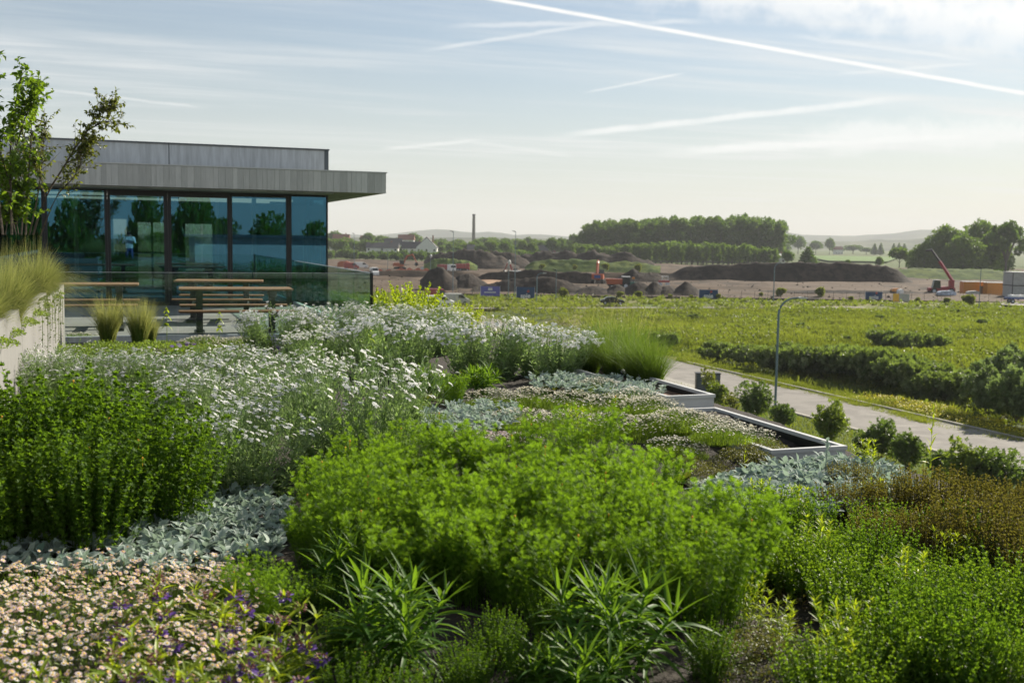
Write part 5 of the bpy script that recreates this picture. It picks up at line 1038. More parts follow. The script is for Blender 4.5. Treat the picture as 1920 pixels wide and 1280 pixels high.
lg = MB(); cc = np.c_[rgm.uniform(33, 44, 26000), rgm.uniform(34, 85, 26000)]; blades(lg, np.c_[cc, np.full(len(cc), G+.02)], rgm.uniform(0, 6.28, len(cc)), rgm.uniform(.1, .28, len(cc)), rgm.uniform(.2, .7, len(cc)), .035, 1, .2, 0, .2, .6, .2, rgm); lg.build('lawn_grass', M['meadow'], kind='stuff')
# ------------------------------------------------------------------ street lamps
M['lamp_grey'] = mat('galvanised_pole', (.13, .19, .22), .45, metal=.4, var=.08)
M['lamp_head'] = mat('lamp_head', (.55, .56, .56), .4)
def curved_lamp(lab, loc, rz, H, r=.075, arm=.7, group='curved street lamps'):
    t = thing('street_lamp', lab, 'street lamp', loc, rz, group); R_ = 1.15*H/8; P = [(0, 0, 0), (0, 0, H*.4), (0, 0, H-R_)] + [(R_-R_*math.cos(a), 0, H-R_+R_*math.sin(a)) for a in np.linspace(.25, 1.45, 6)] + [(R_+arm*.35, 0, H+.02)]
    b = MB(); b.tube(P, np.linspace(r, r*.55, len(P)), 8); b.build('pole', M['lamp_grey'], t, smooth=True); x = R_+arm*.3
    b = MB(); b.prism([(x, H-.05), (x+.62, H-.02), (x+.62, H+.05), (x+.2, H+.10), (x, H+.06)], -.14, .14); b.build('lamp_head', M['lamp_head'], t); MB().cyl((0, 0, 0), r*1.5, .5, 8).build('base', M['lamp_grey'], t); return t
def tall_lamp(lab, loc, H, heads=1, r=.09):
    t = thing('street_lamp', lab, 'street lamp', loc, -YAW, 'tall straight street lamps'); MB().tube([(0, 0, 0), (0, 0, H)], [r, r*.6], 8).build('pole', M['lamp_grey'], t)
    for s in ((-1, 1) if heads == 2 else (-1,)): b = MB(); b.prism([(s*.02, H-.15), (s*.75, H+.12), (s*.75, H+.2), (s*.02, H+.05)] if s > 0 else [(-.02, H+.05), (-.75, H+.2), (-.75, H+.12), (-.02, H-.15)], -.16, .16); b.build('lamp_head', M['dark_metal'], t)
    return t
lp_ = PZ(1453, 772, G); hl = zat(1500, 559, float((lp_-EYE) @ f0)) - G
curved_lamp('curved grey street lamp standing nearest, beside the road above the shrubs', lp_, -YAW+.06, hl, .095)
def far_lamp(px, ytop, ybase, lab, kind, rz=None, H=None):
    p = PZ(px, ybase, G); dep = float((p-EYE) @ f0); h = zat(px, ytop, dep)-G
    return curved_lamp(lab, p, -YAW if rz is None else rz, h, .11) if kind == 'c' else tall_lamp(lab, p, h, 2 if kind == 'd' else 1)
far_lamp(1450, 493, 566, 'curved street lamp in front of the long dark soil mound', 'c'); far_lamp(1006, 512, 572, 'curved street lamp on the near side of the orange ramp', 'c')
far_lamp(965, 434, 560, 'tall straight lamp in front of the white pickup', 't'); far_lamp(849, 434, 552, 'tall straight lamp left of the brick chimney', 't'); far_lamp(1042, 506, 566, 'short straight pole right of the curved lamp by the ramp', 't'); far_lamp(1835, 502, 585, 'thin pole before the orange containers', 't')
far_lamp(664, 438, 512, 'thin lamp post above the glass rail, by the red machines', 't'); far_lamp(727, 470, 512, 'short pole between the white van and the orange digger', 't')
def globe_post(px, ytop, ybase, lab):
    p = PZ(px, ybase, G); dep = float((p-EYE) @ f0); h = zat(px, ytop, dep)-G; t = thing('globe_post', lab, 'lamp post', p, -YAW); MB().tube([(0, 0, 0), (0, 0, h)], [.09, .06], 8).build('pole', M['lamp_grey'], t); b = MB(); b.tube([(0, 0, h-.9), (0.1, 0, h-.55), (.15, 0, h-.1), (.12, 0, h+.2)], [.12, .34, .30, .08], 8); b.build('lamp_head', M['white_metal'], t, smooth=True)
globe_post(953, 489, 558, 'post with a white globe head beside the white pickup'); globe_post(807, 478, 520, 'small white headed post behind the soil cone')

# ------------------------------------------------------------------ vehicles and plant (local x = right in view, y = away)
def paint(n, c, r=.4): return mat(n, c, r, var=.06)
M['red'] = paint('red_paint', (.30, .035, .03)); M['orange'] = paint('orange_paint', (.38, .085, .025)); M['amber'] = paint('amber_paint', (.48, .19, .025)); M['white'] = paint('white_paint', (.72, .72, .70)); M['blue'] = paint('blue_panel', (.02, .06, .22)); M['green'] = paint('tractor_green', (.03, .13, .10)); M['navy'] = paint('banner_navy', (.008, .045, .12), .7); M['violet'] = paint('banner_violet', (.10, .10, .34), .7); M['tyre'] = mat('tyre', (.02, .02, .02), .9); M['carblack'] = mat('car_paint', (.012, .014, .017), .22, var=.05); M['carglass'] = mat('car_glass', (.02, .028, .03), .08, var=.0); M['headlight'] = mat('headlight', (.8, .78, .6), .2); M['crimson'] = paint('crimson_paint', (.26, .02, .03)); M['yellow'] = paint('banner_yellow', (.75, .42, .04), .7); M['greysheet'] = mat('grey_sheet', (.38, .38, .36), .7); M['tarp'] = mat('blue_white_sheet', (.42, .48, .58), .6, var=.3, scale=.8); M['net'] = mat('orange_net', (.50, .13, .07), .9, var=.3, scale=1.2)
def wheel(par, x, y, r, w=.24):
    o = MB().cyl((x, y-w/2, r), r, w, 14, axis='y').build('wheel', M['tyre'], par); MB().cyl((x, y-w/2-.008, r), r*.55, w+.016, 10, axis='y').build('rim', M['zinc'], o); return o
def loc(px, dep, z=G+.5): return AD(px, dep, z)
# the dark car on the street
cp = PZ(1148, 575, G); cp[2] = G+.42; car = thing('parked_car', 'dark saloon car on the street beyond the meadow', 'car', cp, -YAW-.02)
prof = [(-2.2, .35), (-2.22, .72), (-2.05, .88), (-1.65, .95), (-1.0, 1.40), (-.1, 1.47), (.55, 1.36), (1.15, .98), (1.95, .84), (2.2, .66), (2.22, .35)]
b = MB()
for i in range(1, len(prof)-1):
    for y0, y1 in ((-.86, .86),): b.prism([prof[0], prof[i], prof[i+1]] if True else 0, y0, y1)
b.build('body', M['carblack'], car); b = MB()
for y in (-.868, .862): b.add([(-1.45, y, .97), (-.98, y, 1.34), (-.12, y, 1.40), (.5, y, 1.30), (.98, y, .98)], [(0, 1, 2, 3, 4)])
b.build('side_window', M['carglass'], car); MB().add([(.60, -.75, 1.35), (1.14, -.8, 1.0), (1.14, .8, 1.0), (.60, .75, 1.35)], [(0, 1, 2, 3)]).build('windscreen', M['carglass'], car)
for x in (-1.35, 1.4):
    for y in (-.78, .78): wheel(car, x, y, .33)
for y in (-.62, .62): boxo('headlight', 2.10, 2.235, y-.2, y+.2, .60, .74, M['headlight'], car)
# vans and trucks
def van(lab, px, dep, rz, L=4.8, H=2.1, m='white', face=1, z=G+.5, cat='van', group=None):
    t = thing('van', lab, cat, loc(px, dep, z), -YAW+rz); p = [(-L/2, .4), (-L/2, H-.15), (-L/2+.15, H), (L*.18, H), (L*.36, H*.62), (L/2-.05, H*.5), (L/2, .4)]; p = [(face*x, z_) for x, z_ in p]
    MB().prism(p if face > 0 else p[::-1], -.95, .95).build('body', M[m], t); b = MB()
    for y in (-.957, .957): b.add([(face*L*.05, y, H*.62), (face*L*.05, y, H*.9), (face*L*.2, y, H*.9), (face*L*.33, y, H*.62)], [(0, 1, 2, 3)])
    b.add([(face*L*.205, -.85, H*.97), (face*L*.205, .85, H*.97), (face*L*.362, .85, H*.64), (face*L*.362, -.85, H*.64)], [(0, 1, 2, 3)]); b.build('window', M['carglass'], t)
    for x in (-L*.3, L*.3):
        for y in (-.85, .85): wheel(t, x, y, .36)
    return t
def truck(lab, px, dep, rz, bodym='red', cabm='white', L=7.0, face=1):
    t = thing('truck', lab, 'truck', loc(px, dep), -YAW+rz); f = face
    MB().box(min(f*-L*.5, f*L*.22), max(f*-L*.5, f*L*.22), -1.2, 1.2, 1.1, 2.7).build('load_body', M[bodym], t); MB().box(min(f*L*.25, f*L*.5), max(f*L*.25, f*L*.5), -1.15, 1.15, .7, 2.9).build('cab', M[cabm], t)
    MB().box(f*L*.5-.01 if f > 0 else -L*.5-.02, f*L*.5+.02 if f > 0 else -L*.5+.01, -1.0, 1.0, 1.8, 2.6).build('windscreen', M['carglass'], t); MB().box(-L*.5, L*.5, -.5, .5, .6, 1.09).build('chassis', M['dark_metal'], t)
    for x in (-L*.33, -L*.15, L*.36):
        for y in (-1.0, 1.0): wheel(t, x, y, .5, .3)
    return t
def excavator(lab, px, dep, rz, m='orange', cab='carglass', boom=1, s=1.0, blue=False):
    t = thing('excavator', lab, 'excavator', loc(px, dep), -YAW+rz, sc_=s)
    for y in (-1.05, 1.05):
        b = MB(); b.prism([(-1.9, .3), (-1.5, .02), (1.5, .02), (1.9, .3), (1.9, .6), (1.5, .86), (-1.5, .86), (-1.9, .6)], y-.3, y+.3); b.build('track', M['tyre'], t)
    b = MB(); b.prism([(-2.2, 1.1), (1.2, 1.05), (1.2, 1.7), (-.6, 2.2), (-2.0, 2.2), (-2.25, 1.9)], -1.25, 1.25); b.box(-.6, .6, -.5, .5, .8, 1.06); b.build('house', M[m], t)
    if blue: boxo('rear_panel', -2.30, -2.262, -.7, .7, 1.25, 1.95, M['blue'], t)
    b = MB(); b.prism([(-.2, 1.72), (1.25, 1.72), (1.15, 3.0), (-.1, 3.05)], -1.25, -.2); b.build('cab', M[cab], t)
    b = MB(); b.tube([(1.0, .35, 1.7), (2.4, .35, 4.4), (4.2, .35, 4.9)], [.28, .32, .22], 5); b.build('boom', M[m], t); b = MB(); b.tube([(4.0, .35, 5.1), (5.4, .35, 2.4)], [.22, .16], 5); b.build('stick', M[m], t)
    b = MB(); b.prism([(5.1, 2.4), (5.7, 2.3), (5.9, 1.4), (5.2, 1.1), (4.7, 1.6)], -.2, .9); b.build('bucket', M['dark_metal'], t); return t
ex_ = excavator('orange excavator seen from behind with a blue panel, in front of the long mound', 1123, 262, math.pi/2-.15, 'orange', blue=True, s=1.1); ex_.location.z += 1.3
excavator('orange red excavator beside the red netting at the far left of the site', 750, 400, .2, 'orange', s=1.15)
excavator('small orange excavator behind the white pickup', 967, 345, 2.4, 'red', s=.8)
van('white van facing the viewer above the end of the glass rail', 702, 330, -1.25, 5.4, 2.5); van('white van farther back left of the first, by the red machine', 678, 410, .3, 5, 2.3); van('red van beyond the corner of the pavilion', 659, 395, .2, 5.5, 2.4, 'red')
van('white pickup van with its nose to the right below the dark mounds', 972, 332, 0, 5.6, 2.2, 'white'); van('red van just behind the yellow green shrub', 822, 205, .1, 5.2, 2.5, 'red', z=G+.1); van('white van in front of the red van, behind the yellow green shrub', 826, 190, .05, 5.0, 2.0, 'white', z=G+.1); van('pale grey van beside the tall lamp at the left', 858, 196, .1, 4.6, 2.1, 'greysheet', z=G+.1)
truck('red tipper truck with a white cab behind the soil cone', 838, 372, -.9, 'red', 'white', 8); truck('red lorry body parked right of the tipper truck', 868, 390, .0, 'red', 'red', 5)
# green tractor with orange dumper
tt_ = thing('tractor', 'dark green tractor towing a dump trailer among the soil piles', 'tractor', loc(1180, 262), -YAW); b = MB(); b.prism([(-.6, 1.0), (2.2, 1.0), (2.2, 1.75), (.5, 1.9), (-.6, 1.9)], -.5, .5); b.build('bonnet', M['green'], tt_); b = MB(); b.prism([(-1.5, 1.2), (.4, 1.2), (.25, 3.0), (-1.4, 3.0)], -.85, .85); b.build('cab', M['carglass'], tt_); boxo('cab_roof', -1.6, .4, -.9, .9, 3.001, 3.15, M['white'], tt_); boxo('beacon', .9, 1.5, -.2, .2, 2.5, 3.0, M['amber'], tt_); boxo('beacon_post', 1.15, 1.25, -.05, .05, 1.7, 2.5, M['dark_metal'], tt_)
for x, r in ((-.7, .85), (1.7, .6)):
    for y in (-.95, .95): wheel(tt_, x, y, r, .5)
dm = thing('dump_trailer', 'orange dump trailer hitched behind the green tractor', 'trailer', loc(1158, 263), -YAW); b = MB(); b.prism([(-2.4, 1.2), (1.6, 1.2), (1.9, 2.5), (-2.7, 2.5)], -1.15, 1.15); b.build('skip', M['orange'], dm); boxo('chassis', -2.2, 2.4, -.4, .4, .8, 1.19, M['dark_metal'], dm)
for x in (-1.2, .1):
    for y in (-1.0, 1.0): wheel(dm, x, y, .6, .4)
ro = thing('road_roller', 'small red and white roller at the left end of the long dark mound', 'roller', loc(1246, 282), -YAW); MB().cyl((-.9, -.8, .55), .55, 1.6, 14, axis='y').build('drum', M['zinc'], ro); MB().cyl((1.1, -.8, .55), .55, 1.6, 14, axis='y').build('drum', M['zinc'], ro); boxo('body', -1.3, 1.5, -.6, .6, 1.12, 1.6, M['red'], ro); boxo('canopy', -.5, 1.2, -.7, .7, 2.6, 2.7, M['white'], ro)
for x in (-.4, 1.1): boxo('post', x-.05, x+.05, -.6, -.5, 1.6, 2.6, M['white'], ro)
# telehandler
te = thing('telehandler', 'dark red telehandler with its boom raised to the left before the willows', 'telehandler', loc(1768, 262), -YAW); b = MB(); b.prism([(-3.0, .8), (3.2, .8), (3.2, 1.6), (1.2, 1.9), (-3.0, 1.5)], -.9, .9); b.build('chassis', M['crimson'], te); b = MB(); b.prism([(-2.4, 1.5), (-.4, 1.5), (-.6, 3.3), (-2.0, 3.4)], -1.1, -.1); b.build('cab', M['carglass'], te); boxo('cab_roof', -2.2, -.5, -1.1, -.1, 3.41, 3.5, M['white'], te); boxo('boom_mount', 2.0, 3.1, -.35, .55, 1.6, 3.4, M['crimson'], te)
b = MB(); b.tube([(2.9, .1, 3.1), (-.6, .1, 8.0)], [.42, .38], 4); b.build('boom', M['crimson'], te); b = MB(); b.tube([(-.6, .1, 8.0), (-2.6, .1, 10.6)], [.3, .26], 4); b.build('boom_extension', M['dark_metal'], te); b = MB(); b.tube([(-2.5, .1, 10.6), (-4.0, .1, 10.5)], [.35, .2], 5); b.build('boom_head', M['dark_metal'], te)
for x in (-2.0, 2.2):
    for y in (-1.0, 1.0): wheel(te, x, y, .75, .45)
# containers, site office, bundles
def container(lab, px, dep, L, m, H=2.6, rz=0.0, door=None):
    t = thing('container', lab, 'container', loc(px, dep), -YAW+rz); boxo('body', -L/2, L/2, -1.2, 1.2, .1, H, M[m], t); b = MB(); n = int(L/.45)
    for i in range(n): x = -L/2 + .1 + i*(L-.2)/n; b.box(x, x+.18, -1.235, -1.201, .25, H-.2)
    b.build('corrugation', M[m], t, kind='stuff'); boxo('roof', -L/2-.03, L/2+.03, -1.25, 1.25, H+.001, H+.08, M['white'], t)
    if door: boxo('door', L/2-1.8, L/2-.3, -1.26, -1.236, .15, 2.2, M['dark_metal'], t)
    return t
container('orange site container with a dark doorway, left of two', 1829, 262, 5.6, 'amber', 3.1, door=1); container('orange site container at the right, beside the grey site office', 1872, 258, 5.2, 'amber', 3.1)
so = thing('site_office', 'grey two storey site office cut by the right picture edge', 'building', loc(1931, 250), -YAW); boxo('wall', -4.6, 6, -2.5, 2.5, 0, 2.75, M['greysheet'], so); boxo('upper_wall', -4.6, 6, -2.5, 2.5, 2.95, 5.8, M['greysheet'], so); boxo('floor_band', -4.7, 6.1, -2.6, 2.6, 2.751, 2.949, M['dark_metal'], so); boxo('roof', -4.75, 6.15, -2.65, 2.65, 5.801, 5.95, M['white_metal'], so); boxo('corner_post', -4.72, -4.601, -2.62, -2.501, 0, 5.8, M['dark_metal'], so)
for i in range(9): boxo('stair_tread', -2.6+i*.33, -2.2+i*.33, -3.6, -2.52, .3+i*.3, .36+i*.3, M['dark_metal'], so)
boxo('window', -1.0, .6, -2.53, -2.501, 3.8, 4.9, M['carglass'], so)
wg_ = thing('flat_trailer', 'low blue flatbed with white bundles in front of the grey site office', 'trailer', loc(1925, 222, G+.62), -YAW); boxo('bed', -3.6, 4, -1.1, 1.1, .9, 1.25, M['blue'], wg_)
for x in (-2.9, -1.2, .5): boxo('bundle', x, x+1.3, -.9, .9, 1.251, 1.7, M['white'], wg_)
for x in (-2.6, 2.2):
    for y in (-.8, .8): wheel(wg_, x, y, .45)
def heap(lab, px, dep, L, H, m, cat='bundle'):
    t = thing('sheeted_bundle', lab, cat, loc(px, dep), -YAW); b = MB(); b.prism([(-L/2, 0), (L/2, 0), (L*.46, H*.8), (L*.2, H), (-L*.3, H*.92), (-L*.48, H*.7)], -.8, .8); b.build('cover', M[m], t); b = MB(); b.box(-L/2+.1, L/2-.1, -.7, .7, -.0, .12); b.build('pallet', M['wood'], t)
heap('pale blue sheeted bundle lying before the telehandler', 1779, 252, 4.2, 1.3, 'tarp'); heap('yellow topped pallet at the right foot of the long mound', 1683, 262, 2.2, 1.3, 'amber'); heap('white wrapped pallet beside the yellow topped one', 1692, 259, 1.2, 1.2, 'white'); heap('pale stacked blocks in front of the left orange container', 1829, 256, 3.0, 1.2, 'greysheet'); heap('white van sized bundle behind the red netting', 795, 400, 2.0, 1.3, 'white'); heap('red container shaped stack at the far left, right of the pavilion', 645, 430, 5.0, 2.2, 'orange')
for px, dep, L, lab in ((692, 345, 10, 'orange safety netting in front of the white van at the left'), (725, 360, 9, 'orange safety netting right of the white van'), (780, 380, 12, 'orange safety netting right of the orange red excavator')):
    o = MB(); xs = np.linspace(-L/2, L/2, 30); zt = .9 + .35*np.sin(xs*2.1); v = [(x, .3*math.sin(x), 0) for x in xs] + [(x, .3*math.sin(x)+.3, z) for x, z in zip(xs, zt)]; o.add(v, [(i, i+1, 31+i, 30+i) for i in range(29)]); q = o.build('safety_net', M['net']); tag(q, lab, 'safety net'); q.location = tuple(loc(px, dep)); q.rotation_euler = (0, 0, -YAW)
# banners on the site fence
def text(par, s, size, x, z, m, y=-.06, name='lettering'):
    c = bpy.data.curves.new(name, 'FONT'); c.body = s; c.size = size; c.align_x = 'CENTER'; c.extrude = .004; c.offset = .02*size; tmp = bpy.data.objects.new('tmp', c); COL.objects.link(tmp); me = bpy.data.meshes.new_from_object(tmp.evaluated_get(bpy.context.evaluated_depsgraph_get())); bpy.data.objects.remove(tmp); me.materials.clear(); me.materials.append(m); o = mob(name, me, par); o.location = (x, y, z); o.rotation_euler = (math.pi/2, 0, 0); return o
def banner(lab, px, ybase, w, h, m, z0=.35):
    p = PZ(px, ybase, G); t = thing('banner', lab, 'banner', (p[0], p[1], G+.1), -YAW, 'banners on the site fence'); b = MB(); xs = np.linspace(-w/2, w/2, 9); ys = .04*np.sin(xs*2.2); v = [(x, y, z0) for x, y in zip(xs, ys)] + [(x, y, z0+h) for x, y in zip(xs, ys)] + [(x, y+.02, z0) for x, y in zip(xs, ys)] + [(x, y+.02, z0+h) for x, y in zip(xs, ys)]
    b.add(v, [(i, i+1, 10+i, 9+i) for i in range(8)] + [(19+i, 18+i, 27+i, 28+i) for i in range(8)]); b.build('sheet', M[m], t)
    for x in (-w/2-.05, w/2+.05): MB().tube([(x, .1, 0), (x, .1, z0+h+.1)], .04, 6).build('post', M['zinc'], t)
    return t
def logo_banner(lab, px, yb, w=3.8, h=1.75):
    t = banner(lab, px, yb, w, h, 'navy'); text(t, 'spie', 1.25, 0, .42, M['white']); b = MB(); b.cyl((.55, -.075, 1.72), .26, .02, 14, axis='y'); b.build('dot', M['red'], t); return t
logo_banner('navy banner with white letters and a red dot, left of three, behind the curved lamp', 985, 563, 3.6, 2.2); logo_banner('navy banner with white letters and a red dot below the end of the soil piles', 1328, 563, 3.9, 1.8); logo_banner('navy banner with white letters and a red dot at the right, below the long mound', 1638, 565, 3.6, 1.6)
vb = banner('violet banner with a white emblem and script at the left of the site', 919, 559, 3.9, 2.0, 'violet'); b = MB()
for k in range(3): b.add([(-.45+k*.3, -.07, 1.7), (-.15+k*.3, -.07, 1.7), (-.3+k*.3, -.07, 2.2)], [(0, 1, 2)])
b.box(-.45, .45, -.075, -.065, 1.55, 1.68); b.build('emblem', M['white'], vb); b = MB(); xs = np.linspace(-1.2, 1.2, 17)
for i, (x0, x1) in enumerate(zip(xs[:-1], xs[1:])): b.add([(x0, -.07, .95+.12*(i % 2)), (x1-.03, -.07, .95+.12*((i+1) % 2)), (x1-.03, -.07, 1.17+.12*((i+1) % 2)), (x0, -.07, 1.17+.12*(i % 2))], [(0, 1, 2, 3)])
b.build('script', M['white'], vb)
yb_ = banner('yellow and pale grey sheet on the fence right of the last navy banner', 1689, 569, 3.4, 1.6, 'greysheet'); boxo('panel', -1.72, -.45, -.075, -.05, .35, 1.98, M['yellow'], yb_)
# mesh fence along the site
fe = thing('site_fence', 'thin wire mesh fence on posts along the building site', 'fence', FENCE_A); Lf = float(np.linalg.norm(FENCE_B-FENCE_A)); ang = math.atan2(fd[1], fd[0]); fe.rotation_euler = (0, 0, ang); nf = 44
fpost = MB().tube([(0, 0, 0), (0, 0, 2.0)], .035, 5).mesh('post', M['dark_metal'])
for i in range(nf): mob('post', fpost, fe, (i*Lf/(nf-1), 0, .1))
b = MB()
for z in (.3, 1.15, 2.0): b.tube([(0, 0, z), (Lf, 0, z)], .010, 3)
for i in range(90): x = i*Lf/90; b.box(x, x+.012, -.005, .005, .2, 2.0)
b.build('wire_mesh', M['zinc_dark'], fe, kind='stuff')

# ------------------------------------------------------------------ soil mounds and banks
def mound(name, lab, prof, dep, W, m, cat='soil mound', seed=0, rg_=1.0, zb=G+.4, tilt=0.0, flat=.0, n=64, group=None):
    """heap whose crest follows the (px, py) profile at distance dep; W is its half depth"""
    px = np.array([p[0] for p in prof], float); py = np.array([p[1] for p in prof], float); xs = np.linspace(px[0], px[-1], n); deps = dep + tilt*(xs-px[0]); cr = np.array([zat(x, np.interp(x, px, py), d) for x, d in zip(xs, deps)])-zb; cr = np.maximum(cr, .02); ts = np.linspace(-1, 1, 25)
    c0 = AD((px[0]+px[-1])/2, float(np.mean(deps)), zb); v = []
    for tt in ts:
        a = abs(tt); hgt = max(0, 1-max(0, (a-flat)/(1-flat))**1.15)
        for x, c, d in zip(xs, cr, deps):
            q = AD(x, d + W*tt, 0); nz = rg_*.22*c*float(noise.noise((q[0]*.16+seed, q[1]*.16, seed))) + rg_*.12*c*float(noise.noise((q[0]*.45, q[1]*.6, seed+3)))
            nz += .16*c*(abs(float(noise.noise((q[0]*.9, q[1]*.9, seed+7))))-.2); v.append((q[0]-c0[0], q[1]-c0[1], max(0, c*hgt + nz*(1-a))))
    i = np.arange(len(ts)-1)[:, None]*n + np.arange(n-1)[None]; q = np.stack([i, i+1, i+n+1, i+n], -1).reshape(-1, 4); o = MB().add(v, q).build(name, M[m], smooth=True); o.location = tuple(c0); tag(o, lab, cat, group); return o
mound('soil_mound', 'long dark flat topped soil mound across the right of the site', [(1236, 527), (1262, 512), (1285, 501), (1330, 497), (1400, 493), (1460, 491), (1530, 492), (1600, 494), (1660, 498), (1686, 505), (1706, 522), (1716, 528)], 340, 6.0, 'mound', seed=1, rg_=.3)
mound('soil_mound', 'dark soil mound behind the tall lamps, left of the long grassy bank', [(795, 488), (820, 478), (850, 470), (890, 467), (915, 470), (940, 482), (962, 494), (975, 499)], 430, 10, 'mound', seed=2)
mound('soil_mound', 'low dark mound joined to the right of the one behind the tall lamps', [(895, 480), (925, 473), (960, 474), (985, 484), (1000, 495)], 445, 9, 'mound', seed=8)
mound('soil_mound', 'long low dark mound behind the grassy bank in the middle', [(955, 488), (985, 474), (1030, 471), (1080, 473), (1120, 471), (1170, 474), (1205, 483), (1228, 494)], 455, 9, 'mound', seed=3)
mound('soil_mound', 'dark soil cone behind the yellow green shrub', [(788, 526), (805, 508), (822, 498), (832, 500), (845, 512), (858, 525)], 250, 6, 'mound', seed=4)
mound('soil_mound', 'dark broken bank right of the soil cone', [(846, 528), (862, 514), (880, 513), (900, 524), (915, 531)], 262, 6, 'mound', seed=5)
mound('pit_bank', 'long dark bank under the white pickup', [(880, 527), (915, 512), (960, 508), (1020, 508), (1080, 509), (1120, 512), (1140, 524)], 292, 3.2, 'mound', 'soil bank', 6)
mound('pit_bank', 'dark stony bank below the orange excavator', [(890, 538), (950, 521), (1010, 519), (1060, 526), (1098, 542)], 248, 4.5, 'mound', 'soil bank', 9)
rp_ = np.array([PD(868, 520, 300), PD(960, 527, 282), PD(1040, 540, 262), PD(1104, 552, 244), PD(1104, 560, 232), PD(1030, 552, 248), PD(950, 537, 266), PD(866, 526, 284)]); o0 = rp_[0].copy(); o0[2] = G+.4; b = MB(); lo = rp_.copy(); lo[:, 2] = G+.4; n8 = 8
b.add(rp_-o0, [(0, 7, 6, 1), (1, 6, 5, 2), (2, 5, 4, 3)], .5, 0); b.add(np.concatenate([rp_, lo])-o0, [(i, (i+1) % 8, 8+(i+1) % 8, 8+i) for i in range(8)], .5, 1); q = b.build('soil_ramp', [M['ramp'], M['mound']]); q.location = tuple(o0); tag(q, 'orange brown soil ramp running down to the right behind the curved lamp', 'soil ramp')
mound('soil_mound', 'small grey soil cone behind the green tractor', [(1158, 522), (1178, 510), (1188, 504), (1200, 509), (1235, 514), (1255, 523)], 310, 6, 'mound', seed=10)
for i, (a, b_, t_, dep, lab) in enumerate([(620, 900, 508, 330, 'low brown soil berm at the far left of the site, behind the white van'), (1330, 1760, 545, 262, 'low brown soil berm running below the long dark mound'), (1000, 1330, 512, 345, 'low brown soil berm between the grassy bank and the excavator'), (1350, 1700, 553, 243, 'low dark soil berm just behind the site fence')]):
    mound('soil_berm', lab, [(a, t_+4), (a+(b_-a)*.15, t_), (a+(b_-a)*.5, t_-1), (a+(b_-a)*.85, t_), (b_, t_+4)], dep, 3.0, 'mound' if i % 2 else 'site', 'soil bank', 40+i, rg_=.8, group='low soil berms')
for i, (a, b_, t_, lab) in enumerate([(1070, 1158, 534, 'dark soil pile at the left end of the row, below the orange excavator'), (1130, 1190, 532, 'dark soil pile below the dump trailer'), (1160, 1236, 528, 'dark soil pile below the green tractor'), (1205, 1256, 530, 'dark soil pile in the middle of the row'), (1222, 1284, 533, 'dark soil pile second from the right of the row'), (1256, 1322, 530, 'dark pointed soil pile at the right end of the row')]):
    c = (a+b_)/2; mound('soil_pile', lab, [(a, 557), (a+(c-a)*.45, (t_+546)/2), (c-3, t_), (c+4, t_+1), (b_-(b_-c)*.4, (t_+550)/2), (b_, 557)], 240, 4.5, 'mound', 'soil pile', 20+i, n=28, group='row of soil piles')
mound('grassy_bank', 'long low grassy bank before the dark mounds in the middle', [(985, 500), (1000, 490), (1040, 487), (1100, 488), (1160, 490), (1210, 493), (1240, 499)], 410, 8, 'bank_green', 'bank', 11)
mound('grassy_bank', 'green bank behind the red trucks at the left', [(795, 493), (815, 486), (850, 486), (880, 489), (896, 498)], 400, 7, 'bank_green', 'bank', 12)
mound('grassy_bank', 'long green bank below the willows at the right', [(1640, 506), (1690, 503), (1760, 503), (1850, 506), (1940, 508), (2040, 510)], 390, 12, 'bank_green', 'bank', 13)
rgc = np.random.default_rng(77); cd = MB(); n_ = 1800; dd_ = 232 + 190*rgc.uniform(0, 1, n_)**1.4; ll = rgc.uniform(-.30, .55, n_); pc = f0[None]*dd_[:, None] + r0[None]*(dd_*ll)[:, None]; pc[:, 2] = [site_h(a*b_, a) for a, b_ in zip(dd_, ll)]
OCT = (np.array([(1, 0, 0), (0, 1, 0), (-1, 0, 0), (0, -1, 0), (0, 0, .8), (0, 0, -.5)]), np.array([(0, 1, 4), (1, 2, 4), (2, 3, 4), (3, 0, 4), (1, 0, 5), (2, 1, 5), (3, 2, 5), (0, 3, 5)])); scatter(cd, OCT, pc, frames(azdir(rgc.uniform(0, 6.28, n_), rgc.normal(0, .3, n_))), .12+.38*rgc.uniform(0, 1, n_)**4, .5); cd.build('soil_clods', M['mound'], kind='stuff')
bk = shrub('bank_weeds', 'weeds', 'tall weeds on the grassy banks', 251, 1.25, 2.5, 420, .36, M['meadow'], 6, CL, False)
for i, (px, dep, z, lab, s) in enumerate([(1016, 400, 1.0, 'tall weeds at the left of the middle grassy bank', 1.0), (1080, 400, 1.0, 'tall weeds in the middle of the grassy bank', 1.0), (1136, 398, 1.0, 'young tree like weed standing on the grassy bank', 1.3), (1197, 398, .6, 'bushy weed at the right of the middle grassy bank', 1.4), (1466, 240, 0, 'tall bright weed on the fence line right of the curved lamp', 1.0), (1540, 238, 0, 'tall bright weed on the fence line left of the last navy banner', 1.15), (1430, 238, 0, 'low weed on the fence line by the curved lamp', .5), (1200, 226, 0, 'bushy weeds behind the dark car', .7), (1165, 226, 0, 'bushy weeds left of the dark car', .65), (1060, 222, 0, 'dark weed by the foot of the ramp', 1.0), (1350, 226, 0, 'weeds right of the middle navy banner', .55), (1600, 226, 0, 'weeds below the last navy banner', .5), (1725, 224, 0, 'weeds right of the yellow sheet', .55), (1780, 222, 0, 'weeds on the fence line below the blue bundle', .6), (1822, 214, 0, 'dark bush at the foot of the thin pole', 1.1), (1260, 224, 0, 'weeds below the soil piles', .5), (1300, 224, 0, 'weeds left of the middle navy banner', .45)]): p = AD(px, dep, G+.3+z); seat(bk, p, lab, s)

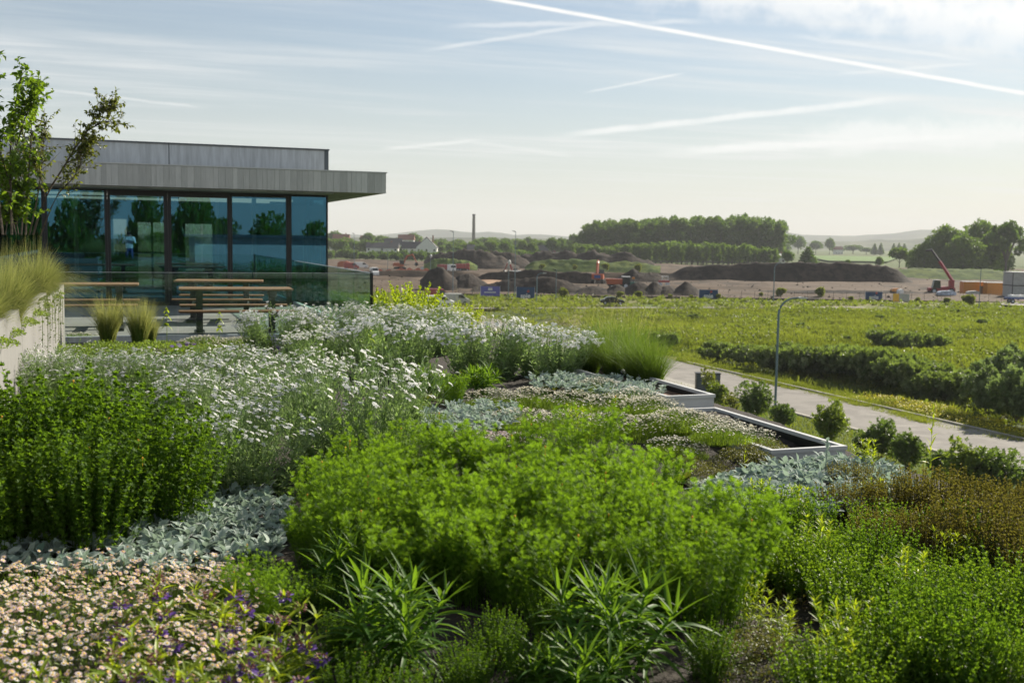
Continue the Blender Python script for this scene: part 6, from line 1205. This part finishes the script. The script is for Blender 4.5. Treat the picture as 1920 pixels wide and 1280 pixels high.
# ------------------------------------------------------------------ distant trees
def tree(name, seed, H, R, n, sz, lm, kind='round', group='g'):
    rg = np.random.default_rng(seed); t = proto(name, 'tree', group); b = MB(); lobes = []
    if kind == 'round':
        for k in range(9): a = k*2.4; q = R*.55*math.sqrt(k/9); lobes.append((q*math.cos(a), q*math.sin(a), H*(.62+.22*(1-k/9))*rg.uniform(.82, 1.05), R*rg.uniform(.42, .62), R*rg.uniform(.42, .62), H*rg.uniform(.16, .24)))
    elif kind == 'poplar':
        for k in range(8): z = H*(.30+.085*k); r_ = R*(.95 if k < 4 else 1-.10*(k-3)); lobes.append((rg.normal(0, R*.25), rg.normal(0, R*.25), z, r_*rg.uniform(.6, .9), r_*rg.uniform(.6, .9), H*.13))
    elif kind == 'cone':
        for k in range(6): z = H*(.15+.14*k); r_ = R*(1-.15*k); lobes.append((0, 0, z, r_, r_, H*.12))
    elif kind == 'willow':
        for k in range(12): a = k*2.4; q = R*.72*math.sqrt(k/12); lobes.append((q*math.cos(a), q*math.sin(a), H*(.40+.40*(1-k/12)), R*rg.uniform(.30, .45), R*rg.uniform(.30, .45), H*rg.uniform(.16, .24)))
        for k in range(9): a = k*.7; lobes.append((R*.78*math.cos(a), R*.78*math.sin(a), H*.22, R*.30, R*.30, H*.24))
    elif kind == 'open':
        for k in range(11): a = k*2.4; q = R*.9*math.sqrt((k+.5)/11); lobes.append((q*math.cos(a), q*math.sin(a), H*(.52+.40*(1-k/11))*rg.uniform(.9, 1.05), R*.30, R*.30, H*.12))
    cloud(b, lobes, n, sz, CL, rg, .5, .28); b.build('crown', lm, t, kind='stuff'); tr = MB(); tr.tube([(0, 0, -.3), (0, 0, H*.3), (R*.05, 0, H*.75)], [H*.022, H*.016, H*.006], 6)
    if kind == 'open':
        for k in range(7): a = k*.9; tr.tube([(0, 0, H*.2), (R*.35*math.cos(a), R*.35*math.sin(a), H*.55), (R*.75*math.cos(a), R*.75*math.sin(a), H*.85)], [H*.013, H*.009, H*.003], 5)
    else:
        for k in range(4): a = k*1.6; tr.tube([(0, 0, H*.28), (R*.4*math.cos(a), R*.4*math.sin(a), H*.6)], [H*.01, H*.004], 5)
    tr.build('trunk', M['bark_far'], t); return t
W1 = [tree('poplar_tree', s, 30, 6.5, 1500, 1.1, M[m_], 'poplar') for s, m_ in ((301, 'fartree'), (302, 'farlight'), (303, 'fartree'))]
wl = 'tall poplar in the dark wood on the skyline'; gW = 'poplars of the wood on the skyline'
prof_x = [1088, 1105, 1130, 1180, 1230, 1300, 1380, 1430, 1466]; prof_y = [430, 417, 412, 409, 406, 404, 401, 404, 408]
for r_ in range(3):
    for i in range(26):
        px = 1100 + i*14.2 + random.uniform(-4, 4) + r_*3; dep = 700 + r_*32 + random.uniform(-8, 8); p = AD(px, dep); ht = zat(px, np.interp(px, prof_x, prof_y)+random.uniform(-2, 7), dep)-G; s = ht/31.0
        seat(W1[(i+r_) % 3], p, wl, (1.05*random.uniform(.9, 1.2), 1.05, s), group=gW)
seat(W1[0], AD(1087, 690), 'lone poplar standing left of the dark wood', (.7, .7, .60), group='single trees by the wood')
W2 = [tree('young_poplar', s, 11, 2.0, 420, .62, M['farlight'], 'poplar') for s in (311, 312)]
for r_ in range(3):
    for i in range(40):
        px = 1078 + i*9.6 + random.uniform(-3, 3); dep = 585 + r_*22 + random.uniform(-5, 5); hh_ = np.interp(px, [1080, 1150, 1200, 1300, 1400, 1450], [10, 9.5, 11, 11.5, 11, 9])
        seat(W2[(i+r_) % 2], AD(px, dep), 'young light green poplar in the planted rows below the wood', (1.15, 1.15, hh_/11*random.uniform(.88, 1.1)), group='young poplars in planted rows')
RT = [tree('broadleaf_tree', s, 12, 6.0, 900, .95, M['fartree'], 'round') for s in (321, 322)]; RL = [tree('broadleaf_tree', s, 11, 5.5, 900, .9, M['farlight'], 'round') for s in (323, 324)]; CN = [tree('conifer_tree', 325, 12, 3.6, 800, .8, M['fartree'], 'cone')]
def far_tree(src, px, ytop, wpx, dep, lab, group=None, H0=12.0, R0=6.0):
    p = AD(px, dep); h = zat(px, ytop, dep)-G; w = wpx*dep/F_PX/2; seat(src, p, lab, (w/R0, w/R0, h/H0), group=group)
for (px, y, w, d, k, lab) in [(1395, 458, 62, 610, 'l', 'rounded light tree before the right half of the wood'), (1320, 455, 55, 640, 'l', 'rounded light tree standing in the planted rows'), (1260, 452, 60, 650, 'l', 'broad light tree below the middle of the wood'), (1430, 466, 40, 590, 'l', 'small rounded light tree at the right foot of the wood'), (1365, 464, 36, 600, 'd', 'dark rounded tree before the wood'), (1478, 470, 28, 560, 'd', 'dark rounded tree right of the wood above the long mound'), (1688, 464, 46, 560, 'l', 'broad rounded tree left of the willows'), (1650, 482, 18, 540, 'd', 'small bush like tree at the edge of the green field'), (1590, 487, 14, 520, 'd', 'small dark bush on the crest of the long mound'), (1715, 470, 40, 600, 'l', 'light tree just left of the willows'),
      (1497, 443, 34, 1300, 'd', 'hazy tree far off right of the wood, left of two'), (1556, 447, 22, 1350, 'd', 'hazy tree far off, right of two'), (1530, 452, 30, 1400, 'd', 'low hazy tree between the two far ones'), (1600, 459, 40, 1500, 'd', 'hazy tree clump beyond the green field'), (1625, 464, 30, 1450, 'd', 'low hazy tree clump right of the far white house'), (1470, 456, 30, 1250, 'd', 'hazy tree at the right edge of the wood'), (1570, 462, 34, 1420, 'd', 'hazy low tree by the far white house'), (1740, 462, 24, 1300, 'd', 'hazy tree behind the left willow'), (1450, 462, 40, 900, 'd', 'half hidden tree behind the right end of the wood')]:
    far_tree(random.choice(RL if k == 'l' else RT), px, y, w, d, lab, H0=12 if k == 'd' else 11, R0=6 if k == 'd' else 5.5, group='single trees in the far fields')
far_tree(CN[0], 1516, 462, 44, 560, 'dark pointed tree above the long mound right of the wood', 'dark pointed trees', 12, 3.6); far_tree(CN[0], 1640, 456, 16, 1400, 'hazy pointed tree beyond the green field, left of four', 'hazy pointed trees', 12, 3.6)
for i, px in enumerate((1652, 1676, 1686, 1696)): far_tree(CN[0], px, 455+i % 2, 14, 1400, ['hazy pointed tree beyond the green field, second of the row', 'hazy pointed tree beyond the field, third of the row', 'hazy pointed tree beyond the field, fourth of the row', 'hazy pointed tree beyond the field, last of the row'][i], 'hazy pointed trees', 12, 3.6)
WI = [tree('willow_tree', s, 26, 13, 3800, 1.05, M['farlight'], 'willow') for s in (331,)]
seat(WI[0], AD(1775, 520), 'big rounded willow behind the telehandler', (.92, .92, .88), .3, 'willows at the right'); seat(WI[0], AD(1835, 545), 'tallest willow, in the middle of the clump at the right', (1.05, 1.05, 1.02), 2.0, 'willows at the right'); seat(WI[0], AD(1808, 505), 'broad low willow in front of the tallest one', (1.0, .8, .72), 1.1, 'willows at the right'); seat(WI[0], AD(1862, 515), 'willow at the right end of the clump', (.72, .72, .80), 5.0, 'willows at the right'); seat(WI[0], AD(1735, 515), 'low willow at the left of the clump', (.62, .62, .56), 4.0, 'willows at the right')
op = tree('open_crowned_tree', 335, 25, 8.5, 1500, .95, M['fartree'], 'open', 'open crowned trees'); seat(op, AD(1888, 500), 'open crowned tree with bare forked limbs at the right of the willows', (1, 1, .98)); seat(op, AD(1935, 520), 'open crowned tree cut by the right picture edge', (.9, .9, .72))
# village
vt = [(630, 434, 34, 900, 'd'), (652, 446, 34, 760, 'l'), (645, 455, 26, 700, 'l'), (690, 436, 28, 880, 'd'), (716, 440, 34, 900, 'l'), (744, 446, 30, 860, 'd'), (776, 438, 32, 950, 'd'), (760, 443, 24, 1000, 'l'), (803, 452, 26, 900, 'd'), (826, 447, 30, 1000, 'd'), (842, 452, 28, 900, 'l'), (862, 449, 26, 980, 'l'), (905, 446, 30, 1000, 'd'), (925, 445, 30, 1050, 'l'), (948, 447, 28, 1000, 'd'), (972, 448, 30, 1050, 'l'), (992, 445, 20, 980, 'd'), (1012, 450, 26, 950, 'd'), (1035, 448, 28, 900, 'l'), (1058, 447, 26, 880, 'd'), (1078, 440, 28, 820, 'd'), (930, 460, 22, 760, 'd'), (975, 467, 26, 640, 'l'), (935, 468, 24, 650, 'd'), (1000, 463, 26, 720, 'd'), (1050, 460, 26, 760, 'd'), (700, 462, 20, 720, 'l'), (672, 458, 26, 740, 'd'), (735, 463, 24, 700, 'd'), (790, 464, 20, 760, 'l'), (870, 458, 26, 800, 'd'), (895, 461, 24, 780, 'l'), (590, 440, 40, 850, 'd'), (560, 445, 40, 800, 'l'), (520, 440, 44, 850, 'd'), (470, 442, 44, 820, 'l'), (420, 438, 46, 860, 'd'), (300, 436, 50, 840, 'l'), (240, 440, 50, 800, 'd'), (180, 436, 50, 830, 'l'), (110, 438, 50, 820, 'd'), (360, 442, 46, 800, 'd'), (1960, 455, 60, 700, 'd'), (2040, 452, 60, 700, 'l')]
for i, (px, y, w, d, k) in enumerate(vt): far_tree((RL if k == 'l' else RT)[i % 2], px, y, w*1.15, d, ('light' if k == 'l' else 'dark') + ' rounded tree among the village houses on the left skyline', 'village trees, ' + ('light' if k == 'l' else 'dark'), 12 if k == 'd' else 11, 6 if k == 'd' else 5.5)
vr = random.Random(5)
for i in range(64):
    px = 600 + i*7.8 + vr.uniform(-4, 4); k = vr.choice('ddl'); far_tree((RL if k == 'l' else RT)[i % 2], px, vr.uniform(446, 462), vr.uniform(20, 34), vr.uniform(660, 860), ('light' if k == 'l' else 'dark') + ' rounded tree among the village houses on the left skyline', 'village trees, ' + ('light' if k == 'l' else 'dark'), 12 if k == 'd' else 11, 6 if k == 'd' else 5.5)
hd = shrub('hedge_bush', 'hedge', 'far hedgerow bushes', 341, 3.2, 4.2, 700, .7, M['fartree'], 8, CL, False)
for i in range(46): px = 560 + i*11.5; seat(hd, AD(px, 600+random.uniform(-20, 20), G+.2), 'dark bush of the far hedgerow between the village and the site', (1.1, 1.1, random.uniform(.8, 1.25)))
for i in range(14): px = 1690 + i*20; seat(hd, AD(px, 400+random.uniform(-4, 4), G+.3), 'dark bush on the long green bank below the willows', (.8, .8, random.uniform(.5, .8)), group='bushes on the right hand bank')
# houses
M['wall_white'] = paint('house_white', (.66, .65, .60), .8); M['wall_brick'] = mat('house_brick', (.26, .13, .09), .9); M['roof_dark'] = mat('house_roof', (.075, .07, .07), .8); M['roof_red'] = mat('house_roof_red', (.22, .09, .06), .8)
def house(lab, px, dep, w, hw, hr, wm, rm, gable=False, d=9, rz=0.0, zoff=0.0):
    t = thing('village_house', lab, 'house', AD(px, dep, G+zoff), -YAW+rz, 'houses of the far village'); boxo('wall', -w/2, w/2, -d/2, d/2, 0, hw, M[wm], t); o = .4; b = MB()
    if gable: b.prism([(-w/2-o, hw-.3), (w/2+o, hw-.3), (0, hw+hr)], -d/2+.05, d/2+o); MB().add([(-w/2, -d/2-.01, hw), (w/2, -d/2-.01, hw), (0, -d/2-.01, hw+hr*.9)], [(0, 1, 2)]).build('gable', M[wm], t)
    else: b.prism([(-d/2-o, hw-.2), (d/2+o, hw-.2), (0, hw+hr)], -w/2-o, w/2+o, axis='x')
    b.build('roof', M[rm], t); c = boxo('chimney', w*.25, w*.25+.8, .2, 1.0, hw+hr*.4, hw+hr+.9, M['wall_brick'], t)
    for x in np.linspace(-w/2+1.4, w/2-1.4, 3 if w > 8 else 2): f = boxo('window', x-.6, x+.6, -d/2-.06, -d/2-.012, 1.0, 2.4, M['wall_white'], t); boxo('pane', x-.5, x+.5, -d/2-.08, -d/2-.061, 1.1, 2.3, M['carglass'], f)
    return t
house('white gabled house facing the site', 801, 640, 12, 3.4, 6.2, 'wall_white', 'roof_dark', True, zoff=3.6); house('white walled house left of the gabled one, with a long dark roof', 775, 655, 13, 3.0, 4.0, 'wall_white', 'roof_dark', zoff=3.2); house('long low pale house with a grey roof in the left of the village', 718, 660, 19, 2.8, 3.2, 'wall_white', 'roof_dark', zoff=3.4); house('red roofed house behind the long pale house', 738, 760, 12, 4, 4.5, 'wall_white', 'roof_dark', zoff=3.5); house('pale house with a red roof half hidden by trees', 762, 840, 12, 5, 4, 'wall_white', 'roof_red', zoff=6); house('low white house by the pavilion corner', 636, 700, 11, 3.2, 3, 'wall_white', 'roof_red', zoff=4); house('small pale house among trees at the left of the village', 640, 820, 12, 6, 4.5, 'wall_white', 'roof_red', zoff=4); house('row of low pale houses behind the dark mound', 905, 720, 20, 3.2, 3.4, 'wall_brick', 'roof_dark', zoff=2); house('second row of low houses right of the tall lamp', 1010, 740, 24, 3.2, 3.6, 'wall_brick', 'roof_dark', zoff=2); house('pale roofed shed behind the long low mound', 1030, 560, 10, 2.2, 1.4, 'wall_white', 'roof_dark', zoff=2.5); house('cream barn at the right foot of the wood', 1459, 610, 7.0, 4.6, 1.2, 'wall_white', 'wall_white', zoff=1.0); house('hazy white house far beyond the green field', 1572, 1400, 10, 6, 4, 'wall_white', 'roof_red'); house('hazy red roofed house at the far left behind the hedge', 690, 980, 13, 6, 4, 'wall_white', 'roof_red', zoff=4)
ch = thing('brick_chimney', 'tall dark brick factory chimney on the left skyline', 'chimney', AD(888, 1150), 0); hC = zat(888, 404, 1150)-G; MB().tube([(0, 0, 0), (0, 0, hC)], [2.1, 1.45], 14).build('shaft', M['bark_far'], ch, smooth=True); MB().cyl((0, 0, hC+.001), 1.65, 1.4, 14).build('cap', M['dark_metal'], ch)

# ------------------------------------------------------------------ what the pavilion glass mirrors: roof behind the viewer
rb = thing('rooftop_plant_room', 'long white clad plant room with a dark eave behind the viewer, mirrored in the glass', 'building', (9, -12, 0)); boxo('wall', -5.6, 9, -6, 0, -.3, 1.45, M['white_metal'], rb); boxo('roof', -5.9, 9.3, -6.3, .3, 1.451, 1.62, M['zinc_dark'], rb)
sheet('rear_roof', -30, 30, -30, -9, -.05, M['deck'])
mt = [tree('park_tree', s, 15, 6, 2600, .55, M['treeleaf'], 'round') for s in (351, 352)]
for i, (x, y, h) in enumerate([(-7.2, -36, 16.2), (-3.4, -36, 14.0), (1.5, -35, 15.0), (4.3, -36, 15.2), (-10.5, -36, 17), (14, -70, 14.0), (20, -75, 13.6), (26, -72, 14), (9.8, -72, 13.8), (7.0, -76, 13.6)]): seat(mt[i % 2], (x, y, G), ['tall tree behind the viewer, at the left of the mirrored view', 'tree mirrored between the first two panes', 'tree mirrored in the door pane', 'pointed tree mirrored in the middle pane', 'tree behind the viewer, far left', 'low far tree mirrored above the white plant room', 'low far tree mirrored at the right pane', 'low far tree beyond the plant room', 'round far tree mirrored in the fourth pane', 'far tree mirrored beside the round one'][i], ((.42 if i < 5 else .6),)*2 + (h/15,), group='trees mirrored in the glass')
# ------------------------------------------------------------------ the photographer, seen mirrored in the glass
def person():
    t = thing('person', 'person in white shirt and blue trousers holding a camera, mirrored in the glass', 'person', (0.0, -.42, -.02), 0)
    V = [(0, 0, .95), (0, 0, 1.15), (0, .01, 1.38), (0, .02, 1.50), (0, .05, 1.58), (0, .06, 1.70), (-.19, 0, 1.42), (-.26, .10, 1.18), (-.09, .24, 1.50), (-.06, .27, 1.54), (.19, 0, 1.42), (.26, .10, 1.18), (.09, .24, 1.50), (.06, .27, 1.54), (-.10, 0, .88), (-.11, .02, .48), (-.12, -.02, .08), (-.13, .12, .04), (.10, 0, .88), (.11, .02, .48), (.12, -.02, .08), (.13, .12, .04)]
    E_ = [(0, 1), (1, 2), (2, 3), (3, 4), (4, 5), (2, 6), (6, 7), (7, 8), (8, 9), (2, 10), (10, 11), (11, 12), (12, 13), (0, 14), (14, 15), (15, 16), (16, 17), (0, 18), (18, 19), (19, 20), (20, 21)]; Rr = [.15, .14, .16, .06, .085, .08, .07, .05, .035, .03, .07, .05, .035, .03, .09, .065, .045, .04, .09, .065, .045, .04]
    me = bpy.data.meshes.new('body'); me.from_pydata(V, E_, []); o = mob('body', me, t); m_ = o.modifiers.new('skin', 'SKIN')
    for sv, r in zip(me.skin_vertices[0].data, Rr): sv.radius = (r, r*.8)
    me.skin_vertices[0].data[0].use_root = True; o.modifiers.new('sub', 'SUBSURF').levels = 1; o.modifiers['sub'].render_levels = 1
    m, t2 = new_mat('clothed_person'); tc = t2.new('ShaderNodeTexCoord'); s3 = t2.new('ShaderNodeSeparateXYZ'); t2.put(s3.inputs[0], tc.outputs['Object']); z = s3.outputs[2]; y = s3.outputs[1]
    col = t2.mix(t2.math('GREATER_THAN', z, .96), c4((.03, .07, .2)), c4((.75, .74, .72))); col = t2.mix(t2.math('GREATER_THAN', z, 1.475), col, c4((.42, .25, .18))); col = t2.mix(t2.math('GREATER_THAN', z, 1.70), col, c4((.03, .02, .015))); col = t2.mix(t2.math('LESS_THAN', z, .07), col, c4((.03, .03, .03))); principled(t2, **{'Base Color': col, 'Roughness': .8}); me.materials.append(m)
    c_ = boxo('camera_in_hands', -.08, .08, .20, .27, 1.57, 1.67, M['black'], t); MB().cyl((0, .271, 1.62), .035, .07, 12, axis='y').build('lens', M['black'], c_)
person()

# ------------------------------------------------------------------ haze in the air
hz = MB().box(-6600, 8100, -3100, 8100, G-2.5, 230).build('haze', [], None); m, t = new_mat('haze_air'); t.n.remove(t.n['Principled BSDF']); v = t.new('ShaderNodeVolumePrincipled'); v.inputs['Color'].default_value = (.93, .95, .97, 1); v.inputs['Density'].default_value = 1.4e-4; v.inputs['Anisotropy'].default_value = .0; t.put(t.n['Material Output'].inputs['Volume'], v.outputs[0]); hz.data.materials.append(m); hz['kind'] = 'stuff'
clean()
for o in bpy.data.objects:
    for k in ('keep', '_n'):
        if k in o: del o[k]
